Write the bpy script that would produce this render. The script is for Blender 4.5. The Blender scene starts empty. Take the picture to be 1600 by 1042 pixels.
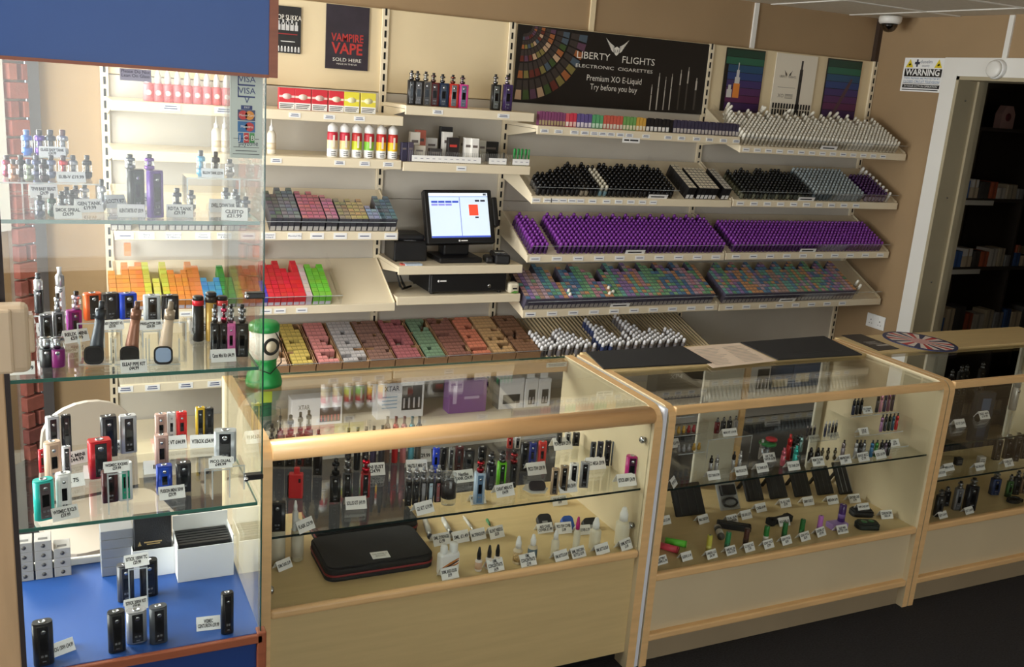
import bpy, bmesh, math, random
from mathutils import Matrix, Vector

random.seed(7)
sc = bpy.context.scene
COL = sc.collection

# ------------------------------------------------------------------ camera
CAM = Vector((0, 0, 1.8))
FPX = 1500.05
AX = ((0.90116201, -0.42706411, 0.07431881),      # image right
      (-0.04262203, -0.25790971, -0.96522844),    # image down
      (0.43138197, 0.86665958, -0.25062077))      # view direction
cd = bpy.data.cameras.new('camera')
cd.sensor_width = 36
cd.lens = FPX / 1600 * 36
cd.clip_start = 0.05
camo = bpy.data.objects.new('camera', cd)
COL.objects.link(camo)
R_, D_, F_ = [Vector(a) for a in AX]
mw = Matrix.Identity(4)
for i in range(3):
    mw[i][0] = R_[i]
    mw[i][1] = -D_[i]
    mw[i][2] = -F_[i]
    mw[i][3] = CAM[i]
camo.matrix_world = mw
sc.camera = camo

# ------------------------------------------------------------------ world, lights, exposure
w = bpy.data.worlds.new('overcast_sky')
sc.world = w
w.use_nodes = True
bg = w.node_tree.nodes['Background']
bg.inputs[0].default_value = (0.80, 0.90, 1.0, 1)
bg.inputs[1].default_value = 1.6


def area(name, loc, aim, sx, sy, power, col):
    d = bpy.data.lights.new(name, 'AREA')
    d.shape = 'RECTANGLE'
    d.size = sx
    d.size_y = sy
    d.energy = power
    d.color = col
    o = bpy.data.objects.new(name, d)
    COL.objects.link(o)
    o.location = loc
    o.rotation_euler = (Vector(aim) - Vector(loc)).to_track_quat('-Z', 'Y').to_euler()
    return o


# daylight entering by the splayed window beside the shelves, the side window and the shop front
area('daylight_bay_window', (-0.78, 4.05, 1.66), (2.2, 1.1, 1.3), 0.8, 0.9, 62, (1.0, 0.98, 0.94))
area('daylight_side_window', (-1.30, 2.3, 1.45), (2.0, 2.7, 1.0), 1.5, 1.5, 60, (1.0, 0.98, 0.95))
area('daylight_shop_front', (0.9, -2.52, 1.45), (1.4, 3.0, 1.1), 3.2, 1.9, 27, (1.0, 0.92, 0.81))
vs = sc.view_settings
vs.view_transform = 'Standard'
vs.look = 'None'
vs.exposure = 0.55
vs.gamma = 1
vs.use_curve_mapping = False
sc.cycles.transparent_max_bounces = 32
sc.cycles.max_bounces = 8


# ------------------------------------------------------------------ pixel rays onto real planes (1600x1042 frame)
def ray(x, y):
    a, b = (x - 800) / FPX, (y - 521) / FPX
    return R_ * a + D_ * b + F_


def onX(x, y, X):
    r = ray(x, y)
    return CAM + r * ((X - CAM.x) / r.x)


def onY(x, y, Y):
    r = ray(x, y)
    return CAM + r * ((Y - CAM.y) / r.y)


def onZ(x, y, Z):
    r = ray(x, y)
    return CAM + r * ((Z - CAM.z) / r.z)


# ------------------------------------------------------------------ materials
def lin(c):
    return tuple(((v / 255) / 12.92 if v / 255 <= 0.04045 else ((v / 255 + 0.055) / 1.055) ** 2.4) for v in c)


MATS = {}


def mat(name, c, rough=0.5, metal=0.0, var=0.0, vscale=8.0, bump=0.0, bscale=60.0, stretch=None, emit=0.0, coat=0.0):
    if name in MATS:
        return MATS[name]
    m = bpy.data.materials.new(name)
    MATS[name] = m
    m.use_nodes = True
    nt = m.node_tree
    p = nt.nodes['Principled BSDF']
    c = lin(c)
    p.inputs['Base Color'].default_value = (*c, 1)
    p.inputs['Roughness'].default_value = rough
    p.inputs['Metallic'].default_value = metal
    if coat:
        p.inputs['Coat Weight'].default_value = coat
    if emit:
        p.inputs['Emission Color'].default_value = (*c, 1)
        p.inputs['Emission Strength'].default_value = emit
    if var or bump:
        tc = nt.nodes.new('ShaderNodeTexCoord')
        mp = nt.nodes.new('ShaderNodeMapping')
        nt.links.new(tc.outputs['Object'], mp.inputs[0])
        if stretch:
            mp.inputs['Scale'].default_value = stretch
    if var:
        n = nt.nodes.new('ShaderNodeTexNoise')
        n.inputs['Scale'].default_value = vscale
        n.inputs['Detail'].default_value = 5
        nt.links.new(mp.outputs[0], n.inputs[0])
        r = nt.nodes.new('ShaderNodeMapRange')
        r.inputs[1].default_value = 0.3
        r.inputs[2].default_value = 0.7
        r.inputs[3].default_value = 1 - var
        r.inputs[4].default_value = 1 + var
        nt.links.new(n.outputs[0], r.inputs[0])
        mx = nt.nodes.new('ShaderNodeMix')
        mx.data_type = 'RGBA'
        mx.blend_type = 'MULTIPLY'
        mx.inputs[0].default_value = 1
        mx.inputs[6].default_value = (*c, 1)
        nt.links.new(r.outputs[0], mx.inputs[7])
        nt.links.new(mx.outputs[2], p.inputs['Base Color'])
    if bump:
        n2 = nt.nodes.new('ShaderNodeTexNoise')
        n2.inputs['Scale'].default_value = bscale
        n2.inputs['Detail'].default_value = 4
        nt.links.new(mp.outputs[0], n2.inputs[0])
        b = nt.nodes.new('ShaderNodeBump')
        b.inputs['Strength'].default_value = bump
        b.inputs['Distance'].default_value = 0.004
        nt.links.new(n2.outputs[0], b.inputs['Height'])
        nt.links.new(b.outputs[0], p.inputs['Normal'])
    return m


def glassmat(name, tint=(1, 1, 1), ior=1.45, rough=0.0, gain=1.0):
    m = bpy.data.materials.new(name)
    MATS[name] = m
    m.use_nodes = True
    nt = m.node_tree
    nt.nodes.clear()
    out = nt.nodes.new('ShaderNodeOutputMaterial')
    tr = nt.nodes.new('ShaderNodeBsdfTransparent')
    tr.inputs[0].default_value = (*tint, 1)
    gl = nt.nodes.new('ShaderNodeBsdfGlossy')
    gl.inputs['Roughness'].default_value = rough
    gl.inputs['Color'].default_value = (gain, gain, gain, 1)
    fr = nt.nodes.new('ShaderNodeFresnel')
    ge = nt.nodes.new('ShaderNodeNewGeometry')
    mr = nt.nodes.new('ShaderNodeMapRange')          # leaving the pane mirrors no more than entering it
    mr.inputs[3].default_value = ior
    mr.inputs[4].default_value = 1 / ior
    nt.links.new(ge.outputs['Backfacing'], mr.inputs[0])
    nt.links.new(mr.outputs[0], fr.inputs[0])
    mx = nt.nodes.new('ShaderNodeMixShader')
    nt.links.new(fr.outputs[0], mx.inputs[0])
    nt.links.new(tr.outputs[0], mx.inputs[1])
    nt.links.new(gl.outputs[0], mx.inputs[2])
    nt.links.new(mx.outputs[0], out.inputs[0])
    return m


def rgb(c, rough=0.45, metal=0.0):
    """a plain coloured plastic / card / painted finish"""
    return mat('finish_%d_%d_%d_%d_%d' % (*[int(v) for v in c], int(rough * 100), int(metal * 100)), c, rough, metal)


GLASS = glassmat('clear_glass', (0.97, 0.985, 0.975))
ACRYL = glassmat('clear_acrylic', (0.98, 0.98, 0.98), 1.38)
TANKG = glassmat('tank_glass', (0.88, 0.9, 0.92), 1.5)
EDGE = mat('green_glass_edge', (70, 120, 108), 0.12)
AEDGE = glassmat('acrylic_edge', (0.93, 0.95, 0.96), 1.5)
_nt = AEDGE.node_tree
_df = _nt.nodes.new('ShaderNodeBsdfDiffuse')
_df.inputs[0].default_value = (0.75, 0.8, 0.82, 1)
_m2 = _nt.nodes.new('ShaderNodeMixShader')
_m2.inputs[0].default_value = 0.38
_o = [n for n in _nt.nodes if n.type == 'OUTPUT_MATERIAL'][0]
_nt.links.new(_o.inputs[0].links[0].from_socket, _m2.inputs[1])
_nt.links.new(_df.outputs[0], _m2.inputs[2])
_nt.links.new(_m2.outputs[0], _o.inputs[0])
CREAM = mat('cream_laminate', (226, 208, 170), 0.45, var=0.03, vscale=3)
SHELFW = mat('cream_shelf_metal', (231, 218, 190), 0.4, var=0.02, vscale=5)
GREYP = mat('grey_white_back_panel', (196, 190, 178), 0.5, var=0.03, vscale=6)
WALLP = mat('beige_wall_paint', (160, 134, 100), 0.8, var=0.07, vscale=1.6, bump=0.05, bscale=90)
WHITEW = mat('white_gloss_paint', (232, 230, 224), 0.35, var=0.02, vscale=4)
MAPLE = mat('maple_laminate', (206, 182, 136), 0.4, var=0.09, vscale=5, stretch=(1.2, 1.2, 14))
MAPLEX = mat('maple_laminate_flat', (204, 180, 130), 0.38, var=0.045, vscale=5, stretch=(1.0, 12, 12))
EDGEW = mat('beech_edge_band', (224, 184, 130), 0.4, var=0.07, vscale=9, stretch=(1, 6, 6))
BARW = mat('beech_round_bar', (232, 184, 128), 0.35, var=0.05, vscale=8, stretch=(1, 7, 7))
WHITE = mat('white_plastic', (238, 238, 236), 0.4)
CARD = mat('white_card', (240, 240, 238), 0.6)
INK = mat('black_ink', (22, 22, 26), 0.6)
BLACK = mat('black_plastic', (20, 20, 22), 0.35)
BLACKM = mat('black_rubber', (26, 26, 28), 0.75, var=0.15, vscale=60)
STEEL = mat('brushed_steel', (190, 192, 196), 0.25, 1.0)
DSTEEL = mat('dark_steel', (70, 72, 78), 0.3, 1.0)
SCREEN = mat('dark_screen', (10, 12, 16), 0.08)
BLUE = mat('blue_laminate', (36, 82, 156), 0.42, var=0.04, vscale=4)
BROWN = mat('red_brown_trim', (150, 84, 56), 0.45, var=0.12, vscale=10, stretch=(1, 8, 8))
CARPET = mat('charcoal_carpet', (34, 33, 36), 0.95, var=0.45, vscale=140, bump=0.6, bscale=260)
KRAFT = mat('kraft_cardboard', (176, 138, 100), 0.8, var=0.08, vscale=20)


# ------------------------------------------------------------------ mesh building
class MB:
    def __init__(s):
        s.v, s.f, s.m, s.s = [], [], [], []

    def add(s, vs_, fs, mi=0, sm=False, M=None):
        o = len(s.v)
        for p in vs_:
            p = Vector(p)
            if M is not None:
                p = M @ p
            s.v.append(tuple(p))
        for k, f in enumerate(fs):
            s.f.append([i + o for i in f])
            s.m.append(mi[k] if isinstance(mi, (list, tuple)) else mi)
            s.s.append(sm)
        return s

    def box(s, x0, x1, y0, y1, z0, z1, mi=0, M=None):
        vs_ = [(x0, y0, z0), (x1, y0, z0), (x1, y1, z0), (x0, y1, z0), (x0, y0, z1), (x1, y0, z1), (x1, y1, z1), (x0, y1, z1)]
        # faces: bottom, top, front(-y), right(+x), back(+y), left(-x)
        return s.add(vs_, [(3, 2, 1, 0), (4, 5, 6, 7), (0, 1, 5, 4), (1, 2, 6, 5), (2, 3, 7, 6), (3, 0, 4, 7)], mi, False, M)

    def rbox(s, x0, x1, y0, y1, z0, z1, b=0.004, seg=2, mi=0, M=None):
        bm = bmesh.new()
        bmesh.ops.create_cube(bm, size=1)
        for v in bm.verts:
            v.co = Vector(((x0 + x1) / 2 + v.co.x * (x1 - x0), (y0 + y1) / 2 + v.co.y * (y1 - y0), (z0 + z1) / 2 + v.co.z * (z1 - z0)))
        bmesh.ops.bevel(bm, geom=bm.edges[:], offset=b, segments=seg, affect='EDGES', profile=0.5)
        bm.verts.index_update()
        s.add([v.co.copy() for v in bm.verts], [[v.index for v in f.verts] for f in bm.faces], mi, False, M)
        bm.free()
        return s

    def prism(s, pts, z0, z1, mi=0, mside=None, sm=False, M=None, top_scale=None):
        n = len(pts)
        if top_scale is None:
            tp = pts
        else:
            tp = [(p[0] * top_scale, p[1] * top_scale) for p in pts]
        vs_ = [(p[0], p[1], z0) for p in pts] + [(p[0], p[1], z1) for p in tp]
        s.add(vs_, [list(range(n))[::-1], list(range(n, 2 * n))], mi, False, M)
        o = len(s.v) - 2 * n
        for i in range(n):
            j = (i + 1) % n
            s.f.append([o + i, o + j, o + n + j, o + n + i])
            s.m.append(mi if mside is None else mside)
            s.s.append(sm)
        return s

    def lathe(s, prof, seg=16, mi=0, M=None, sm=True, c=(0, 0)):
        """prof: list of (r, z) or (r, z, material)"""
        vs_, fs, ms = [], [], []
        for p in prof:
            for k in range(seg):
                a = 2 * math.pi * k / seg
                vs_.append((c[0] + p[0] * math.cos(a), c[1] + p[0] * math.sin(a), p[1]))
        for i in range(len(prof) - 1):
            mm = prof[i][2] if len(prof[i]) > 2 else mi
            for k in range(seg):
                j = (k + 1) % seg
                fs.append((i * seg + k, i * seg + j, (i + 1) * seg + j, (i + 1) * seg + k))
                ms.append(mm)
        fs.append(tuple(range(seg))[::-1])
        ms.append(prof[0][2] if len(prof[0]) > 2 else mi)
        l = len(prof) - 1
        fs.append(tuple(l * seg + k for k in range(seg)))
        ms.append(prof[l - 1][2] if len(prof[l - 1]) > 2 else mi)
        s.add(vs_, fs, ms, sm, M)
        return s

    def tube(s, pts, r, seg=8, mi=0, M=None):
        pts = [Vector(p) for p in pts]
        vs_, fs = [], []
        up = Vector((0, 0, 1))
        for i, p in enumerate(pts):
            d = (pts[min(i + 1, len(pts) - 1)] - pts[max(i - 1, 0)]).normalized()
            u = d.cross(up)
            if u.length < 1e-4:
                u = d.cross(Vector((1, 0, 0)))
            u.normalize()
            v = d.cross(u)
            rr_ = r[i] if isinstance(r, (list, tuple)) else r
            for k in range(seg):
                a = 2 * math.pi * k / seg
                vs_.append(p + u * (rr_ * math.cos(a)) + v * (rr_ * math.sin(a)))
        for i in range(len(pts) - 1):
            for k in range(seg):
                j = (k + 1) % seg
                fs.append((i * seg + k, i * seg + j, (i + 1) * seg + j, (i + 1) * seg + k))
        fs.append(tuple(range(seg))[::-1])
        fs.append(tuple((len(pts) - 1) * seg + k for k in range(seg)))
        return s.add(vs_, fs, mi, True, M)

    def poly(s, pts, mi=0, M=None):
        return s.add(pts, [list(range(len(pts)))], mi, False, M)

    def mesh(s, name='mesh'):
        me = bpy.data.meshes.new(name)
        me.from_pydata(s.v, [], s.f)
        n = max(s.m) + 1 if s.m else 1
        for _ in range(n):
            me.materials.append(None)
        me.polygons.foreach_set('material_index', s.m)
        me.polygons.foreach_set('use_smooth', s.s)
        me.update()
        return me


CACHE = {}


def cached(key, fn):
    if key not in CACHE:
        CACHE[key] = fn()
    return CACHE[key]


def rr(w_, d_, r, n=3):
    pts = []
    for (cx, cy, a0) in ((w_ / 2 - r, d_ / 2 - r, 0), (-w_ / 2 + r, d_ / 2 - r, 90), (-w_ / 2 + r, -d_ / 2 + r, 180), (w_ / 2 - r, -d_ / 2 + r, 270)):
        for k in range(n + 1):
            a = math.radians(a0 + 90 * k / n)
            pts.append((cx + r * math.cos(a), cy + r * math.sin(a)))
    return pts


def ob(name, me, mats, parent=None, loc=(0, 0, 0), rot=(0, 0, 0), scale=None):
    if isinstance(me, MB):
        me = me.mesh(name)
    o = bpy.data.objects.new(name, me)
    COL.objects.link(o)
    if not isinstance(mats, (list, tuple)):
        mats = [mats]
    for i, sl in enumerate(o.material_slots):
        sl.link = 'OBJECT'
        sl.material = mats[min(i, len(mats) - 1)]
    o.location = loc
    o.rotation_euler = rot
    if scale is not None:
        o.scale = scale if isinstance(scale, (tuple, list)) else (scale,) * 3
    if parent is not None:
        o.parent = parent
    return o


def tag(o, label, cat=None, group=None, kind=None):
    if label:
        o['label'] = label
    if cat:
        o['category'] = cat
    if group:
        o['group'] = group
    if kind:
        o['kind'] = kind
    return o


def thing(name, label, cat, loc=(0, 0, 0), rz=0.0, group=None, rot=None):
    o = bpy.data.objects.new(name, None)
    COL.objects.link(o)
    o.empty_display_size = 0.02
    o.location = loc
    o.rotation_euler = rot if rot else (0, 0, rz)
    return tag(o, label, cat, group)


def struct(name, mb, mats, label=None):
    o = ob(name, mb, mats)
    o['kind'] = 'structure'
    if label:
        o['label'] = label
    return o


def text_mesh(txt, size, align='CENTER', bold=0.0, spacing=1.0, line=1.0, depth=0.0):
    key = ('T', txt, round(size, 5), align, bold, spacing, line)
    if key in CACHE:
        return CACHE[key]
    cu = bpy.data.curves.new('t', 'FONT')
    cu.body = txt
    cu.size = size
    cu.align_x = align
    cu.align_y = 'CENTER'
    cu.offset = bold
    cu.space_character = spacing
    cu.space_line = line
    cu.resolution_u = 2
    cu.extrude = depth
    o = bpy.data.objects.new('t', cu)
    COL.objects.link(o)
    me = bpy.data.meshes.new_from_object(o)
    bpy.data.objects.remove(o)
    bpy.data.curves.remove(cu)
    if not me.materials:
        me.materials.append(None)
    me.name = 'lettering'
    CACHE[key] = me
    return me


def lettering(txt, size, m, parent, loc, rot=(math.pi / 2, 0, 0), name='lettering', fit=None, **kw):
    me = text_mesh(txt, size, **kw)
    sx = 1.0
    if fit and me.vertices:
        xs = [v.co.x for v in me.vertices]
        wd = max(xs) - min(xs)
        sx = fit / wd
    return ob(name, me, m, parent, loc, rot, (sx, 1, 1) if fit else None)

# ================================================================== THE ROOM
WALLY = 4.63      # face of the back wall
PANY = 4.605      # face of the shelving back panels
RX = 4.66         # face of the right wall
CEIL = 2.35
struct('floor', MB().box(-1.6, 7.0, -2.6, 4.75, -0.05, 0), CARPET, 'charcoal carpet floor')

# ceiling: plasterboard above a grid of square tiles
ce = struct('ceiling', MB().box(-1.6, 7.0, -2.6, 4.75, CEIL + 0.03, CEIL + 0.08), WHITEW, 'suspended ceiling of pale square tiles')
TILE = mat('mineral_ceiling_tile', (214, 204, 186), 0.9, var=0.06, vscale=40, bump=0.4, bscale=160)
tile_me = MB().rbox(-0.292, 0.292, -0.292, 0.292, 0, 0.018, 0.006, 1).mesh('tile')
for ix in range(11):
    for iy in range(12):
        x, y = -1.3 + ix * 0.6, -2.25 + iy * 0.6
        if x > 4.7 or y > 4.6:
            continue
        ob('tile', tile_me, TILE, ce, (x, y, CEIL + 0.004))
gb = MB()
for ix in range(11):
    x = -1.6 + ix * 0.6
    if x < 4.66:
        gb.box(x - 0.012, x + 0.012, -2.55, 4.62, CEIL - 0.001, CEIL + 0.012)
for iy in range(13):
    y = -2.55 + iy * 0.6
    if y < 4.62:
        gb.box(-1.6, 4.65, y - 0.012, y + 0.012, CEIL, CEIL + 0.012)
ob('ceiling_grid', gb, WHITEW, ce)

# back wall and the cream panels of the shelving set against it
wb = struct('wall_back', MB().box(-0.03, RX, WALLY, WALLY + 0.12, 0, CEIL + 0.03), WALLP, 'beige back wall behind the shelving')
XS = [0.247, 1.491, 2.158, 3.396, 4.655]
for i in range(4):
    x0, x1 = XS[i] + 0.016, XS[i + 1] - 0.016
    zz = [(0.1, 0.75), (0.752, 1.20), (1.202, 1.712), (1.716, 2.1)]
    for k, (a, b) in enumerate(zz):
        ob('panel', MB().rbox(x0, x1, PANY, PANY + 0.02, a, b, 0.002, 1), CREAM if k == 3 else GREYP, wb)
# pale cover strips on the wall above the panels
for px, py in ((1178, 40), (925, 20)):
    x = onY(px, py, WALLY).x
    ob('cover_strip', MB().box(x - 0.014, x + 0.014, WALLY - 0.012, WALLY, 2.1, CEIL), WHITEW if px > 1000 else CREAM, wb)
ob('corner_strip', MB().box(RX - 0.03, RX, WALLY - 0.03, WALLY, 2.1, CEIL), mat('dark_brown_strip', (62, 46, 36), 0.6), wb)

# right wall with the doorway
DY0, DY1, DZ = 3.05, 3.98, 2.03
wr = MB()
wr.box(RX, RX + 0.2, DY1, WALLY + 0.12, 0, CEIL + 0.03)
wr.box(RX, RX + 0.2, -2.6, DY0, 0, CEIL + 0.03)
wr.box(RX, RX + 0.2, DY0, DY1, DZ, CEIL + 0.03)
wr = struct('wall_right', wr, WALLP, 'beige side wall with the doorway')
ob('cover_strip', MB().box(RX - 0.012, RX, 3.69, 3.72, 2.1, CEIL), WHITEW, wr)
dr = struct('door_1', MB().box(RX - 0.02, RX, DY1, DY1 + 0.1, 0, DZ + 0.1)
            .box(RX - 0.02, RX, DY0 - 0.1, DY0, 0, DZ + 0.1).box(RX - 0.02, RX, DY0, DY1, DZ, DZ + 0.1), WHITEW, 'white painted door frame of the stock room')
JAMB = mat('taupe_jamb', (172, 160, 132), 0.55, var=0.05, vscale=5)
jb = ob('door_lining', MB().box(RX - 0.02, RX + 0.22, DY1 - 0.02, DY1, 0, DZ).box(RX - 0.02, RX + 0.22, DY0, DY0 + 0.02, 0, DZ)
        .box(RX - 0.02, RX + 0.22, DY0, DY1, DZ - 0.02, DZ).box(RX + 0.13, RX + 0.17, DY1 - 0.035, DY1 - 0.02, 0, DZ), JAMB, dr)
for z in (1.9, 1.35, 0.85):
    ob('screw', MB().lathe([(0.006, 0), (0.004, 0.004)], 10, M=Matrix.Translation((RX + 0.06, DY1 - 0.02, z)) @ Matrix.Rotation(math.pi / 2, 4, 'X')), STEEL, jb)

# the dark stock room beyond
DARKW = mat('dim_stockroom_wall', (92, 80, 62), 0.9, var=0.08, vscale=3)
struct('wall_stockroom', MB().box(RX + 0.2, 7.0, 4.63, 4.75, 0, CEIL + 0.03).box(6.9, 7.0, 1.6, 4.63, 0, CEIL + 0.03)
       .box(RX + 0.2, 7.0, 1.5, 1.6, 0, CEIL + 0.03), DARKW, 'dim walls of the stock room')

# left side: brick pier, splayed window, side window, shop front
BRICK = [mat('red_brick_%d' % i, c, 0.85, var=0.18, vscale=25, bump=0.4, bscale=90) for i, c in enumerate([(160, 92, 80), (148, 84, 74), (170, 104, 90), (138, 80, 74)])]
MORT = mat('pale_mortar', (206, 198, 186), 0.95, var=0.08, vscale=40)
s45 = math.sqrt(0.5)
SM = Matrix.Translation((-0.055, 4.62, 0)) @ Matrix.Rotation(math.radians(225), 4, 'Z')     # x runs along the splay towards the shop, y points out
pier = struct('wall_left', MB().box(0, 0.135, -0.2, -0.006, 0, CEIL, M=SM), MORT, 'red brick pier beside the window')
zc = 0.0
row = 0
brick_me = MB().rbox(-0.054, 0.054, -0.03, 0.006, 0.005, 0.070, 0.003, 1).mesh('brick')
half_me = MB().rbox(-0.022, 0.022, -0.03, 0.006, 0.005, 0.070, 0.003, 1).mesh('brick')
while zc < CEIL - 0.08:
    for xc, me in (((0.06, brick_me),) if row % 2 else ((0.024, half_me), (0.092, half_me)))[:2]:
        b = ob('brick', me if row % 2 else half_me, BRICK[random.randrange(4)], pier)
        b.matrix_local = SM @ Matrix.Translation((xc, 0, zc)) @ Matrix.Rotation(math.pi, 4, 'Z')
    zc += 0.0755
    row += 1
struct('trim_1', MB().box(-0.055, -0.005, 4.585, 4.63, 0, CEIL), mat('dark_grey_pipe_cover', (74, 70, 70), 0.6), 'dark vertical corner strip beside the bricks')
FRAME = mat('white_window_frame', (236, 238, 240), 0.35)
w1 = struct('window_1', MB().box(0.135, 0.20, -0.1, 0.02, 1.05, 2.2, M=SM).box(1.15, 1.22, -0.1, 0.02, 1.05, 2.2, M=SM)
            .box(0.2, 1.15, -0.1, 0.02, 1.05, 1.12, M=SM).box(0.2, 1.15, -0.1, 0.02, 2.13, 2.2, M=SM), FRAME, 'white framed splayed window')
ob('pane', MB().box(0.2, 1.15, -0.05, -0.044, 1.12, 2.13, M=SM), GLASS, w1)
struct('wall_splay', MB().box(0.135, 1.9, -0.12, 0, 0, 1.05, M=SM).box(0.135, 1.9, -0.12, 0, 2.2, CEIL, M=SM).box(1.22, 1.9, -0.12, 0, 1.05, 2.2, M=SM), WALLP, 'beige wall below and above the splayed window')
LX = -1.4
W0, W1 = 1.45, 3.15
wl = struct('wall_side', MB().box(LX - 0.12, LX, -2.6, W0, 0, CEIL).box(LX - 0.12, LX, W1, 3.4, 0, CEIL)
            .box(LX - 0.12, LX, W0, W1, 0, 0.6).box(LX - 0.12, LX, W0, W1, 2.25, CEIL), WALLP, 'beige side wall with a wide window')
w2 = struct('window_2', MB().box(LX - 0.09, LX - 0.03, W0, W0 + 0.06, 0.6, 2.25).box(LX - 0.09, LX - 0.03, W1 - 0.06, W1, 0.6, 2.25)
            .box(LX - 0.09, LX - 0.03, W0, W1, 0.6, 0.66).box(LX - 0.09, LX - 0.03, W0, W1, 2.19, 2.25), FRAME, 'white framed side window')
ob('pane', MB().box(LX - 0.06, LX - 0.055, W0 + 0.06, W1 - 0.06, 0.66, 2.19), GLASS, w2)
struct('wall_front', MB().box(-1.52, -0.8, -2.72, -2.6, 0, CEIL).box(2.8, RX + 0.2, -2.72, -2.6, 0, CEIL).box(-0.8, 2.8, -2.72, -2.6, 0, 0.5)
       .box(-0.8, 2.8, -2.72, -2.6, 2.4, CEIL + 0.06), WALLP, 'beige front wall round the shop window')
w3 = struct('window_3', MB().box(-0.8, -0.74, -2.69, -2.63, 0.5, 2.35).box(2.74, 2.8, -2.69, -2.63, 0.5, 2.35).box(0.97, 1.03, -2.69, -2.63, 0.5, 2.35)
            .box(-0.8, 2.8, -2.69, -2.63, 0.5, 0.56), FRAME, 'white framed shop front window')
ob('pane', MB().box(-0.74, 2.74, -2.665, -2.66, 0.56, 2.35), GLASS, w3)

# ================================================================== SLOTTED UPRIGHTS
SLOT = mat('black_slot', (16, 16, 16), 0.8)


def upright(x, y, z0, z1, label):
    t = thing('slotted_upright', label, 'shelf upright', (x, y, z0), group='slotted shelving uprights')
    ob('strip', MB().box(-0.016, 0.016, -0.012, 0.022, 0, z1 - z0), SHELFW, t)
    b = MB()
    n = int((z1 - z0) / 0.05)
    for k in range(n):
        z = 0.02 + k * 0.05
        b.box(-0.005, 0.005, -0.0135, -0.0115, z, z + 0.032)
    ob('slots', b, SLOT, t)


for x, lab in zip(XS, ('cream slotted upright beside the plain beige wall by the window', 'cream slotted upright between the dark red-lettered poster and the till bay',
                       'cream slotted upright on the left edge of the long black banner', 'cream slotted upright on the right edge of the long black banner',
                       'cream slotted upright in the right hand corner of the back wall')):
    upright(min(x, 4.64), PANY - 0.002, 0.1, 2.1, lab)
upright(-0.19, 4.20, 0.5, 2.0, 'white slotted upright in front of the window beside the bricks')

# ================================================================== WALL SHELVES
SL = math.radians(27)      # pitch of the slanted trays
TXT = mat('ticket_print', (70, 80, 120), 0.6)


def ticket(parent, x, z, y, w_=0.045, h_=0.02, lines=2, txt=None):
    t = ob('price_ticket', cached(('tk', w_, h_), lambda: MB().box(-w_ / 2, w_ / 2, -0.0015, 0, 0, h_).mesh('ticket')), CARD, parent, (x, y, z))
    if txt:
        lettering(txt, h_ * 0.42, TXT, t, (0, -0.002, h_ * 0.5), fit=None, line=0.9)
    else:
        def mk():
            b = MB()
            for k in range(lines):
                zz_ = h_ * (0.34 + 0.34 * k) if lines == 2 else h_ * 0.5
                b.box(-w_ * (0.36 - 0.05 * k), w_ * (0.34 - 0.04 * k), -0.0022, -0.0015, zz_ - h_ * 0.08, zz_ + h_ * 0.08)
            return b.mesh('print')
        ob('print', cached(('tkp', w_, h_, lines), mk), TXT, t)
    return t


def flat_shelf(x0, x1, yf, zb, label, lip=0.042):
    t = thing('wall_shelf', label, 'shelf', ((x0 + x1) / 2, yf, zb))
    hw = (x1 - x0) / 2
    ob('board', MB().box(-hw, hw, 0.004, PANY - 0.004 - yf, lip - 0.016, lip), SHELFW, t)
    ob('lip', MB().rbox(-hw, hw, -0.006, 0.006, 0, lip, 0.003, 2), SHELFW, t)
    br = MB()
    for s_ in (-1, 1):
        xx = s_ * (hw - 0.003)
        pts = [(0.01, lip - 0.018), (0.01, lip - 0.03), (PANY - 0.006 - yf, lip - 0.075), (PANY - 0.006 - yf, lip - 0.018)]
        M = Matrix(((0, 0, 1, xx - 0.0015), (1, 0, 0, 0), (0, 1, 0, 0), (0, 0, 0, 1)))
        ob('bracket', MB().prism(pts, 0, 0.003, M=M), SHELFW, t)
    return t, zb + lip


def slope_shelf(x0, x1, yf, zb, label, lip=0.040, riser=(None,), board_mat=None, rise_h=0.055):
    t = thing('slanted_shelf', label, 'shelf', ((x0 + x1) / 2, yf, zb))
    hw = (x1 - x0) / 2
    L = (PANY - 0.01 - yf) / math.cos(SL)
    M = Matrix.Translation((0, 0.004, lip - 0.004)) @ Matrix.Rotation(SL, 4, 'X')
    ob('board', MB().box(-hw, hw, 0.002, L - 0.012, -0.014, 0, M=M), board_mat or SHELFW, t)
    ob('lip', MB().rbox(-hw, hw, -0.006, 0.006, 0, lip, 0.003, 2), SHELFW, t)
    for s_ in (-1, 1):
        xx = s_ * (hw - 0.002)
        yb = PANY - 0.008 - yf
        pts = [(0.004, 0.004), (0.004, lip + 0.008), (yb - 0.02, lip + 0.008 + (yb - 0.024) * math.tan(SL)), (yb, 0.02 + yb * 0.2)]
        MM = Matrix(((0, 0, 1, xx - 0.0015), (1, 0, 0, 0), (0, 1, 0, 0), (0, 0, 0, 1)))
        ob('bracket', MB().prism(pts, 0, 0.003, M=MM), SHELFW, t)
    for r in riser:
        if r is None:
            a, b = -hw + 0.02, hw - 0.02
        else:
            a, b = r[0] - (x0 + x1) / 2, r[1] - (x0 + x1) / 2
        q = MB().box(a, b, 0.0, 0.003, 0.0, rise_h, M=M).box(a, a + 0.003, 0.003, L - 0.03, 0, rise_h * 0.9, M=M).box(b - 0.003, b, 0.003, L - 0.03, 0, rise_h * 0.9, M=M)
        o = ob('clear_riser', q, ACRYL, t)
        ob('riser_edge', MB().box(a, b, -0.0002, 0.0032, rise_h, rise_h + 0.0012, M=M), AEDGE, o)
    Mw = Matrix.Translation((0, yf, zb)) @ M
    return t, Mw


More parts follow.
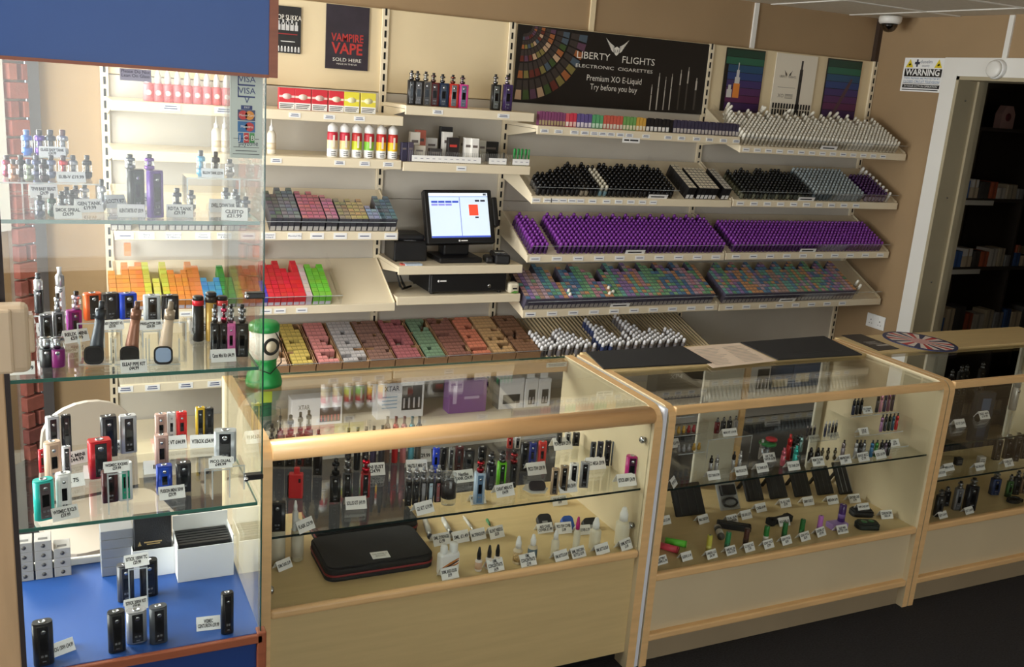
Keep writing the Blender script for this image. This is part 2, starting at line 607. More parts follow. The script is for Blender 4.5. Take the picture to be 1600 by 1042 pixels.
G = 0.004
YA, YB = 4.27, 4.245
b1 = (XS[0] + G, XS[1] - G)
b2 = (XS[1] + G, XS[2] - G)
b3 = (XS[2] + G, XS[3] - G)
b4 = (XS[3] + G, XS[4] - 0.012)
S1a, z1a = flat_shelf(*b1, YA, 1.578, 'cream flat shelf holding the pink bottles and red and yellow boxes')
S1b, z1b = flat_shelf(*b1, YA, 1.380, 'cream flat shelf holding the striped tall bottles')
S1c, M1c = slope_shelf(*b1, YA, 1.050, 'cream slanted shelf of grey and pink boxes left of the till')
S1d, M1d = slope_shelf(*b1, YA, 0.707, 'cream slanted shelf of orange, red and green boxes', riser=((b1[0] + 0.01, 1.225),))
S2a, z2a = flat_shelf(*b2, YA, 1.630, 'cream flat shelf of colourful vape kits above the till')
S2b, z2b = flat_shelf(*b2, YA, 1.374, 'cream flat shelf of spare parts above the till screen')
S2c, z2c = flat_shelf(*b2, YA, 0.882, 'cream flat shelf carrying the till screen')
S2d, z2d = flat_shelf(*b2, YA, 0.733, 'cream flat shelf carrying the cash drawer')
S3a, z3a = flat_shelf(*b3, YB, 1.574, 'cream flat shelf of small boxes under the black banner')
S3b, M3b = slope_shelf(*b3, YB, 1.235, 'cream slanted shelf of black bottles', riser=((2.18, 3.03),))
S3c, M3c = slope_shelf(*b3, YB, 0.940, 'cream slanted shelf of purple bottles nearer the till')
S3d, M3d = slope_shelf(*b3, YB, 0.652, 'cream slanted shelf of many-coloured boxes nearer the till')
S4a, M4a = slope_shelf(*b4, YB, 1.533, 'cream slanted shelf of white bottles under the three posters')
S4b, M4b = slope_shelf(*b4, YB, 1.240, 'cream slanted shelf of cream, black and silver capped bottles by the corner')
S4c, M4c = slope_shelf(*b4, YB, 0.942, 'cream slanted shelf of purple bottles by the corner')
S4d, M4d = slope_shelf(*b4, YB, 0.648, 'cream slanted shelf of many-coloured boxes by the corner')

# the low display shelf of cardboard trays and the base shelf on the floor
RIB = mat('ribbed_tray_board', (176, 168, 150), 0.5, var=0.12, vscale=30, stretch=(14, 0.3, 0.3))
SEL = math.radians(16)
SE = thing('slanted_shelf', 'long low slanted shelf of cardboard trays and white capped bottles', 'shelf', (1.8, 4.20, 0.40))
LE = 0.40 / math.cos(SEL)
ME_ = Matrix.Translation((0, 0.004, 0.036)) @ Matrix.Rotation(SEL, 4, 'X')
ob('board', MB().box(0.25 - 1.8, 3.38 - 1.8, 0.002, LE, -0.014, 0, M=ME_), RIB, SE)
ob('lip', MB().rbox(0.25 - 1.8, 3.38 - 1.8, -0.006, 0.006, 0, 0.04, 0.003, 2), SHELFW, SE)
o = ob('clear_riser', MB().box(0.26 - 1.8, 2.3 - 1.8, 0, 0.003, 0, 0.055, M=ME_), ACRYL, SE)
ob('riser_edge', MB().box(0.26 - 1.8, 2.3 - 1.8, 0, 0.003, 0.055, 0.0562, M=ME_), AEDGE, o)
rb = MB()
for k in range(46):
    x = 2.31 - 1.8 + k * 0.0232
    rb.box(x, x + 0.002, 0.006, LE - 0.01, 0, 0.012, M=ME_)
ob('tray_ribs', rb, CREAM, SE)['kind'] = 'stuff'
MSE = Matrix.Translation((0, 4.20, 0.40)) @ ME_
BS = thing('base_shelf', 'long pale base shelf along the floor holding charger boxes', 'shelf', (2.4, 4.16, 0))
ob('board', MB().box(-2.14, 2.2, 0.0, 0.43, 0.115, 0.135), SHELFW, BS)
ob('lip', MB().rbox(-2.14, 2.2, -0.008, 0.008, 0.095, 0.138, 0.003, 2), SHELFW, BS)
ob('plinth', MB().box(-2.12, 2.18, 0.05, 0.07, 0, 0.115), GREYP, BS)
ZBS = 0.135

# tickets on the shelf lips
for px, py in ((267, 168), (350, 174)):
    p = onY(px, py, YA - 0.007)
    ticket(S1a, p.x - S1a.location.x, 0.012, -0.0065, 0.075, 0.026)
for px in (460, 514, 561):
    ticket(S1a, onY(px, 185, YA).x - S1a.location.x, 0.012, -0.0065, 0.05, 0.02)
for px in (431, 530, 569, 606):
    ticket(S1b, onY(px, 258, YA).x - S1b.location.x, 0.012, -0.0065, 0.048, 0.02)
for px, s_ in ((196, None), (229, 'Berry\nNice'), (271, 'Sour Cherry\n& Hibiscus'), (317, 'Cherry\nMenthol'), (350, 'Strawberry\n& Kiwi'), (387, None), (419, 'Enchanted\nOrchard'), (460, 'Menthol Mix'), (495, None), (531, None), (569, None), (610, None)):
    ticket(S1c, onY(px, 369, YA).x - S1c.location.x, 0.006, -0.0065, 0.062, 0.028, 1, s_)
for px in (225, 290, 350, 415, 437, 471):
    ticket(S1d, onY(px, 488, YA).x - S1d.location.x, 0.008, -0.0065, 0.052, 0.022, 1)
for px in (196, 238, 290, 335):
    ticket(SE, onY(px, 600, 4.2).x - 1.8, 0.008, -0.0065, 0.06, 0.026, 2)
for px in (684, 787):
    ticket(S2a, onY(px, 165, YA).x - S2a.location.x, 0.01, -0.0065, 0.05 if px < 700 else 0.062, 0.02)
ticket(S2b, onY(720, 264, YA).x - S2b.location.x, 0.01, -0.0065, 0.05, 0.022, 1)
for px in (849, 871, 896, 912, 927, 940, 953, 968, 982, 1008, 1043, 1064, 1088, 1108, 1130, 1150):
    ticket(S3a, onY(px, 214, YB).x - S3a.location.x, 0.010, -0.0065, 0.045, 0.018)
for px in (837, 855, 866, 879, 893, 906, 925, 947, 966, 985, 1003, 1020):
    ticket(S3b, onY(px, 312, YB).x - S3b.location.x, 0.01, -0.0065, 0.045, 0.02, 1)
for k in range(10):
    ticket(S3c, -0.57 + k * 0.125, 0.008, -0.0065, 0.058, 0.022, 1)
    ticket(S3d, -0.57 + k * 0.125, 0.008, -0.0065, 0.058, 0.022, 1)
    ticket(S4c, -0.55 + k * 0.122, 0.008, -0.0065, 0.055, 0.022, 1)
    if k < 8:
        ticket(S4d, -0.55 + k * 0.122, 0.008, -0.0065, 0.055, 0.022, 1)
    ticket(S4b, -0.57 + k * 0.095, 0.008, -0.0065, 0.05, 0.022, 1)
for k in range(14):
    ticket(S4a, -0.58 + k * 0.078, 0.008, -0.0065, 0.045, 0.02, 1)
# seams of the shelf ticket rails

# ================================================================== TALL GLASS TOWER CABINET
CX0, CX1, CY0, CY1 = -0.105, 0.385, 1.90, 2.34
CZ = [0.593, 0.902, 1.203, 1.502]       # display floor and the three glass shelves
tw = thing('display_cabinet', 'tall glass tower cabinet with blue header and blue base', 'cabinet', ((CX0 + CX1) / 2, CY0, 0))
TX, TY = (CX0 + CX1) / 2, CY0


def tp(name, mb, m, par=None):
    o = ob(name, mb, m, par or tw)
    if par is None:
        o.location = (-TX, -TY, 0)
    return o


tp('base_cabinet', MB().box(CX0, CX1, CY0 + 0.004, CY1, 0.08, CZ[0] - 0.018), mat('navy_laminate', (26, 58, 122), 0.45))
tp('plinth', MB().box(CX0 + 0.02, CX1 - 0.02, CY0 + 0.05, CY1 - 0.02, 0, 0.08), BLACK)
tp('display_floor', MB().box(CX0, CX1, CY0 + 0.002, CY1, CZ[0] - 0.018, CZ[0]), BLUE)
tp('floor_edge_trim', MB().rbox(CX0, CX1 + 0.004, CY0 - 0.008, CY0 + 0.004, CZ[0] - 0.022, CZ[0] - 0.002, 0.002, 1), BROWN)
tp('corner_trim', MB().rbox(CX1 - 0.008, CX1 + 0.012, CY0 - 0.008, CY0 + 0.02, 0.06, CZ[0] + 0.004, 0.002, 1), BROWN)
tp('header', MB().box(CX0 - 0.02, CX1 + 0.002, CY0 - 0.016, CY1 + 0.01, 1.782, 2.1), BLUE)
tp('header_trim', MB().box(CX1 + 0.002, CX1 + 0.018, CY0 - 0.02, CY1 + 0.012, 1.778, 2.1), BROWN)
tp('header_underside_trim', MB().box(CX0 - 0.02, CX1 + 0.002, CY0 - 0.018, CY0 - 0.004, 1.777, 1.783), BROWN)
# glass: front door, right side, shelves
for nm, a in (('glass_door', (CX0 + 0.03, CX1, CY0, CY0 + 0.005, CZ[0], 1.777)), ('side_pane', (CX1 - 0.005, CX1, CY0 + 0.006, CY1, CZ[0], 1.777)),
              ('side_pane', (CX0 + 0.0, CX0 + 0.005, CY0 + 0.006, CY1, CZ[0], 1.777))):
    g = tp(nm, MB().box(*a), GLASS)
    q = MB()
    if nm == 'glass_door':
        q.box(CX1 - 0.0012, CX1 + 0.0012, CY0 - 0.0005, CY0 + 0.0055, CZ[0], 1.777)
        ob('glass_edge', q, mat('dark_green_glass_edge', (30, 74, 66), 0.15), g)
for z in CZ[1:]:
    g = tp('glass_shelf', MB().box(CX0 + 0.01, CX1 - 0.008, CY0 + 0.010, CY1 - 0.005, z - 0.007, z), GLASS)
    ob('glass_edge', MB().box(CX0 + 0.01, CX1 - 0.008, CY0 + 0.0085, CY0 + 0.010, z - 0.007, z).box(CX1 - 0.008, CX1 - 0.0068, CY0 + 0.01, CY1 - 0.005, z - 0.007, z), EDGE, g)
POST = mat('pale_wood_post', (196, 164, 126), 0.5, var=0.1, vscale=6, stretch=(6, 6, 0.6))
tp('post', MB().rbox(CX0 - 0.03, CX0 + 0.022, CY0 - 0.012, CY0 + 0.02, 0.08, 1.78, 0.002, 1), POST)
tp('post_stripe', MB().box(CX0 + 0.022, CX0 + 0.031, CY0 - 0.004, CY0 + 0.008, 0.59, 1.78), mat('dark_post_stripe', (58, 50, 50), 0.7))  # narrow dark stripe along the right edge of the post
tp('back_rail', MB().rbox(CX0, CX1, CY1 - 0.012, CY1, CZ[0], CZ[0] + 0.018, 0.002, 1), WHITEW)
for z in (1.355, 0.965):
    h = tp('glass_lock', MB().rbox(CX1 - 0.036, CX1 + 0.002, CY0 - 0.006, CY0 + 0.012, z - 0.006, z + 0.006, 0.002, 1), BLACK)
    ob('lock_button', MB().lathe([(0.005, 0), (0.005, 0.006), (0.003, 0.008)], 12, M=Matrix.Translation((CX1 - 0.034, CY0 - 0.006, z)) @ Matrix.Rotation(math.pi / 2, 4, 'X')), STEEL, h)
# moulded box fixed on the post
jb_ = thing('plastic_box', 'beige moulded plastic junction box fixed to the cabinet post', 'box', (CX0 + 0.012, CY0 - 0.013, 1.235))
BEI = mat('beige_plastic', (212, 190, 160), 0.45)
ob('body', MB().rbox(-0.07, 0.056, -0.045, 0, 0.0, 0.125, 0.012, 3), BEI, jb_)
ob('lid', MB().rbox(-0.07, 0.030, -0.056, -0.043, 0.004, 0.121, 0.005, 2), BEI, jb_)
ob('side_tab', MB().rbox(0.052, 0.064, -0.035, -0.005, 0.035, 0.10, 0.004, 2), BEI, jb_)
ob('round_boss', MB().lathe([(0.02, 0), (0.02, 0.0015), (0.018, 0.002), (0.018, 0.0)], 24, M=Matrix.Translation((-0.022, -0.0555, 0.042)) @ Matrix.Rotation(math.pi / 2, 4, 'X')), BEI, jb_)

# ================================================================== GLASS COUNTERS
CF, CB, CT = 2.25, 2.83, 0.892
PAN = mat('pale_counter_panel', (206, 190, 156), 0.4, var=0.04, vscale=4)


def end_panel(par, x0, x1, loc, white=False, curve=0.06, edge=EDGEW, face=PAN):
    pts = [(CF, 0.0), (CF, CT - curve)]
    for k in range(1, 6):
        a = math.radians(18 * k)
        pts.append((CF + curve - curve * math.cos(a), CT - curve + curve * math.sin(a)))
    pts += [(CB, CT), (CB, 0.0)]
    MM = Matrix(((0, 0, 1, 0), (1, 0, 0, 0), (0, 1, 0, 0), (0, 0, 0, 1)))
    o = ob('end_panel', MB().prism(pts, x0, x1, 0, 1, M=MM), [face, edge], par)
    o.location = loc
    return o


def counter_root(x0, x1, label):
    t = thing('glass_counter', label, 'display counter', ((x0 + x1) / 2, CF, 0))
    return t, (-(x0 + x1) / 2, -CF, 0)


def cp(t, L, name, mb, m, par=None):
    o = ob(name, mb, m, par or t)
    if par is None:
        o.location = L
    return o


def clip(t, L, x, y, z, sx):
    M = Matrix.Translation((x, y, z)) @ Matrix.Rotation(math.pi / 2 * sx, 4, 'Y')
    cp(t, L, 'glass_clip', MB().lathe([(0.008, 0), (0.008, 0.006), (0.011, 0.007), (0.011, 0.014), (0.008, 0.017)], 16, M=M), STEEL)


# --- counter nearest the camera
A0, A1 = 0.452, 1.652
c1, L1 = counter_root(A0, A1, 'beech counter with full glass top and a thick round front rail')
end_panel(c1, A0, A0 + 0.03, L1)
end_panel(c1, A1 - 0.03, A1, L1)
a, b = A0 + 0.03, A1 - 0.03
ZC1 = 0.42
cp(c1, L1, 'front_panel', MB().box(a, b, CF + 0.022, CF + 0.04, 0.055, 0.40), MAPLEX)
cp(c1, L1, 'display_floor', MB().box(a, b, CF + 0.018, CB - 0.01, 0.40, ZC1), MAPLEX)
cp(c1, L1, 'floor_rail', MB().rbox(a, b, CF + 0.002, CF + 0.022, 0.398, 0.424, 0.008, 3), EDGEW)
cp(c1, L1, 'plinth', MB().box(a, b, CF + 0.07, CF + 0.09, 0, 0.07), BLACK)
bar = MB()
pts = []
for k in range(9):
    an = math.radians(-100 + 25 * k)
    pts.append((CF + 0.022 - 0.028 * math.cos(an), 0.864 + 0.024 * math.sin(an)))
pts += [(CF + 0.05, 0.886), (CF + 0.05, 0.842)]
bar.prism(pts, a, b, 0, 0, True, M=Matrix(((0, 0, 1, 0), (1, 0, 0, 0), (0, 1, 0, 0), (0, 0, 0, 1))))
cp(c1, L1, 'round_front_rail', bar, BARW)
cp(c1, L1, 'rear_rail', MB().rbox(a, b, CB - 0.03, CB, 0.842, 0.884, 0.004, 2), EDGEW)
g = cp(c1, L1, 'top_glass', MB().box(a, b, CF + 0.05, CB - 0.002, 0.8845, 0.8905), GLASS)
ob('glass_edge', MB().box(a, b, CB - 0.002, CB - 0.001, 0.8845, 0.8905), EDGE, g)
cp(c1, L1, 'front_glass', MB().box(a, b, CF + 0.012, CF + 0.017, 0.424, 0.85), GLASS)
ZG1 = 0.624
DEDGE = mat('black_green_shelf_edge', (24, 40, 38), 0.15)
g = cp(c1, L1, 'glass_shelf', MB().box(a + 0.004, b - 0.004, CF + 0.03, CB - 0.05, ZG1 - 0.006, ZG1), GLASS)
ob('glass_edge', MB().box(a + 0.004, b - 0.004, CF + 0.0285, CF + 0.03, ZG1 - 0.006, ZG1), DEDGE, g)
clip(c1, L1, b, CF + 0.04, 0.78, -1)
clip(c1, L1, b, CF + 0.05, 0.49, -1)
clip(c1, L1, a, CF + 0.05, 0.46, 1)
# white infill strip between the two counters
tag(ob('infill_strip', MB().rbox(A1 + 0.002, A1 + 0.018, CF + 0.004, CB - 0.01, 0.0, CT - 0.004, 0.003, 1), mat('white_infill', (226, 230, 240), 0.4)),
    'white filler strip standing between the two nearest counters', 'filler strip')


def counter_b(x0, x1, label, shelves):
    t, L = counter_root(x0, x1, label)
    end_panel(t, x0, x0 + 0.026, L, curve=0.04)
    end_panel(t, x1 - 0.026, x1, L, curve=0.04)
    a, b = x0 + 0.026, x1 - 0.026
    cp(t, L, 'front_panel', MB().box(a, b, CF + 0.022, CF + 0.04, 0.11, 0.305), PAN)
    cp(t, L, 'floor_rail', MB().rbox(a, b, CF + 0.0, CF + 0.022, 0.304, 0.33, 0.005, 2), EDGEW)
    cp(t, L, 'lower_rail', MB().rbox(a, b, CF + 0.0, CF + 0.03, 0.088, 0.112, 0.005, 2), EDGEW)
    cp(t, L, 'kick_plate', MB().box(a, b, CF + 0.03, CF + 0.05, 0, 0.09), mat('taupe_kick_plate', (150, 134, 108), 0.55, var=0.05, vscale=5))
    cp(t, L, 'display_floor', MB().box(a, b, CF + 0.02, CB - 0.01, 0.308, 0.325), MAPLEX)
    cp(t, L, 'front_top_rail', MB().rbox(a, b, CF + 0.004, CF + 0.026, 0.862, 0.889, 0.004, 2), EDGEW)
    cp(t, L, 'wooden_top', MB().rbox(a, b, 2.625, CB + 0.03, 0.868, CT, 0.004, 2), MAPLEX)
    cp(t, L, 'top_glass', MB().box(a, b, CF + 0.026, 2.625, 0.880, 0.886), GLASS)
    cp(t, L, 'front_glass', MB().box(a, b, CF + 0.010, CF + 0.015, 0.33, 0.864), GLASS)
    for z in shelves:
        g = cp(t, L, 'glass_shelf', MB().box(a + 0.003, b - 0.003, CF + 0.02, CB - 0.06, z - 0.006, z), GLASS)
        ob('glass_edge', MB().box(a + 0.003, b - 0.003, CF + 0.0185, CF + 0.02, z - 0.006, z), DEDGE, g)
    return t, L


ZG2, ZC2 = 0.613, 0.325
B0, B1 = 1.672, 2.876
c2, L2 = counter_b(B0, B1, 'beech counter with black mats and a paper sheet on its top', (ZG2,))
E0, E1 = 2.880, 4.06
c3, L3 = counter_b(E0, E1, 'beech counter beside the doorway with a round red white and blue mat on top', (0.64, 0.50))
# half open sliding backs of the middle counter
SBK = mat('pale_sliding_back', (206, 200, 182), 0.45, var=0.06, vscale=4)
for pa, pb in ((1096, 1162), (1276, 1420)):
    xa, xb = onY(pa, 610, 2.81).x, min(onY(pb, 600, 2.81).x, B1 - 0.03)
    cp(c2, L2, 'sliding_back', MB().rbox(xa, xb, 2.800, 2.812, 0.33, 0.866, 0.002, 1), SBK)
xw = onY(1164, 600, 2.80).x
cp(c2, L2, 'back_post', MB().rbox(xw - 0.012, xw + 0.016, 2.79, 2.82, 0.33, 0.866, 0.002, 1), EDGEW)
for pa, pb in ((1436, 1470), (1580, 1680)):
    xa, xb = onY(pa, 610, 2.81).x, onY(pb, 600, 2.81).x
    cp(c3, L3, 'sliding_back', MB().rbox(xa, min(xb, E1 - 0.03), 2.800, 2.812, 0.33, 0.866, 0.002, 1), SBK)

# ================================================================== PRINTED BOARDS ON THE WALL
PY_ = PANY - 0.010


def flatpoly(b, pts, mi=0, M=None):
    """printed shape on a board: pts in (x, z)"""
    b.add([(p[0], 0, p[1]) for p in pts], [list(range(len(pts)))], mi, False, M)


def rect(b, x0, x1, z0, z1, mi=0):
    flatpoly(b, [(x0, z0), (x1, z0), (x1, z1), (x0, z1)], mi)


def board(name, label, cat, x0, x1, z0, z1, m, y=PY_, t=0.006):
    o = thing(name, label, cat, ((x0 + x1) / 2, y, z0))
    ob('board', MB().box(-(x1 - x0) / 2, (x1 - x0) / 2, 0, t, 0, z1 - z0), m, o)
    return o


PBLACK = mat('printed_black', (24, 21, 20), 0.35)
PCREAM = mat('printed_cream', (232, 224, 206), 0.4)
bn = board('banner_board', 'long black printed banner with winged emblem and fan of cards', 'banner', 2.19, 3.38, 1.713, 2.096, PBLACK)
BX, BZ = bn.location.x, 1.713


def bl(px, py):
    p = onY(px, py, PY_)
    return p.x - BX, p.z - BZ


# the fan of little printed cards in the upper left corner
fanc = [rgb(c, 0.4) for c in ((96, 40, 30), (60, 80, 40), (150, 90, 50), (70, 84, 96), (120, 110, 60), (90, 60, 80), (180, 150, 120), (50, 46, 44))]
fan = MB()
cx, cz = -0.56, 0.385
for r0, r1, n in ((0.275, 0.372, 13), (0.19, 0.265, 12), (0.125, 0.182, 11), (0.08, 0.12, 10), (0.045, 0.076, 9)):
    for k in range(n):
        a = math.radians(-95 + 92 * (k + 0.5) / n)
        da = math.radians(92 / n * 0.42)
        for (q0, q1, mi) in ((r0, r0 + (r1 - r0) * 0.5, 1 + random.randrange(7)), (r0 + (r1 - r0) * 0.5, r1, 0)):
            q0, q1 = (r1 - (q0 - r0), r1 - (q1 - r0))
            q = [(cx + q0 * math.cos(a - da), cz + q0 * math.sin(a - da)), (cx + q0 * math.cos(a + da), cz + q0 * math.sin(a + da)),
                 (cx + q1 * math.cos(a + da * 0.9), cz + q1 * math.sin(a + da * 0.9)), (cx + q1 * math.cos(a - da * 0.9), cz + q1 * math.sin(a - da * 0.9))]
            if all(-0.594 < p[0] < 0.594 and 0.002 < p[1] < 0.382 for p in q):
                flatpoly(fan, q, mi)
ob('fan_of_cards', fan, [rgb((58, 50, 46), 0.4)] + fanc, bn, (0, -0.0008, 0))
OFFW = mat('printed_off_white', (226, 222, 212), 0.4)
for txt, px0, px1, py, sz in (('LIBERTY', 901, 953, 88, 0.05), ('FLIGHTS', 972, 1023, 96, 0.05), ('ELECTRONIC  CIGARETTES', 900, 1021, 107.5, 0.024),
                              ('Premium XO E-Liquid', 917, 1003, 125, 0.044), ('Try before you buy', 922, 996, 138.5, 0.044)):
    xa, za = bl(px0, py)
    xb, zb = bl(px1, py)
    x_, z_ = bl((px0 + px1) / 2, py)
    lettering(txt, sz, OFFW, bn, (x_, -0.001, z_), fit=xb - xa)
# winged shield
wg = MB()
x0, z0 = bl(963.5, 79)
for s_ in (-1, 1):
    for k in range(5):
        rz_, tz, tx = z0 + 0.016 - k * 0.007, z0 + 0.060 - k * 0.0135, 0.074 - k * 0.009
        flatpoly(wg, [(x0 + s_ * 0.016, rz_), (x0 + s_ * (0.016 + (tx - 0.016) * 0.55), rz_ + (tz - rz_) * 0.30),
                      (x0 + s_ * tx, tz), (x0 + s_ * (0.016 + (tx - 0.016) * 0.45), rz_ + (tz - rz_) * 0.30 + 0.0055), (x0 + s_ * 0.018, rz_ + 0.005)][::s_])
flatpoly(wg, [(x0 - 0.016, z0 + 0.012), (x0 - 0.013, z0 - 0.016), (x0, z0 - 0.028), (x0 + 0.013, z0 - 0.016), (x0 + 0.016, z0 + 0.012), (x0, z0 + 0.02)])
ob('winged_emblem', wg, OFFW, bn, (0, -0.001, 0))
lettering('LF', 0.022, PBLACK, bn, (x0, -0.0016, z0 - 0.004), name='emblem_letters')
# printed row of slim pens
pn = MB()
for px, pt, wd in ((1019, 132, 0.007), (1031, 114, 0.008), (1041, 120, 0.006), (1051, 115, 0.007), (1065, 109, 0.009), (1077, 105, 0.010), (1089, 122, 0.013)):
    x_, zt = bl(px, pt)
    xb_, zb = bl(px - 2, 172)
    zb = max(zb, 0.004)
    z1 = zb + (zt - zb) * 0.62
    rect(pn, x_ - wd / 2, x_ + wd / 2, zb, z1, 0 if px < 1060 else 1)
    rect(pn, x_ - wd * 0.42, x_ + wd * 0.42, z1, z1 + (zt - z1) * 0.75, 0)
    rect(pn, x_ - wd * 0.2, x_ + wd * 0.2, z1 + (zt - z1) * 0.75, zt, 0)
    rect(pn, x_ - wd / 2, x_ + wd / 2, z1 - 0.004, z1, 1)
ob('printed_pens', pn, [rgb((190, 184, 172), 0.4), rgb((70, 64, 58), 0.4)], bn, (0, -0.0008, 0))

STRIPE = [(34, 66, 52), (44, 100, 76), (40, 78, 110), (46, 66, 118), (66, 52, 104), (84, 46, 92), (92, 40, 80), (62, 34, 86), (54, 30, 78)]
for x0_, x1_, lab, kind in ((3.505, 3.78, 'green, blue and purple striped poster with orange bottle', 0), (3.866, 4.177, 'cream poster with tall dark pen and a row of bars', 1),
                            (4.26, 4.532, 'green, blue and purple striped poster nearest the corner', 2)):
    p_ = board('poster', lab, 'poster', x0_, x1_, 1.700, 2.092, PCREAM if kind == 1 else PBLACK)
    wd = x1_ - x0_
    q = MB()
    if kind != 1:
        for k, c in enumerate(STRIPE):
            za = 0.386 - k * 0.042
            rect(q, -wd / 2 + (0.003 if k < 2 else 0.02 * (kind == 0) + 0.003), wd / 2 - 0.003, za - 0.039, za, k)
        ob('stripes', q, [rgb(c, 0.35) for c in STRIPE], p_, (0, -0.0008, 0))
        q = MB()
        if kind == 0:
            rect(q, -0.065, -0.02, 0.12, 0.20, 0)
            rect(q, -0.06, -0.025, 0.20, 0.235, 1)
            rect(q, -0.052, -0.032, 0.235, 0.275, 1)
            rect(q, -0.045, -0.039, 0.275, 0.315, 1)
            rect(q, -0.108, -0.072, 0.12, 0.165, 1)
            rect(q, -0.10, -0.08, 0.165, 0.19, 1)
            ob('printed_bottles', q, [rgb((226, 138, 60)), rgb((206, 204, 200))], p_, (0, -0.0014, 0))
        else:
            M = Matrix.Translation((0.0, 0, 0.15)) @ Matrix.Rotation(math.radians(28), 4, 'Y')
            flatpoly(q, [(-0.012, -0.10), (0.012, -0.10), (0.012, 0.1), (0.007, 0.15), (-0.007, 0.15), (-0.012, 0.1)], 0, M)
            ob('printed_pen', q, [rgb((86, 62, 66))], p_, (0, -0.0014, 0))
    else:
        for k in range(14):
            x_ = -wd / 2 + 0.012 + k * 0.0212
            rect(q, x_, x_ + 0.013, 0.01, 0.075, 0)
            rect(q, x_, x_ + 0.013, 0.08, 0.11, 0)
        rect(q, 0.03, 0.054, 0.06, 0.31, 1)
        rect(q, 0.035, 0.049, 0.31, 0.36, 1)
        rect(q, 0.034, 0.050, 0.24, 0.246, 2)
        ob('printed_pen', q, [rgb((30, 28, 28)), rgb((52, 48, 46)), rgb((150, 144, 134))], p_, (0, -0.0008, 0))
        GREYI = rgb((120, 112, 100))
        lettering('LIBERTY  FLIGHTS', 0.018, GREYI, p_, (-0.055, -0.001, 0.262), fit=0.125)
        wq = MB()
        for s_ in (-1, 1):
            for k in range(3):
                flatpoly(wq, [(-0.055 + s_ * 0.006, 0.275 - k * 0.004), (-0.055 + s_ * 0.02, 0.279 - k * 0.004), (-0.055 + s_ * (0.03 - k * 0.004), 0.30 - k * 0.006)][::s_])
        ob('winged_emblem', wq, GREYI, p_, (0, -0.001, 0))
        lettering('XO', 0.03, GREYI, p_, (-0.09, -0.001, 0.152))
        rq = MB()
        for k in range(4):
            rect(rq, -0.06, 0.0, 0.14 + k * 0.007, 0.143 + k * 0.007)
        rect(rq, -0.12, 0.01, 0.2, 0.202)
        ob('print', rq, GREYI, p_, (0, -0.001, 0))

PURP = mat('dark_purple_print', (44, 36, 46), 0.5, var=0.25, vscale=14)
vp = board('poster', 'dark purple poster with large red lettering', 'poster', 1.205, 1.411, 1.808, 2.096, PURP)
REDI = mat('poster_red_ink', (176, 50, 46), 0.5, var=0.2, vscale=60)
lettering('VAMPIRE', 0.05, REDI, vp, (0, -0.001, 0.142), fit=0.155, bold=0.0008)
lettering('VAPE', 0.07, REDI, vp, (0, -0.001, 0.092), fit=0.15, bold=0.0015)
lettering('SOLD HERE', 0.022, OFFW, vp, (0, -0.001, 0.043), fit=0.138)
lettering('MADE IN THE UK', 0.010, OFFW, vp, (0, -0.001, 0.024), fit=0.10)
pp = board('poster', 'narrow black poster with white lettering and small printed bottles beside the blue header', 'poster', 0.945, 1.088, 1.861, 2.066, PBLACK)
lettering('POP SUKKA', 0.032, OFFW, pp, (0.012, -0.001, 0.155), fit=0.12)
q = MB()
for k in range(5):
    x_ = -0.03 + k * 0.02
    rect(q, x_ - 0.008, x_ + 0.008, 0.10, 0.125 + 0.007 * (2 - abs(k - 2)), 0)
    rect(q, x_ - 0.004, x_ + 0.004, 0.125, 0.14 + 0.007 * (2 - abs(k - 2)), 0)
for k in range(9):
    x_ = -0.062 + k * 0.0155
    rect(q, x_ - 0.0045, x_ + 0.0045, 0.006, 0.022, 0)
    rect(q, x_ - 0.003, x_ + 0.003, 0.022, 0.03, 1)
rect(q, -0.035, 0.055, 0.082, 0.086, 2)
rect(q, -0.02, 0.045, 0.05, 0.053, 1)
ob('printed_bottles', q, [rgb((190, 190, 190)), rgb((230, 230, 226)), rgb((150, 40, 40))], pp, (0, -0.0008, 0))

# warning sign on the right wall
sg = thing('warning_sign', 'white camera surveillance warning sign beside the door frame', 'sign', (RX - 0.004, 4.238, 1.935), rz=-math.pi / 2)
# local x runs along -Y of the world
ob('board', MB().box(-0.148, 0.148, 0, 0.003, 0, 0.192), CARD, sg)
q = MB()
rect(q, -0.135, 0.137, 0.085, 0.13, 0)
rect(q, -0.135, 0.137, 0.020, 0.040, 0)
for sx in (-0.105, 0.105):
    flatpoly(q, [(sx - 0.028, 0.137), (sx + 0.028, 0.137), (sx, 0.185)], 1)
    flatpoly(q, [(sx - 0.008, 0.146), (sx + 0.010, 0.15), (sx + 0.006, 0.162), (sx - 0.006, 0.156)], 2)
for a, b_ in ((0.0, 0.0), (0.012, 0), (-0.012, 0), (0, 0.014), (0, -0.014)):
    rect(q, -0.05 + a - 0.006, -0.05 + a + 0.006, 0.162 + b_ - 0.007, 0.162 + b_ + 0.007, 2)
ob('printed_panels', q, [PBLACK, rgb((226, 200, 40)), rgb((50, 52, 70))], sg, (0, -0.0006, 0))
lettering('dunelm', 0.028, rgb((120, 122, 140)), sg, (0.015, -0.001, 0.170), fit=0.085)
lettering('security', 0.018, rgb((120, 122, 140)), sg, (0.015, -0.001, 0.148), fit=0.055)
lettering('WARNING', 0.05, CARD, sg, (0, -0.0012, 0.108), fit=0.25, bold=0.0012)
BLI = rgb((60, 110, 160))
lettering('THESE PREMISES ARE PROTECTED BY', 0.015, BLI, sg, (0, -0.001, 0.075), fit=0.262)
lettering('CLOSED CIRCUIT TELEVISION', 0.02, BLI, sg, (0, -0.001, 0.056), fit=0.262)
lettering('24 HOUR CCTV IN OPERATION', 0.016, CARD, sg, (0, -0.0012, 0.030), fit=0.245)
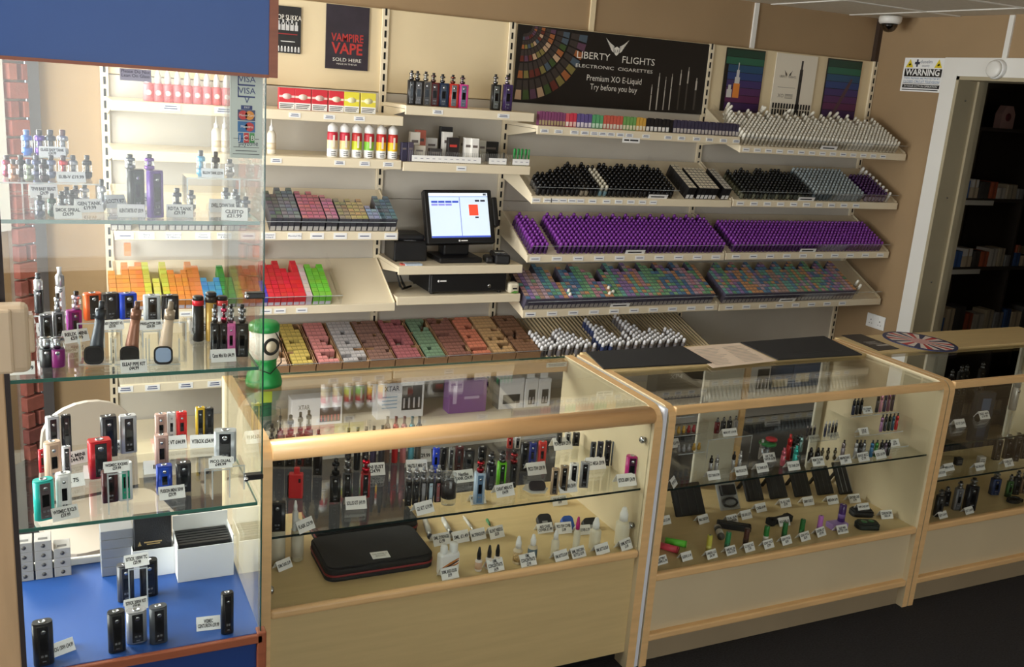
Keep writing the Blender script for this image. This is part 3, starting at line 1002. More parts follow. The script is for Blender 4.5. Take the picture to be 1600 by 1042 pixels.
q = MB()
rect(q, -0.135, 0.13, 0.046, 0.048)
rect(q, -0.135, 0.13, 0.008, 0.013)
ob('print', q, INK, sg, (0, -0.0008, 0))

# security camera, socket, disc over the door
dm = thing('dome_camera', 'white ceiling dome security camera in the corner', 'security camera', (4.50, 4.40, CEIL - 0.002))
ob('housing', MB().lathe([(0.062, 0), (0.066, -0.012), (0.064, -0.03), (0.056, -0.042)][::-1], 28), WHITEW, dm)
ob('lens', MB().lathe([(0.0, -0.075), (0.018, -0.06), (0.02, -0.045)], 16), BLACK, dm)
ob('dome', MB().lathe([(0.004, -0.090), (0.022, -0.086), (0.036, -0.075), (0.045, -0.058), (0.048, -0.042)], 24), glassmat('smoked_dome', (0.35, 0.32, 0.3), 1.45), dm)
sk = thing('wall_socket', 'white double wall socket low on the side wall', 'socket', (RX - 0.001, 4.262, 0.49), rz=-math.pi / 2)
ob('plate', MB().rbox(-0.073, 0.073, -0.009, 0, 0, 0.086, 0.003, 2), WHITE, sk)
for sx in (-0.036, 0.036):
    ob('switch', MB().rbox(sx - 0.006 + (0.018 if sx < 0 else -0.018), sx + 0.006 + (0.018 if sx < 0 else -0.018), -0.012, -0.008, 0.058, 0.078, 0.001, 1), WHITE, sk)
    ob('holes', MB().box(sx - 0.003, sx + 0.003, -0.0095, -0.0088, 0.045, 0.053).box(sx - 0.013, sx - 0.007, -0.0095, -0.0088, 0.025, 0.029).box(sx + 0.007, sx + 0.013, -0.0095, -0.0088, 0.025, 0.029), SLOT, sk)
fd = thing('door_bell_disc', 'white round plastic disc over the doorway under the cover strip', 'bell', (RX - 0.021, 3.72, 2.07), rot=(math.pi / 2, 0, -math.pi / 2))
ob('base', MB().lathe([(0.052, 0), (0.052, 0.02), (0.046, 0.028)], 28), WHITE, fd)
ob('cap', MB().lathe([(0.045, 0.028), (0.045, 0.04), (0.036, 0.046)], 28), WHITEW, fd)

# ================================================================== THE TILL
ti = thing('till_screen', 'black till with lit touch screen on a stand', 'till', (1.84, 4.42, z2c))
ob('foot', MB().rbox(-0.115, 0.115, -0.10, 0.09, 0, 0.028, 0.008, 2), BLACK, ti)
ob('neck', MB().rbox(-0.07, 0.07, -0.03, 0.05, 0.026, 0.12, 0.01, 2), BLACK, ti)
TM = Matrix.Translation((0, -0.098, 0.10)) @ Matrix.Rotation(math.radians(-22), 4, 'X') @ Matrix.Rotation(math.radians(-4), 4, 'Z')
mon = ob('monitor', MB().rbox(-0.178, 0.178, 0, 0.045, 0, 0.272, 0.008, 2), BLACK, ti)
mon.matrix_local = TM
ob('rear_housing', MB().rbox(-0.13, 0.13, 0.04, 0.085, 0.03, 0.2, 0.012, 2), BLACK, mon)
scr = ob('screen', MB().box(-0.153, 0.153, -0.001, 0.003, 0.03, 0.254), mat('lit_screen', (206, 222, 236), 0.2, emit=0.4), mon)
q = MB()
rect(q, -0.153, 0.153, 0.238, 0.254, 0)
rect(q, 0.003, 0.0055, 0.032, 0.232, 1)
rect(q, -0.153, 0.153, 0.234, 0.2365, 1)
rect(q, -0.153, 0.153, 0.03, 0.038, 1)
for k in range(4):
    rect(q, -0.142 + k * 0.036, -0.11 + k * 0.036, 0.204, 0.214, 1)
    if k < 3:
        rect(q, -0.142 + k * 0.036, -0.11 + k * 0.036, 0.19, 0.2, 2)
rect(q, 0.05, 0.098, 0.14, 0.195, 3)
rect(q, 0.085, 0.108, 0.21, 0.219, 4)
rect(q, 0.114, 0.138, 0.21, 0.219, 4)
rect(q, 0.08, 0.098, 0.126, 0.134, 4)
rect(q, 0.13, 0.146, 0.241, 0.251, 4)
ob('screen_layout', q, [mat('scr_bar', (226, 236, 246), 0.3, emit=0.4), mat('scr_blue', (60, 84, 190), 0.3, emit=0.4), mat('scr_lilac', (140, 140, 220), 0.3, emit=0.4),
                        mat('scr_red', (226, 80, 56), 0.3, emit=0.4), mat('scr_dark', (40, 44, 60), 0.3)], mon, (0, -0.0016, 0))
ob('maker_mark', MB().lathe([(0.005, 0), (0.005, 0.0006)], 14, M=Matrix.Translation((-0.012, -0.0002, 0.014)) @ Matrix.Rotation(math.pi / 2, 4, 'X')).box(-0.004, 0.03, -0.0008, 0, 0.0115, 0.0165), CARD, mon)
ob('card_swipe', MB().rbox(0.176, 0.206, 0.0, 0.05, 0.085, 0.235, 0.008, 2), BLACK, mon)
rp = thing('receipt_printer', 'black receipt printer left of the till screen', 'printer', (1.600, 4.47, z2c), rz=-0.05)
ob('body', MB().rbox(-0.085, 0.085, -0.09, 0.09, 0, 0.10, 0.008, 2), BLACK, rp)
ob('lid', MB().rbox(-0.08, 0.08, -0.06, 0.085, 0.098, 0.128, 0.012, 2), mat('charcoal_plastic', (36, 36, 40), 0.45), rp)
ob('paper_slot', MB().box(-0.03, 0.03, -0.066, -0.06, 0.1, 0.102), STEEL, rp)
ct = thing('card_terminal', 'black card payment terminal beside the till stand', 'card terminal', (2.06, 4.345, z2c), rz=-0.2)
ob('body', MB().rbox(-0.04, 0.04, -0.07, 0.07, 0, 0.05, 0.01, 2), BLACK, ct)
ob('display', MB().box(-0.028, 0.028, -0.02, 0.0, 0.0495, 0.052), mat('grey_lcd', (170, 176, 172), 0.2), ct)
ob('cradle', MB().rbox(-0.085, -0.042, -0.06, 0.03, 0, 0.035, 0.012, 2), BLACK, ct)
kp = MB()
for i in range(3):
    for j in range(3):
        kp.box(-0.025 + i * 0.018, -0.012 + i * 0.018, -0.06 + j * 0.012, -0.052 + j * 0.012, 0.049, 0.053)
ob('keypad', kp, rgb((60, 62, 68)), ct)
q = thing('receipt_card', 'pale blue card lying on the till shelf edge', 'card', onY(645, 410, YA + 0.012) * 1.0)
q.location = (onY(645, 410, YA + 0.03).x, YA + 0.03, z2c)
ob('card', MB().box(-0.042, 0.042, -0.022, 0.022, 0, 0.008), rgb((176, 190, 206)), q)
ob('red_corner', MB().box(-0.06, -0.043, -0.01, 0.02, 0, 0.006), rgb((200, 90, 80)), q)
cdw = thing('cash_drawer', 'black metal cash drawer under the till', 'cash drawer', (1.875, 4.285, z2d))
DRW = mat('black_powder_coat', (18, 18, 20), 0.4, var=0.1, vscale=80)
ob('case', MB().rbox(-0.21, 0.205, 0.006, 0.30, 0.012, 0.106, 0.004, 1), DRW, cdw)
df = ob('drawer_front', MB().rbox(-0.204, 0.2, -0.006, 0.008, 0.016, 0.102, 0.003, 1), DRW, cdw)
ob('lock', MB().lathe([(0.009, 0), (0.009, 0.003), (0.005, 0.004)], 16, M=Matrix.Translation((0.107, -0.006, 0.042)) @ Matrix.Rotation(math.pi / 2, 4, 'X')), STEEL, df)
ob('maker_mark', MB().lathe([(0.006, 0), (0.006, 0.0006)], 14, M=Matrix.Translation((-0.165, -0.0062, 0.07)) @ Matrix.Rotation(math.pi / 2, 4, 'X')).box(-0.157, -0.125, -0.0068, -0.006, 0.067, 0.074), CARD, df)
for sx in (-0.185, 0.18):
    for sy in (0.03, 0.27):
        ob('foot', MB().lathe([(0.01, 0), (0.009, 0.013)], 12, c=(sx, sy)), BLACK, cdw)
cb = tag(ob('till_cable', MB().tube([(1.53, 4.40, z2c + 0.01), (1.512, 4.36, 0.90), (1.52, 4.30, 0.82), (1.56, 4.38, z2d + 0.012), (1.63, 4.45, z2d + 0.01)], 0.006, 8)
                 .tube([(1.55, 4.44, z2c + 0.006), (1.522, 4.37, 0.91), (1.54, 4.32, 0.83), (1.59, 4.42, z2d + 0.01)], 0.006, 8), BLACK), 'black cables hanging at the left end of the till shelf', 'cable')
bgp = thing('paper_bag', 'small cream paper bag with a green leaf lying beside the cash drawer', 'bag', (2.125, 4.30, z2d))
ob('bag', MB().rbox(-0.035, 0.025, -0.03, 0.03, 0, 0.055, 0.014, 2), rgb((222, 214, 190), 0.7), bgp)
ob('leaf', MB().poly([(-0.03, -0.034, 0.004), (0.0, -0.036, 0.002), (0.02, -0.035, 0.01), (-0.005, -0.034, 0.016)]), rgb((90, 150, 60), 0.6), bgp)
ob('print', MB().box(-0.015, 0.01, -0.0305, -0.0295, 0.022, 0.03), INK, bgp)

# ================================================================== STOCK ON THE WALL SHELVES
def carton(w_, d_, h_, b=0.0008):
    """small printed carton: slot 0 sides, slot 1 top, slot 2 lower front band"""
    def mk():
        m = MB()
        hw, hd = w_ / 2 - 0.0006, d_ / 2 - 0.0006
        zb = h_ * 0.38
        m.box(-hw, hw, -hd, hd, 0, h_, (0, 1, 0, 0, 0, 0))
        m.add([(-hw * 0.86, -hd - 0.0004, h_ * 0.05), (hw * 0.86, -hd - 0.0004, h_ * 0.05), (hw * 0.86, -hd - 0.0004, zb), (-hw * 0.86, -hd - 0.0004, zb)], [(0, 1, 2, 3)], 2)
        m.add([(-hw * 0.8, -hd * 0.8, h_ + 0.0003), (hw * 0.8, -hd * 0.8, h_ + 0.0003), (hw * 0.8, -hd * 0.5, h_ + 0.0003), (-hw * 0.8, -hd * 0.5, h_ + 0.0003)], [(0, 1, 2, 3)], 0)
        return m.mesh('carton')
    return cached(('carton', w_, d_, h_), mk)


def flask(r=0.0115, h=0.064, caph=0.42, seg=9):
    """small dropper bottle: slot 0 body, slot 1 cap, slot 2 label"""
    def mk():
        z1 = h * (1 - caph)
        return MB().lathe([(r * 0.9, 0, 0), (r, h * 0.03, 0), (r, h * 0.1, 2), (r, z1 * 0.85, 0), (r * 0.7, z1, 1), (r * 0.84, z1 + 0.001, 1), (r * 0.80, h * 0.86, 1), (r * 0.66, h * 0.95, 1), (r * 0.42, h, 1)], seg).mesh('bottle')
    return cached(('flask', r, h, caph, seg), mk)


def fill(M, ang, cells, name, label, cat, group, mats_of, me, limit=300):
    """cells: (x, v, key) in the tray frame; the frontmost become objects, the rest one joined 'stuff' mesh"""
    cells = sorted(cells, key=lambda c: c[1])
    rot = (ang, 0, 0)
    for x, v, k in cells[:limit]:
        o = ob(name, me, mats_of(k), None, M @ Vector((x, v, 0.0005)), rot)
        tag(o, label, cat, group)
    return cells[limit:]


def stuff(M, ang, cells, name, label, cat, mats_list, idx_of, me):
    if not cells:
        return
    b = MB()
    vs_ = [v.co.copy() for v in me.vertices]
    fs = [list(p.vertices) for p in me.polygons]
    mi = [p.material_index for p in me.polygons]
    sm = me.polygons[0].use_smooth
    for x, v, k in cells:
        off = idx_of(k)
        b.add(vs_, fs, [off[i] for i in mi], sm, M @ Matrix.Translation((x, v, 0.0005)))
    o = ob(name, b, mats_list)
    tag(o, label, cat, None, 'stuff')


CORE = 0.014
# ---- black bottles
FL = flask()
bk = [(rgb((24, 23, 24), 0.35), rgb((16, 16, 17), 0.3), rgb((40, 38, 36), 0.4)), (rgb((70, 64, 52), 0.3), rgb((30, 28, 26), 0.35), rgb((150, 140, 120), 0.4)), (rgb((120, 130, 120), 0.3), rgb((196, 190, 170), 0.4), rgb((110, 140, 150), 0.4))]
prof = [4, 5, 5, 5, 6, 6, 7, 7, 8, 9, 8, 7, 9, 8, 8, 7, 9, 9, 8, 8, 9, 9, 8, 9, 9, 8, 9, 9, 8, 8]
cells = []
for i, n in enumerate(prof):
    for j in range(n):
        cells.append((2.205 + i * 0.0273, 0.02 + j * 0.0262, 2 if i in (13, 14) and j < 7 else (1 if i in (9, 10) else 0)))
fill(M3b, SL, cells, 'black_bottle', 'small black capped bottle in the slanted tray under the long black banner', 'bottle', 'black bottles under the banner', lambda k: bk[k], FL)
# ---- cream topped tubes between the two bays
CT_ = carton(0.024, 0.024, 0.07)
cr = [(rgb((26, 26, 28)), rgb((236, 228, 206)), rgb((226, 226, 224))), (rgb((30, 30, 32)), rgb((212, 208, 196)), rgb((226, 226, 224)))]
cells = [(3.10 + i * 0.026, 0.02 + j * 0.0255, 0) for i in range(2) for j in range(9)] + [(3.17 + i * 0.026, 0.02 + j * 0.0255, 0) for i in range(5) for j in range(8)] + [(3.335 + i * 0.026, 0.02 + j * 0.0255, 1) for i in range(2) for j in range(8)]
fill(M3b, SL, cells, 'cream_top_box', 'black box with cream top in the slanted tray right of the black bottles', 'box', 'cream topped boxes', lambda k: cr[k], CT_)
# ---- mixed bottles on the corner bay
gb_ = [(rgb((60, 64, 50)), rgb((30, 32, 28)), rgb((120, 122, 100))), (rgb((34, 34, 32)), rgb((22, 22, 22)), rgb((70, 74, 64)))]
cells = []
for i in range(18):
    for j in range([8, 7, 8, 8, 9, 8, 7, 8, 9, 9, 8, 8, 9, 9, 9, 8, 8, 7][i]):
        cells.append((3.47 + i * 0.0272, 0.02 + j * 0.0262, i % 3 == 0))
fill(M4b, SL, cells, 'olive_bottle', 'small dark olive bottle in the corner bay tray under the white bottles', 'bottle', 'dark olive bottles', lambda k: gb_[0 if k else 1], FL)
sv = (rgb((96, 108, 112), 0.25), rgb((150, 160, 162), 0.3), rgb((84, 94, 98)))
cells = [(3.985 + i * 0.0275, 0.02 + j * 0.0262, 0) for i in range(14) for j in range(10)]
fill(M4b, SL, cells, 'silver_cap_bottle', 'small silver capped bottle in the corner bay tray', 'bottle', 'silver capped bottles', lambda k: sv, FL)
pu = (rgb((70, 44, 84), 0.35), rgb((66, 30, 82), 0.4), rgb((120, 110, 128)))
cells = [(4.395 + i * 0.0275, 0.02 + j * 0.0262, 0) for i in range(6) for j in range(8)]
fill(M4b, SL, cells, 'plum_bottle', 'small plum bottle beside the white tipped column near the corner', 'bottle', 'plum bottles', lambda k: pu, FL)
wt = (rgb((214, 210, 200), 0.35), rgb((238, 236, 230), 0.35), rgb((180, 172, 160)))
cells = [(4.566, 0.02 + j * 0.034, 0) for j in range(9)]
fill(M4b, SL, cells, 'white_tip_bottle', 'small white tipped bottle in the single column nearest the corner', 'bottle', 'white tipped column by the corner', lambda k: wt, FL)
# ---- white bottles on the top corner tray
WF = flask(0.0112, 0.072, 0.45)
wb_ = (mat('milky_bottle', (222, 216, 200), 0.35), mat('milky_cap', (232, 228, 214), 0.35), mat('milky_label', (168, 160, 140), 0.5))
cells = []
for i in range(43):
    for j in range(max(5, min(11, 9 + (i * 7 % 5) - 2))):
        cells.append((3.42 + i * 0.0272, 0.02 + j * 0.0265, 0))
rest = fill(M4a, SL, cells, 'white_bottle', 'small white bottle in the packed tray under the three posters', 'bottle', 'white bottles under the posters', lambda k: wb_, WF)
stuff(M4a, SL, rest, 'e_liquid_bottles', 'rear rows of small white bottles under the three posters', 'bottles', list(wb_), lambda k: (0, 1, 2), WF)
for i, (x, v) in enumerate(((3.47, 0.30), (3.50, 0.33), (3.72, 0.315), (3.74, 0.325), (3.9, 0.31), (3.95, 0.31), (4.07, 0.3), (4.24, 0.31), (4.27, 0.315), (4.36, 0.29))):
    o = ob('e_liquid_bottle', WF, wb_, None, M4a @ Vector((x, v, 0.02)), (SL + 0.2, 0.3 * (-1) ** i, 0))
    tag(o, 'loose white bottle lying tilted on top of the packed white bottles', 'bottle', 'loose white bottles')
# ---- purple bottles
pm = [mat('purple_bottle', (92, 44, 116), 0.3), mat('purple_cap', (132, 60, 160), 0.3), mat('purple_label', (70, 40, 84), 0.45)]
cells = []
for i in range(45):
    x = 2.19 + i * 0.0270
    if 4 <= i <= 5:
        continue
    n = 10 + (i * 5 % 3) - 1 + (1 if i in (0, 6, 12, 18) else 0)
    for j in range(min(n, 12)):
        cells.append((x, 0.02 + j * 0.0258, 0))
rest = fill(M3c, SL, cells, 'purple_bottle', 'small purple capped bottle in the packed tray right of the till screen', 'bottle', 'purple capped bottles', lambda k: pm, FL, 300)
stuff(M3c, SL, rest, 'e_liquid_bottles', 'rear rows of small purple capped bottles right of the till screen', 'bottles', pm, lambda k: (0, 1, 2), FL)
cells = [(3.435 + i * 0.0270, 0.02 + j * 0.0258, 0) for i in range(43) for j in range(9 + (i * 3 % 3)) if i != 0]
stuff(M4c, SL, cells, 'e_liquid_bottles', 'packed rows of small purple capped bottles in the corner bay', 'bottles', pm, lambda k: (0, 1, 2), FL)
# ---- many-coloured boxes
XB = carton(0.0265, 0.0255, 0.068)
cols = [(214, 156, 166), (112, 158, 190), (120, 180, 136), (222, 166, 116), (166, 136, 190), (126, 190, 178), (206, 178, 190), (96, 136, 176), (146, 196, 146), (190, 156, 140)]
SIDE = rgb((84, 80, 98), 0.45)
BAND = rgb((170, 166, 164), 0.5)
xm = [SIDE, BAND] + [rgb(c, 0.4) for c in cols]


def colbox(x0, n, rows):
    out = []
    for i in range(n):
        base = random.randrange(10)
        for j in range(rows(i)):
            out.append((x0 + i * 0.0275, 0.022 + j * 0.0262, base if random.random() < 0.6 else random.randrange(10)))
    return out


cells = colbox(2.185, 43, lambda i: 8 + (i * 7 % 4) if i not in (8, 9, 17, 18) else 5)
rest = fill(M3d, SL, cells, 'pastel_box', 'small box with pastel top in the packed lowest tray right of the cash drawer', 'box', 'pastel topped boxes', lambda k: (SIDE, xm[2 + k], BAND), XB, 300)
stuff(M3d, SL, rest, 'e_liquid_boxes', 'rear rows of small pastel topped boxes right of the cash drawer', 'boxes', xm, lambda k: (0, 2 + k, 1), XB)
cells = colbox(3.44, 36, lambda i: 8 + (i * 5 % 4))
stuff(M4d, SL, cells, 'e_liquid_boxes', 'packed rows of small pastel topped boxes in the corner bay', 'boxes', xm, lambda k: (0, 2 + k, 1), XB)
for k, (x, v, lst) in enumerate(((2.425, 0.03, M3d), (2.43, 0.06, M3d), (2.665, 0.03, M3d), (2.69, 0.04, M3d), (2.68, 0.075, M3d), (4.46, 0.04, M4d), (4.47, 0.08, M4d))):
    o = ob('e_liquid_bottle', WF, wb_, None, lst @ Vector((x, v, 0.012 if k else 0.012)), (SL - 0.1, 0.15, 0))
    tag(o, 'loose white capped bottle standing among the pastel topped boxes', 'bottle', 'white bottles among the boxes')

# ---- grey, pink and blue boxes left of the till
B1C = carton(0.0262, 0.0262, 0.07)


def run(M, px_y, spec, w_, label, group, me, yfront, pitch, side=None, band=None):
    for (px, n, c, rows, lab) in spec:
        c = tuple(int(v * 0.80 + 26) for v in c)
        x = onY(px, px_y, yfront).x
        s_ = side or tuple(int(v * 0.55) for v in c)
        for i in range(n):
            for j in range(rows - (i % 2)):
                cc = tuple(max(0, min(255, v + random.randint(-9, 9))) for v in c)
                o = ob(lab.split(' run')[0].replace(' ', '_') + '_box', me, (rgb(s_ if side else c, 0.45), rgb(tuple((v // 6) * 6 for v in cc), 0.45), rgb(band or (206, 204, 200))), None, M @ Vector((x + i * w_, 0.02 + j * pitch, 0.0005)), (SL, 0, 0))
                tag(o, lab + label, 'box', lab + group)


run(M1c, 345, [(178, 3, (140, 134, 140), 5, 'lilac grey'), (222, 4, (130, 120, 130), 3, 'taupe'), (268, 6, (182, 150, 156), 3, 'dusty pink'), (330, 6, (150, 140, 146), 4, 'pale grey'),
               (425, 2, (92, 96, 96), 8, 'dark grey'), (444, 3, (120, 124, 130), 9, 'mid grey'), (474, 4, (198, 112, 126), 8, 'rose red'),
               (512, 2, (206, 130, 150), 7, 'bright pink'), (532, 2, (160, 150, 120), 6, 'khaki'), (550, 3, (196, 176, 116), 6, 'straw yellow'), (556 + 21, 3, (160, 176, 206), 4, 'pale blue'), (588 + 8, 3, (110, 136, 150), 7, 'slate blue')],
    0.0268, ' box in the slanted shelf left of the till screen', ' boxes left of the till', B1C, 4.29, 0.0268, side=(70, 70, 78))
BXD = carton(0.0285, 0.0285, 0.055)
run(M1d, 460, [(178, 2, (226, 140, 64), 7, 'pale orange'), (200, 2, (228, 138, 60), 9, 'orange tall run'), (222, 1, (230, 134, 56), 9, 'orange single run'), (233, 1, (206, 200, 70), 9, 'yellow tall run'),
               (247, 1, (214, 208, 80), 5, 'lemon short run'), (261, 1, (206, 200, 64), 9, 'yellow second run'), (272, 3, (238, 140, 50), 7, 'bright orange'), (302, 1, (232, 130, 56), 9, 'deep orange run'),
               (312, 1, (234, 136, 64), 8, 'amber'), (322, 3, (64, 148, 206), 5, 'sky blue'), (352, 1, (60, 150, 60), 8, 'green'), (362, 1, (110, 200, 80), 5, 'lime'),
               (373, 1, (204, 198, 76), 8, 'mustard'), (383, 3, (222, 130, 70), 8, 'burnt orange'), (412, 1, (70, 64, 190), 4, 'violet blue'), (422, 3, (222, 36, 44), 9, 'crimson'),
               (452, 2, (230, 30, 40), 7, 'scarlet'), (471, 1, (232, 34, 42), 9, 'tall scarlet run'), (481, 1, (226, 200, 200), 8, 'white and red'), (492, 3, (112, 206, 50), 8, 'bright green')],
    0.0292, ' box in the slanted shelf below the grey boxes', ' boxes of the bright shelf', BXD, 4.29, 0.0292, band=(200, 196, 214))
for k, (px, py) in enumerate(((199, 385), (400, 388))):
    p = onY(px, py, 4.55)
    tag(ob('e_liquid_box', BXD, (rgb((226, 130, 60)), rgb((232, 140, 70)), rgb((220, 150, 100))), None, (p.x, 4.55, p.z - 0.04)), 'orange box standing higher at the back of the bright box shelf', 'box', 'orange boxes at the back')

# ---- boxes and bottles on the flat shelves
for k, (px, c, c2) in enumerate(((447, (206, 48, 60), (236, 200, 196)), (472, (206, 46, 58), (240, 214, 200)), (498, (200, 40, 54), (236, 196, 190)), (524, (206, 44, 56), (240, 220, 196)), (548, (226, 214, 60), (244, 240, 190)), (574, (222, 208, 70), (236, 232, 180)))):
    p = onY(px, 175, 4.345)
    t = thing('liquid_carton', 'yellow printed carton beside the red cartons, %s' % ('nearer them' if k == 4 else 'nearer the till') if k > 3 else 'red printed carton on the top left shelf, %s from the cabinet' % ('first', 'second', 'third', 'fourth')[k], 'carton', (p.x, 4.345, z1a), group='cartons on the top left shelf')
    ob('box', cached('lc', lambda: MB().rbox(-0.035, 0.035, -0.012, 0.012, 0, 0.092, 0.001, 1).mesh('box')), rgb(c), t)
    ob('warning_panel', cached('lcw', lambda: MB().box(-0.0345, 0.0345, -0.0128, -0.0118, 0.001, 0.03).mesh('w')), CARD, t)
    ob('warning_print', cached('lcp', lambda: MB().box(-0.03, 0.03, -0.0134, -0.0127, 0.021, 0.024).box(-0.03, 0.026, -0.0134, -0.0127, 0.014, 0.017).box(-0.03, 0.02, -0.0134, -0.0127, 0.007, 0.010).mesh('p')), INK, t)
    ob('badge', cached('lcb', lambda: MB().lathe([(0.02, 0), (0.02, 0.0008)], 20, M=Matrix.Translation((0, -0.012, 0.056)) @ Matrix.Rotation(math.pi / 2, 4, 'X') @ Matrix.Scale(0.62, 4, (0, 1, 0))).box(-0.034, 0.034, -0.0124, -0.0118, 0.051, 0.060).mesh('b')), rgb(c2), t)
PINKB = mat('pink_striped_label', (226, 110, 116), 0.4, var=0.25, vscale=90)
for k in range(10):
    p = onY(232 + k * 15.2, 150, 4.345)
    t = thing('pink_bottle', 'clear capped bottle with pink and white label in the row seen through the cabinet glass', 'bottle', (p.x, 4.345, z1a), group='pink label bottles')
    ob('body', cached('pkb', lambda: MB().lathe([(0.019, 0), (0.021, 0.003), (0.021, 0.066), (0.018, 0.074)], 18).mesh('b')), PINKB, t)
    ob('badge', cached('pkd', lambda: MB().lathe([(0.011, 0), (0.011, 0.002), (0.006, 0.0021)], 16, M=Matrix.Translation((0, -0.0195, 0.036)) @ Matrix.Rotation(math.pi / 2, 4, 'X')).mesh('b')), rgb((244, 214, 212)), t)
    ob('cap', cached('pkc', lambda: MB().lathe([(0.014, 0.073), (0.013, 0.10), (0.008, 0.12), (0.003, 0.128)], 14).mesh('c')), mat('frosted_cap', (232, 228, 226), 0.3), t)
for k, (px, c1_, c2_) in enumerate(((519, (196, 40, 60), (226, 208, 170)), (538, (196, 44, 66), (230, 208, 150)), (557, (190, 50, 50), (196, 206, 40)), (576, (190, 44, 56), (130, 196, 60)), (595, (190, 36, 36), (240, 190, 30)), (613, (200, 50, 40), (246, 196, 20)))):
    p = onY(px, 235, 4.33)
    t = thing('tall_bottle', 'tall bottle with red over %s band, %s from the till end of its row' % (('cream', 'sand', 'yellow green', 'leaf green', 'amber', 'gold')[k], ('sixth', 'fifth', 'fourth', 'third', 'second', 'first')[k]), 'bottle', (p.x, 4.33, z1b), group='striped tall bottles')
    ob('body', cached('sfb', lambda: MB().lathe([(0.021, 0), (0.0235, 0.004, 0), (0.0235, 0.036, 1), (0.0235, 0.075, 2), (0.0235, 0.104, 2), (0.021, 0.112, 2)], 20).mesh('b')), [CARD, rgb(c2_), rgb(c1_)], t)
    ob('warning_print', cached('sfp', lambda: MB().box(-0.011, 0.011, -0.0238, -0.0215, 0.024, 0.027).box(-0.011, 0.009, -0.0238, -0.0215, 0.016, 0.019).box(-0.01, 0.011, -0.0238, -0.0215, 0.008, 0.011).mesh('p')), INK, t)
    ob('name_strip', cached('sfn', lambda: MB().box(-0.0045, 0.0045, -0.0242, -0.0225, 0.045, 0.098).mesh('n')), rgb((236, 226, 214)), t)
    ob('cap', cached('sfc', lambda: MB().lathe([(0.020, 0.111), (0.0225, 0.113), (0.0225, 0.134), (0.015, 0.143), (0.005, 0.152)], 20).mesh('c')), WHITE, t)
for px, lab in ((338, 'first white pump bottle seen through the payment sticker side of the cabinet'), (351, 'second white pump bottle beside its twin behind the payment sticker'), (424, 'white spray bottle at the left end of the striped bottle shelf')):
    p = onY(px, 235, 4.36)
    t = thing('spray_bottle', lab, 'bottle', (p.x, 4.36, z1b))
    ob('body', cached('spb', lambda: MB().lathe([(0.018, 0), (0.02, 0.004), (0.02, 0.085), (0.012, 0.102)], 16).mesh('b')), rgb((236, 230, 214)), t)
    ob('label', cached('spl', lambda: MB().lathe([(0.0203, 0.02), (0.0203, 0.05)], 16).mesh('l')), rgb((222, 206, 180)), t)
    ob('cap', cached('spc', lambda: MB().lathe([(0.010, 0.101), (0.010, 0.118), (0.004, 0.124), (0.003, 0.15)], 12).mesh('c')), WHITE, t)

# little boxes under the black banner
SB = carton(0.0195, 0.03, 0.058)
spec = []
x = 2.19
for n, top, body, band, lab, w_ in ((9, (190, 130, 170), (130, 70, 110), (176, 160, 120), 'narrow violet striped', 0.0165), (1, (230, 140, 150), (206, 90, 100), (240, 230, 224), 'pink', 0.021), (2, (220, 80, 100), (200, 60, 80), (236, 200, 190), 'cherry red', 0.021),
                                    (4, (110, 100, 150), (96, 84, 140), (226, 220, 230), 'violet', 0.022), (3, (110, 170, 120), (90, 160, 110), (200, 226, 206), 'mint green', 0.022), (6, (206, 110, 90), (196, 92, 76), (220, 214, 200), 'brick red', 0.0195),
                                    (4, (150, 180, 110), (110, 160, 90), (226, 220, 190), 'grass green', 0.02), (3, (220, 180, 80), (206, 160, 70), (230, 224, 200), 'honey', 0.02), (6, (40, 40, 44), (26, 26, 30), (232, 232, 228), 'black and white', 0.0245), (1, (20, 20, 22), (18, 18, 20), (20, 20, 24), 'plain black', 0.022),
                                    (19, (206, 140, 140), (60, 56, 80), (196, 190, 186), 'pink topped navy', 0.0228)):
    for i in range(n):
        tag(ob('e_liquid_box', SB, (rgb(body, 0.4), rgb(top, 0.4), rgb(band)), None, (x + w_ / 2, 4.30, z3a), scale=(w_ / 0.0195 * 0.9, 1, 1.12 + 0.05 * (i % 2))), lab + ' small box in the row right under the black banner', 'box', lab + ' boxes under the banner')
        x += w_
big = thing('shelf_notice', 'white printed notice hanging below the small boxes under the banner', 'notice', (onY(986, 219, YB - 0.008).x, YB - 0.0085, 1.556))
ob('card', MB().box(-0.052, 0.052, -0.001, 0, 0, 0.026), CARD, big)
ob('print', MB().box(-0.042, -0.012, -0.0014, -0.001, 0.009, 0.017).box(-0.006, 0.042, -0.0014, -0.001, 0.009, 0.017), INK, big)
for (S, M, x, lab) in ((S3b, M3b, 2.905, 'white paper notice on the riser of the black bottles'), (S3c, M3c, 2.80, 'white paper notice on the riser of the purple bottles near the till'),
                       (S3d, M3d, 2.74, 'white paper notice on the riser of the pastel boxes near the till'), (S4a, M4a, 4.03, 'larger white paper notice on the riser of the white bottles'),
                       (S4b, M4b, 3.92, 'larger white paper notice on the riser of the olive bottles'), (S4c, M4c, 3.99, 'white paper notice on the riser of the purple bottles in the corner bay'), (S4d, M4d, 3.89, 'white paper notice on the riser of the pastel boxes in the corner bay')):
    o = thing('shelf_notice', lab, 'notice', M @ Vector((x, -0.002, 0.004)), rot=(SL, 0, 0))
    ob('card', cached('sn', lambda: MB().box(-0.06, 0.06, -0.001, 0, 0, 0.026).mesh('n')), CARD, o)
    ob('print', cached('snp', lambda: MB().box(-0.045, 0.04, -0.0014, -0.001, 0.009, 0.016).mesh('n')), INK, o)

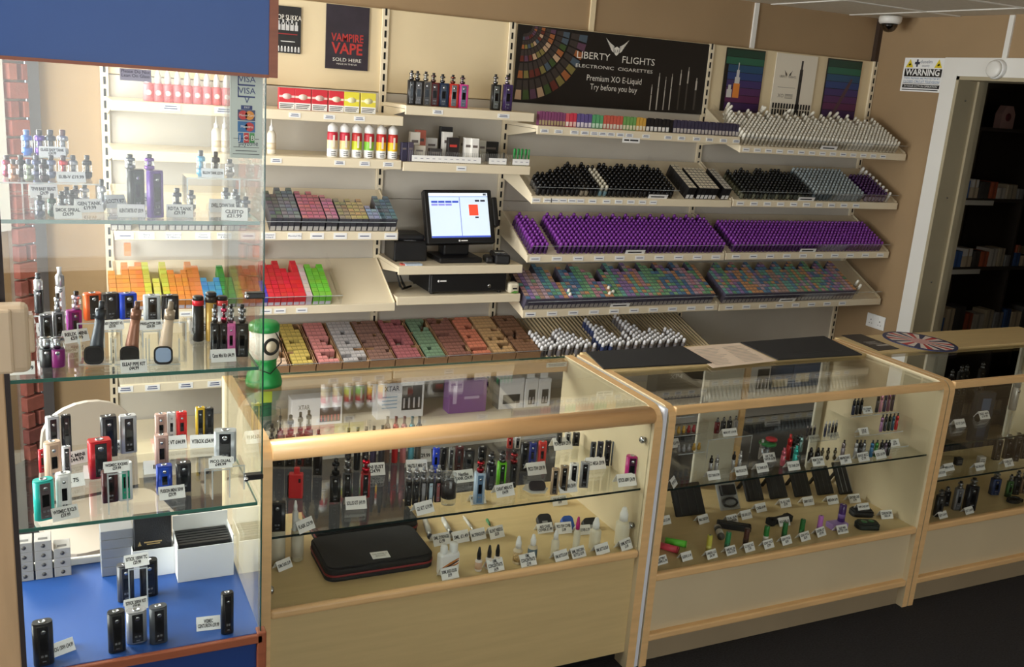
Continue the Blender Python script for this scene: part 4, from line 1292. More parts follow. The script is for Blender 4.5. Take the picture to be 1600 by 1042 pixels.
# ---- clutter of the spare part shelf
SPW = [((648, 206, 228, 16), (232, 226, 214), 'cream printed box at the left of the spare parts shelf'), ((657, 203, 226, 16), (216, 120, 100), 'coral box behind the cream box of the spare parts shelf'),
       ((674, 215, 232, 18), (226, 224, 218), 'white box with dark print on the spare parts shelf'), ((697, 198, 232, 20), (34, 34, 36), 'tall black box at the back of the spare parts shelf'),
       ((699, 206, 232, 16), (238, 236, 228), 'tall white box in front of the black one'), ((708, 215, 238, 18), (40, 32, 32), 'black box with red lettering in the spare parts'),
       ((723, 213, 232, 12), (176, 170, 160), 'grey box behind the white pair of spare part boxes'), ((731, 215, 240, 12), (244, 242, 236), 'plain white tall box, left of a pair'), ((742, 216, 240, 12), (240, 238, 232), 'plain white tall box, right of a pair'),
       ((753, 219, 232, 12), (196, 194, 184), 'small pale grey box beside the white pair'), ((767, 221, 232, 24), (30, 30, 32), 'low black packet among the spare parts'), ((680, 232, 242, 20), (60, 56, 56), 'small dark packet behind the label strip'),
       ((655, 227, 240, 18), (206, 200, 186), 'small beige packet behind the label strip'), ((628, 222, 245, 9), (44, 40, 66), 'dark blue packet next to the gold bottle'), ((641, 222, 245, 9), (70, 60, 80), 'dark violet packet at the clear bin end')]
for k, ((px, yt, yb, wp), c, lab) in enumerate(SPW):
    Y = 4.40 + 0.035 * ((k * 5) % 4) if yb < 236 else 4.345 + 0.012 * (k % 2)
    if k in (13, 14):
        Y = 4.31
    p = onY(px, yt, Y)
    wv = wp * (p - CAM).dot(F_) / FPX
    h_ = max(p.z - z2b, 0.03)
    if abs(px - 628) < 2:
        p.x = max(p.x, b2[0] + 0.015)
    t = thing('parts_box', lab, 'box', (p.x, Y, z2b))
    ob('carton', MB().rbox(-wv / 2, wv / 2, -0.014, 0.014, 0, h_, 0.001, 1), rgb(c), t)
    ob('print', MB().box(-wv * 0.36, wv * 0.3, -0.0148, -0.0138, h_ * 0.62, h_ * 0.72), rgb((200, 60, 50)) if 'red' in lab else rgb((110, 100, 96)), t)
bin_ = thing('clear_bin', 'clear divided bin with white hand-written strips along the spare parts shelf', 'bin', (1.83, YA + 0.012, z2b))
ob('front', MB().box(-0.30, 0.31, 0, 0.003, 0, 0.052), ACRYL, bin_)
for x in (-0.30, 0.10, 0.19, 0.307):
    ob('divider', MB().box(x, x + 0.003, 0.003, 0.16, 0, 0.06), ACRYL, bin_)
rbs = MB()
for k in range(60):
    rbs.box(-0.298 + k * 0.0102, -0.2968 + k * 0.0102, -0.0006, 0, 0.0, 0.052)
ob('ribs', rbs, AEDGE, bin_)
for pa, pb in ((645, 753), (766, 793), (803, 829)):
    xa, xb = onY(pa, 243, YA).x - 1.83, onY(pb, 248, YA).x - 1.83
    s_ = ob('paper_strip', MB().box(xa, xb, -0.0022, -0.001, 0.004, 0.032), CARD, bin_)
    q = MB()
    for k in range(int((xb - xa) / 0.03)):
        q.box(xa + 0.012 + k * 0.03, xa + 0.026 + k * 0.03, -0.0027, -0.0022, 0.017, 0.0195)
    ob('handwriting', q, rgb((130, 130, 150)), s_)
for k in range(9):
    p = onY(803 + k * 2.9, 226, 4.34)
    tag(ob('cleaning_brush', cached('brush', lambda: MB().lathe([(0.002, 0), (0.002, 0.03), (0.004, 0.031), (0.0042, 0.075), (0.002, 0.079)], 8).mesh('b')), rgb((40, 150, 70)), None, (p.x, 4.33 + 0.01 * (k % 2), z2b)), 'slim green cleaning brush standing at the right of the spare parts shelf', 'brush', 'green cleaning brushes')

# ---- cardboard trays of tiny boxes on the low shelf
EDG = [420, 451.6, 492.7, 533.5, 576, 616, 660.6, 698, 736, 767, 804, 843]
TC = [(214, 186, 160), (214, 190, 104), (226, 150, 146), (196, 192, 192), (150, 116, 104), (178, 108, 112), (128, 158, 128), (150, 104, 92), (220, 136, 108), (206, 168, 120), (150, 112, 86)]
TN = ['beige', 'yellow', 'pink', 'pale grey', 'dark brown', 'wine red', 'sage green', 'chestnut', 'salmon', 'tan', 'umber']
MIN = carton(0.0225, 0.0275, 0.05)
for k in range(11):
    xa, xb = onY(EDG[k], 577 - k * 2, 4.22).x + 0.003, onY(EDG[k + 1], 577 - k * 2, 4.22).x - 0.003
    wd = xb - xa
    t = thing('cardboard_tray', 'open cardboard tray of tiny %s boxes on the low shelf' % TN[k], 'tray', MSE @ Vector(((xa + xb) / 2, 0.008, 0)), rot=(SEL, 0, 0))
    ob('bottom', MB().box(-wd / 2, wd / 2, 0, 0.37, 0, 0.002), KRAFT, t)
    for a in (-wd / 2, wd / 2 - 0.002):
        ob('side_wall', MB().box(a, a + 0.002, 0, 0.37, 0.002, 0.046), KRAFT, t)
    for a in (0, 0.12, 0.245, 0.368):
        ob('cross_wall', MB().box(-wd / 2 + 0.002, wd / 2 - 0.002, a, a + 0.002, 0.002, 0.044), KRAFT, t)
    nc = int((wd - 0.006) / 0.0232)
    off = (wd - nc * 0.0232) / 2
    ys = [0.019 + i * 0.0288 for i in range(4)] + [0.138 + i * 0.0288 for i in range(3)] + [0.138 + 0.0864, 0.264 + 0.0, 0.264 + 0.0288, 0.264 + 0.0576, 0.264 + 0.082]
    ys = [0.0175, 0.0465, 0.0755, 0.1045, 0.1375, 0.1665, 0.1955, 0.2245, 0.263, 0.292, 0.321, 0.35]
    holes = set()
    for _ in range(5):
        c0, r0 = random.randrange(nc), random.randrange(len(ys))
        for dc in range(random.randint(1, 3)):
            holes.add((min(c0 + dc, nc - 1), r0))
    for j, v in enumerate(ys):
        for i in range(nc):
            if (i, j) in holes:
                continue
            x = xa + off + 0.0116 + i * 0.0232
            o = ob(TN[k].replace(' ', '_') + '_sample_box', MIN, (rgb(tuple(int(v_ * 0.8) for v_ in TC[k])), rgb(TC[k]), rgb((226, 220, 210))), None, MSE @ Vector((x, 0.008 + v, 0.0025)), (SEL, 0, 0))
            tag(o, 'tiny %s box in its cardboard tray on the low shelf' % TN[k], 'box', 'tiny %s boxes' % TN[k])
# ---- white capped bottles beside the trays
CAPB = flask(0.0115, 0.07, 0.36, 10)
cm = [(mat('clear_liquid_bottle', (150, 140, 130), 0.25), mat('white_dropper_cap', (238, 238, 240), 0.35), rgb((120, 116, 118))), (rgb((70, 84, 130)), MATS['white_dropper_cap'], rgb((60, 70, 110)))]
prof = [6, 5, 4, 3, 2, 5, 6, 6, 5, 4, 3, 2, 1, 0, 4, 9, 7, 6, 4, 2, 1, 4, 2, 10, 8, 6, 4, 3, 5, 4, 3, 2, 5, 4, 3]
for i, n in enumerate(prof):
    for j in range(n):
        o = ob('dropper_bottle', CAPB, cm[1 if i in (14, 15, 16) else 0], None, MSE @ Vector((2.275 + i * 0.0262, 0.022 + j * 0.031 + (i % 2) * 0.012, 0.0005)), (SEL, 0, 0))
        tag(o, ('blue' if i in (14, 15, 16) else 'clear') + ' bottle with white dropper cap on the ribbed part of the low shelf', 'bottle', 'white dropper cap bottles')

# ---- boxes on the base shelf behind the counters
def shelf_box(px0, px1, yt, yb, c, lab, Y=4.32, dep=0.08, z=ZBS, name='charger_box', hook=True):
    pa, pb = onY(px0, yb, Y), onY(px1, yb, Y)
    wd = pb.x - pa.x
    h_ = onY((px0 + px1) / 2, yt, Y).z - z
    t = thing(name, lab, 'box', ((pa.x + pb.x) / 2, Y, z))
    ob('carton', MB().rbox(-wd / 2, wd / 2, 0, dep, 0, h_, 0.002, 1), rgb(c), t)
    return t, wd, h_


def picture(t, x0, x1, z0, z1, c, slots=0, sc_=(200, 196, 200)):
    o = ob('printed_picture', MB().box(x0, x1, -0.0012, 0, z0, z1), rgb(c), t)
    if slots:
        q = MB()
        st = (x1 - x0) / slots
        for k in range(slots):
            q.box(x0 + st * (k + 0.3), x0 + st * (k + 0.62), -0.0018, -0.0012, z0 + (z1 - z0) * 0.08, z0 + (z1 - z0) * 0.5)
        ob('printed_cells', q, rgb(sc_), o)
    return o


t, wd, h_ = shelf_box(455, 534, 622, 672, (236, 236, 240), 'white charger box with red cells printed on it behind the counter')
lettering('XTAR', 0.034, INK, t, (-wd * 0.26, -0.001, h_ * 0.68), fit=wd * 0.22)
picture(t, wd * 0.05, wd * 0.46, h_ * 0.10, h_ * 0.62, (70, 50, 56), 6, (206, 80, 80))
t, wd, h_ = shelf_box(588, 660, 598, 666, (238, 238, 240), 'taller white charger box with a black charger printed on it')
lettering('XTAR', 0.038, INK, t, (-wd * 0.2, -0.001, h_ * 0.84), fit=wd * 0.32)
picture(t, wd * 0.02, wd * 0.45, h_ * 0.22, h_ * 0.9, (40, 40, 46), 4)
q = MB()
for k in range(4):
    q.box(-wd * 0.4, -wd * 0.08, -0.001, 0, h_ * (0.3 + 0.1 * k), h_ * (0.33 + 0.1 * k))
ob('print', q, rgb((150, 180, 206)), t)
t, wd, h_ = shelf_box(700, 758, 594, 652, (128, 72, 148), 'purple printed box on the base shelf behind the counter')
ob('print', MB().box(-wd * 0.4, -wd * 0.3, -0.001, 0, h_ * 0.3, h_ * 0.85).box(-wd * 0.1, wd * 0.3, -0.001, 0, h_ * 0.42, h_ * 0.5), rgb((200, 176, 214)), t)
t, wd, h_ = shelf_box(778, 816, 592, 646, (226, 226, 228), 'white box with a black square charger printed on it')
picture(t, -wd * 0.34, wd * 0.34, h_ * 0.18, h_ * 0.48, (30, 30, 34))
ob('dark_side', MB().box(-wd / 2 - 0.001, -wd / 2, 0.001, 0.079, 0.001, h_ - 0.001), rgb((56, 62, 72)), t)
for a, b, lab in ((818, 838, 'narrow white charger box with hanging tab, left of two'), (839, 858, 'narrow white charger box with hanging tab, right of two')):
    t, wd, h_ = shelf_box(a, b, 592, 641, (232, 232, 232), lab, dep=0.05)
    picture(t, -wd * 0.2, wd * 0.3, h_ * 0.1, h_ * 0.62, (36, 36, 40), 2)
    ob('hanging_tab', MB().box(-wd * 0.3, wd * 0.3, 0.02, 0.022, h_, h_ + 0.03), CARD, t)
t, wd, h_ = shelf_box(403, 424, 612, 680, (40, 62, 60), 'dark green box with yellow lid behind the cabinet corner', Y=4.3)
ob('yellow_lid', MB().rbox(-wd / 2 - 0.002, wd / 2 + 0.002, -0.002, 0.082, h_ * 0.72, h_ + 0.004, 0.002, 1), rgb((206, 210, 60)), t)
t, wd, h_ = shelf_box(1024, 1098, 582, 622, (46, 46, 44), 'black charger box behind the middle counter', Y=4.25, dep=0.1)
lettering('XP4', 0.04, rgb((180, 180, 176)), t, (-wd * 0.12, -0.001, h_ * 0.85), fit=wd * 0.26)
q = MB()
for k in range(5):
    q.box(-wd * 0.3, wd * 0.3, -0.001, 0, h_ * (0.15 + 0.12 * k), h_ * (0.18 + 0.12 * k))
ob('print', q, rgb((90, 88, 80)), t)
t, wd, h_ = shelf_box(1169, 1200, 574, 612, (206, 204, 196), 'grey box with black picture behind the middle counter', Y=4.25)
picture(t, -wd * 0.15, wd * 0.42, h_ * 0.12, h_ * 0.92, (44, 44, 44), 3)
t, wd, h_ = shelf_box(1202, 1236, 572, 604, (58, 86, 120), 'blue carton with pale label behind the middle counter, left of two', Y=4.28)
picture(t, -wd * 0.4, wd * 0.3, h_ * 0.08, h_ * 0.42, (206, 196, 164))
t, wd, h_ = shelf_box(1238, 1278, 566, 600, (66, 92, 128), 'blue carton with pale label behind the middle counter, right of two', Y=4.28)
picture(t, -wd * 0.4, wd * 0.1, h_ * 0.2, h_ * 0.55, (206, 196, 164))

# ================================================================== BUILDERS FOR THE GOODS IN THE GLASS CASES
def depth(p):
    return (p - CAM).dot(F_)


def wpx(n, p):
    return n * depth(p) / FPX


def at(px, yb, z, lo=None, hi=None):
    p = onZ(px, yb, z)
    if lo is not None and p.y < lo:
        p = onY(px, yb, lo)
    if hi is not None and p.y > hi:
        p = onY(px, yb, hi)
    p.z = z
    return p


def top_z(px, yt, p):
    return onY(px, yt, p.y).z


def q4(v):
    return round(v * 2000) / 2000


def tank_on(par, r, h, c=(150, 152, 156), tip=(24, 24, 26), loc=(0, 0, 0), metal=1.0, glass=True):
    """clearomiser: base with children glass, coil, top_cap, drip_tip"""
    r, h = q4(r), q4(h)
    k = (r, h)
    b = ob('tank_base', cached(('tb',) + k, lambda: MB().lathe([(r * 0.72, 0), (r * 0.72, h * 0.06), (r, h * 0.08), (r, h * 0.26), (r * 0.9, h * 0.29)], 16).mesh('b')), rgb(c, 0.28, metal), par, loc)
    ob('tank_glass', cached(('tg',) + k, lambda: MB().lathe([(r * 0.93, h * 0.28), (r * 0.97, h * 0.31), (r * 0.97, h * 0.56), (r * 0.93, h * 0.59)], 16).mesh('g')), TANKG, b)
    ob('coil', cached(('tc',) + k, lambda: MB().lathe([(r * 0.45, h * 0.28), (r * 0.45, h * 0.6)], 12).mesh('c')), rgb(tuple(int(v * 0.8) for v in c), 0.3, metal), b)
    ob('top_cap', cached(('tt',) + k, lambda: MB().lathe([(r * 0.92, h * 0.58), (r, h * 0.6), (r, h * 0.72), (r * 0.8, h * 0.77), (r * 0.56, h * 0.78)], 16).mesh('t')), rgb(c, 0.28, metal), b)
    ob('drip_tip', cached(('td',) + k, lambda: MB().lathe([(r * 0.42, h * 0.77), (r * 0.52, h * 0.82), (r * 0.56, h * 0.98), (r * 0.4, h)], 14).mesh('d')), rgb(tip, 0.35), b)
    return b


def tank(p, h, label, r=None, c=(150, 152, 156), tip=(24, 24, 26), metal=1.0, group=None, name='tank'):
    t = thing(name, label, 'vape tank', p, group=group)
    tank_on(t, r or h * 0.27, h, c, tip, metal=metal)
    return t


def mod(p, h, w_, label, body=(40, 40, 44), panel=(18, 18, 20), d_=None, rz=-0.3, tk=None, screen=True, metal=0.0, style='box', tkx=0.0, group=None, rough=0.35):
    """regulated box kit: body, faceplate, screen, fire_button, adjust_buttons, connector (or a tank with its own pieces)"""
    d_ = d_ or w_ * 0.62
    h, w_, d_ = q4(h), q4(w_), q4(d_)
    r = min(w_, d_) * (0.46 if style == 'oval' else 0.22)
    t = thing('vape_kit' if tk else 'vape_mod', label, 'vape kit' if tk else 'vape mod', p, rz, group)
    key = (h, w_, d_, style)
    ob('body', cached(('mb',) + key, lambda: MB().prism(rr(w_, d_, r, 4), 0.001, h * 0.975, 0, 0, True).prism(rr(w_ * 0.95, d_ * 0.93, r * 0.9, 4), h * 0.975, h, 0, 0, True).mesh('b')), rgb(body, rough, metal), t)
    fp = ob('faceplate', cached(('mp',) + key, lambda: MB().rbox(-w_ * 0.26, w_ * 0.26, -d_ / 2 - 0.0012, -d_ / 2 + 0.002, h * 0.06, h * 0.94, 0.0008, 1).mesh('f')), rgb(panel, 0.25), t)
    if screen:
        ob('screen', cached(('ms',) + key, lambda: MB().box(-w_ * 0.17, w_ * 0.17, -d_ / 2 - 0.0018, -d_ / 2 - 0.001, h * 0.36, h * 0.66).mesh('s')), SCREEN, fp)
    ob('fire_button', cached(('mf',) + key, lambda: MB().lathe([(w_ * 0.12, 0), (w_ * 0.12, 0.0012), (w_ * 0.09, 0.0018)], 14, M=Matrix.Translation((0, -d_ / 2 - 0.001, h * 0.81)) @ Matrix.Rotation(math.pi / 2, 4, 'X')).mesh('f')), STEEL, fp)
    ob('adjust_buttons', cached(('ma',) + key, lambda: MB().box(-w_ * 0.15, -w_ * 0.03, -d_ / 2 - 0.0018, -d_ / 2 - 0.001, h * 0.22, h * 0.27).box(w_ * 0.03, w_ * 0.15, -d_ / 2 - 0.0018, -d_ / 2 - 0.001, h * 0.22, h * 0.27).box(-w_ * 0.09, w_ * 0.09, -d_ / 2 - 0.0018, -d_ / 2 - 0.001, h * 0.11, h * 0.13).mesh('a')), rgb((110, 112, 118)), fp)
    if tk:
        tank_on(t, tk.get('r', d_ * 0.42), tk['h'], tk.get('c', (150, 152, 156)), tk.get('tip', (24, 24, 26)), (tkx, 0, h), tk.get('m', 1.0))
    else:
        ob('connector', cached(('mc',) + key, lambda: MB().lathe([(min(w_, d_) * 0.3, h), (min(w_, d_) * 0.3, h + 0.0012), (min(w_, d_) * 0.2, h + 0.0014), (min(w_, d_) * 0.2, h + 0.0004)], 16, c=(tkx, 0)).mesh('c')), STEEL, t)
    return t


def mod_px(px, yb, yt, wp, z, label, ytank=None, lo=None, hi=None, **kw):
    """a kit whose base, body top and tank top show at these rows of the photograph"""
    p = at(px, yb, z, lo, hi)
    h = top_z(px, yt, p) - z
    tk = None
    if ytank is not None:
        ht = top_z(px, ytank, p) - z - h
        tk = dict(kw.pop('tk', {}) or {})
        tk['h'] = max(ht, 0.01)
        tk.setdefault('r', min(wpx(wp, p) * 0.3, 0.0135))
    return mod(p, h, wpx(wp, p) * 0.92, label, tk=tk, **kw)


def tank_px(px, yb, yt, z, label, lo=None, hi=None, wp=None, **kw):
    p = at(px, yb, z, lo, hi)
    return tank(p, max(top_z(px, yt, p) - z, 0.02), label, r=wpx(wp / 2, p) if wp else None, **kw)


def pen(p, h, label, r=0.0065, c=(30, 30, 34), tip=(20, 20, 22), c2=(150, 152, 158), group=None, rz=0.0, lean=0.0, metal=0.3):
    h, r = q4(h), q4(r)
    t = thing('vape_pen', label, 'vape pen', p, group=group, rot=(lean, 0, rz))
    k = (h, r)
    ob('battery', cached(('pb',) + k, lambda: MB().lathe([(r * 0.9, 0), (r, 0.002), (r, h * 0.56), (r * 0.86, h * 0.58)], 14).mesh('b')), rgb(c, 0.3, metal), t)
    ob('button', cached(('pq',) + k, lambda: MB().lathe([(r * 0.45, 0), (r * 0.45, 0.0012)], 10, M=Matrix.Translation((0, -r * 0.96, h * 0.5)) @ Matrix.Rotation(math.pi / 2, 4, 'X')).mesh('q')), STEEL, t)
    ob('clearomiser', cached(('pc',) + k, lambda: MB().lathe([(r * 0.8, h * 0.57), (r * 0.95, h * 0.6), (r * 0.95, h * 0.8), (r * 0.6, h * 0.85)], 14).mesh('c')), rgb(c2, 0.2, 0.6), t)
    ob('mouthpiece', cached(('pm',) + k, lambda: MB().lathe([(r * 0.55, h * 0.84), (r * 0.42, h * 0.9), (r * 0.5, h)], 12).mesh('m')), rgb(tip, 0.35), t)
    return t


def pen_px(px, yb, yt, z, label, wp=8, lo=None, hi=None, **kw):
    p = at(px, yb, z, lo, hi)
    return pen(p, max(top_z(px, yt, p) - z, 0.02), label, r=wpx(wp / 2, p), **kw)


def tent(p, label, txt, w_=0.05, h_=0.027, rz=0.0, dim=False):
    """folded price card: front leaf, back leaf, lettering"""
    w_, h_ = q4(w_), q4(h_)
    t = thing('price_card', 'folded white price card ' + label, 'price card', p, rz)
    a = 0.55
    MF = Matrix.Rotation(-a, 4, 'X')
    ob('front_leaf', cached(('tf', w_, h_), lambda: MB().box(-w_ / 2, w_ / 2, 0, 0.0006, 0.0006, h_, M=MF).mesh('f')), CARD, t)
    d = 2 * h_ * math.sin(a)
    ob('back_leaf', cached(('tk2', w_, h_), lambda: MB().box(-w_ / 2, w_ / 2, -0.0006, 0, 0.0006, h_, M=Matrix.Translation((0, d, 0)) @ Matrix.Rotation(a, 4, 'X')).mesh('b')), CARD, t)
    lines = txt.count('\n') + 1
    me = text_mesh(txt, h_ * (0.36 if lines > 1 else 0.4), line=0.85, bold=h_ * 0.012)
    xs = [v.co.x for v in me.vertices] or [0, 1]
    wd = max(xs) - min(xs)
    s_ = min(1.0, w_ * 0.88 / wd)
    o = ob('lettering', me, INK, t, scale=(s_, 1, 1))
    o.matrix_local = MF @ Matrix.Translation((0, -0.0004, h_ * 0.5)) @ Matrix.Rotation(math.pi / 2, 4, 'X') @ Matrix.Diagonal((s_, 1, 1, 1))
    return t


def card_px(px, yb, z, label, txt, wp=34, hp=19, rz=-0.15, lo=None, hi=None):
    p = at(px, yb, z, lo, hi)
    return tent(p, label, txt, wpx(wp, p), wpx(hp, p) / 0.88, rz)


def tent_up(px, yb, Y, z, label, txt, w_, h_, rz=0.0):
    """a price card raised on its own little clear riser"""
    p = onY(px, yb, Y)
    riser((p.x, Y + h_ * 0.5, z), w_ * 0.8, h_ * 1.3, max(p.z - z, 0.012), 'little clear riser under the card ' + ' '.join(label.split()[:9]))
    tent((p.x, Y, max(p.z, z + 0.012) + 0.0006), label, txt, w_, h_, rz)


def riser(p, w_, d_, h_, label, rz=0.0, t_=0.003):
    t = thing('acrylic_riser', label, 'display stand', p, rz)
    ob('top', MB().box(-w_ / 2, w_ / 2, -d_ / 2, d_ / 2, h_ - t_, h_), ACRYL, t)
    ob('top_edge', MB().box(-w_ / 2, w_ / 2, -d_ / 2 - 0.0006, -d_ / 2, h_ - t_, h_), AEDGE, t)
    for s_ in (-1, 1):
        x = s_ * (w_ / 2 - t_ / 2)
        l = ob('leg', MB().box(x - t_ / 2, x + t_ / 2, -d_ / 2, d_ / 2, 0, h_ - t_), ACRYL, t)
        ob('leg_edge', MB().box(x - t_ / 2, x + t_ / 2, -d_ / 2 - 0.0006, -d_ / 2, 0, h_ - t_), AEDGE, l)
    return t


def bottle(p, h, r, label, body=None, cap=WHITE, lab=None, capf=0.3, name='bottle', tipf=0.5, bulb=False):
    h, r = q4(h), q4(r)
    t = thing(name, label, 'bottle', p)
    z1 = h * (1 - capf)
    ob('body', MB().lathe([(r * 0.9, 0), (r, h * 0.02), (r, z1 * 0.86), (r * 0.8, z1 * 0.93), (r * 0.5, z1 * 0.97), (r * 0.5, z1)], 18), body, t)
    ob('cap', MB().lathe([(r * 0.6, z1 * 0.985), (r * 0.62, z1 + h * capf * 0.45), (r * 0.5, z1 + h * capf * 0.6), (r * 0.35, z1 + h * capf * 0.9), (r * 0.22, h)], 16), cap, t)
    if lab:
        ob('label', MB().lathe([(r * 1.015, h * 0.1), (r * 1.015, z1 * 0.78)], 18), lab, t)
    return t


# ================================================================== KITS ON THE SHELF OVER THE TILL
for px, yb, yt, ytk, wp, c, pn_, tc, lab, tx in (
        (642, 148, 125, 110, 10, (34, 34, 36), (24, 24, 26), (150, 150, 152), 'black kit with tank, leftmost on the shelf over the till', 0),
        (653, 150, 126, 111, 15, (30, 30, 32), (80, 80, 82), (120, 120, 122), 'black kit with grey outline, second on the shelf over the till', -0.006),
        (666, 150, 127, 112, 14, (110, 106, 100), (40, 38, 38), (170, 168, 160), 'gunmetal kit, third on the shelf over the till', -0.006),
        (678, 151, 129, 114, 14, (96, 30, 36), (50, 24, 28), (110, 90, 90), 'dark red kit, fourth on the shelf over the till', -0.006),
        (692, 153, 130, 116, 15, (34, 52, 84), (30, 40, 56), (100, 100, 104), 'blue black kit, fifth on the shelf over the till', -0.006),
        (708, 154, 131, 117, 14, (206, 60, 52), (90, 96, 100), (130, 80, 70), 'bright red kit on the shelf over the till', -0.006),
        (723, 155, 132, 118, 14, (214, 70, 150), (80, 90, 110), (110, 90, 100), 'pink kit on the shelf over the till', -0.006),
        (774, 158, 132, 116, 14, (34, 34, 34), (80, 84, 80), (130, 130, 132), 'white flecked black kit at the right of the shelf over the till', -0.006),
        (792, 160, 132, 117, 14, (64, 44, 96), (48, 34, 70), (150, 140, 150), 'violet kit at the right end of the shelf over the till', -0.006)):
    p = onY(px, yb, 4.33)
    hb, ht = onY(px, yt, 4.33).z - z2a, onY(px, ytk, 4.33).z - onY(px, yt, 4.33).z
    mod((p.x, 4.33, z2a + 0.0004), hb, wpx(wp, p) * 1.1, lab, body=c, panel=pn_, d_=0.028, rz=-0.1, tk=dict(h=ht, r=0.012, c=tc), tkx=tx)

# ================================================================== CABINET, TOP GLASS SHELF
Z = CZ[3] + 0.0005
LO, HI = CY0 + 0.03, CY1 - 0.03
zt = onY(75, 243, 2.25).z
riser((onY(75, 243, 2.25).x, 2.25, Z), 0.105, 0.05, zt - Z, 'tall clear acrylic riser under the four big tanks in the cabinet')
zm = onY(70, 281, 2.13).z
riser((onY(72, 281, 2.13).x, 2.135, Z), 0.19, 0.10, zm - Z, 'wide clear acrylic riser carrying two rows of tanks in the cabinet')
for px, c, tip, lab, m in ((43, (70, 120, 206), (96, 130, 190), 'tall blue tank, leftmost on the high riser', 0.4), (63, (120, 80, 190), (60, 58, 66), 'tall rainbow metal tank on the high riser', 0.8),
                           (80, (66, 72, 84), (60, 66, 76), 'tall charcoal tank on the high riser', 0.6), (99, (190, 190, 200), (96, 62, 66), 'tall clear silver tank with maroon tip on the high riser', 0.9)):
    p = onY(px, 243, 2.25)
    tank((p.x, 2.25, zt + 0.0004), onY(px, 203, 2.25).z - zt, lab, r=0.0105, c=c, tip=tip, metal=m)
for px, c, tip, lab in ((12, (150, 40, 70), (60, 40, 46), 'dark red tank at the left end of the wide riser'), (34, (60, 56, 60), (50, 48, 52), 'black tank at the back of the wide riser behind the copper one'),
                        (58, (90, 96, 130), (70, 74, 96), 'slate blue tank at the back of the wide riser'), (81, (120, 130, 160), (40, 40, 50), 'steel blue tank left of the red tank'),
                        (100, (220, 40, 54), (60, 40, 44), 'bright red tank on the wide riser'), (115, (160, 160, 166), (50, 50, 54), 'silver tank right of the red tank'), (137, (40, 40, 46), (48, 46, 50), 'black tank at the right end of the wide riser')):
    p = onY(px, 280, 2.165)
    tank((p.x, 2.165, zm + 0.0004), onY(px, 245, 2.165).z - zm + 0.003, lab, r=0.0088, c=c, tip=tip, metal=0.6)
for px, c, tip, lab in ((22, (196, 140, 110), (76, 72, 70), 'copper tank in the front row of the wide riser'), (46, (170, 180, 160), (84, 92, 120), 'pale green tank in the front row of the wide riser'), (70, (60, 46, 52), (30, 30, 34), 'black and brown tank in the front row of the wide riser')):
    p = onY(px, 284, 2.10)
    tank((p.x, 2.10, zm + 0.0004), onY(px, 249, 2.10).z - zm, lab, r=0.0092, c=c, tip=tip, metal=0.7)
for px, yb, yt, c, lab in ((63, 339, 305, (96, 100, 120), 'steel tank at the front left of the top glass shelf'), (82, 338, 302, (60, 84, 70), 'green black tank beside the front left steel tank'), (97, 325, 299, (60, 60, 64), 'black topped tank third on the shelf'),
                           (105, 318, 292, (90, 90, 96), 'half hidden tank at the back below the wide riser'), (113, 327, 297, (50, 46, 48), 'wide black tank fourth on the shelf'), (119, 316, 290, (120, 110, 112), 'grey tank at the back below the riser, right of the hidden one'),
                           (133, 316, 288, (190, 186, 186), 'silver tank with dark tip under the right end of the wide riser'), (160, 328, 280, (206, 206, 210), 'tall slim clear tank standing alone beside the slotted upright')):
    tank_px(px, yb, yt, Z, lab, LO, HI, wp=13, c=c, metal=0.7)
mod_px(213, 333, 264, 26, Z, 'black kit with white splashes and tank in the cabinet top', 241, LO, HI, body=(34, 36, 36), panel=(54, 70, 60), rz=0.35, tkx=-0.010)
mod_px(243, 340, 266, 25, Z, 'deep purple kit with tank in the cabinet top', 241, LO, HI, body=(98, 52, 150), panel=(52, 36, 74), rz=0.35, tk=dict(c=(120, 60, 170), m=0.5), tkx=-0.010)
tank_px(209, 330, 297, Z, 'steel tank with black tip in front of the splashed kit', LO, HI, wp=14)
tank_px(277, 325, 294, Z, 'matt black rebuildable tank left of the clear riser', LO, HI, wp=14, c=(46, 46, 56), metal=0.3)
tank_px(299, 328, 297, Z, 'brushed steel tank inside the foot of the clear riser', LO, HI, wp=14, c=(170, 168, 166))
zr = onY(330, 276, 2.14).z
riser((onY(331, 276, 2.14).x, 2.15, Z), wpx(80, Vector((0.3, 2.14, 1.5))), 0.07, zr - Z, 'clear acrylic riser carrying three tanks at the right of the top shelf')
for px, yt, c, lab in ((314, 235, (110, 190, 226), 'sky blue tank on the right hand riser'), (337, 237, (44, 44, 48), 'black tank on the right hand riser'), (359, 249, (170, 160, 150), 'short steel tank on the right hand riser')):
    p = onY(px, 275, 2.14)
    tank((p.x, 2.14, zr + 0.0004), onY(px, yt, 2.14).z - zr, lab, r=0.0088, c=c, metal=0.4)
for px, yb, yt, lab in ((353, 322, 293, 'black capped tank behind the right hand cards'), (368, 318, 295, 'small steel tank half hidden at the right'), (371, 330, 305, 'glass tank behind the foremost right card'), (384, 332, 307, 'steel and black tank by the glass edge')):
    tank_px(px, yb, yt, Z, lab, LO, HI, wp=14, c=(120, 122, 126))
P1 = onY(82, 243, 2.20)
tent((P1.x, 2.215, zt + 0.0006), 'under the four tall tanks on the high riser', 'GLASS EASY TANK\n£24.99', 0.05, 0.024, 0.0)
p = onY(112, 278, 2.10)
tent((p.x, 2.088, zm + 0.0006), 'in front of the bright red tank', 'SUB-V £19.99', 0.052, 0.024, 0.1)
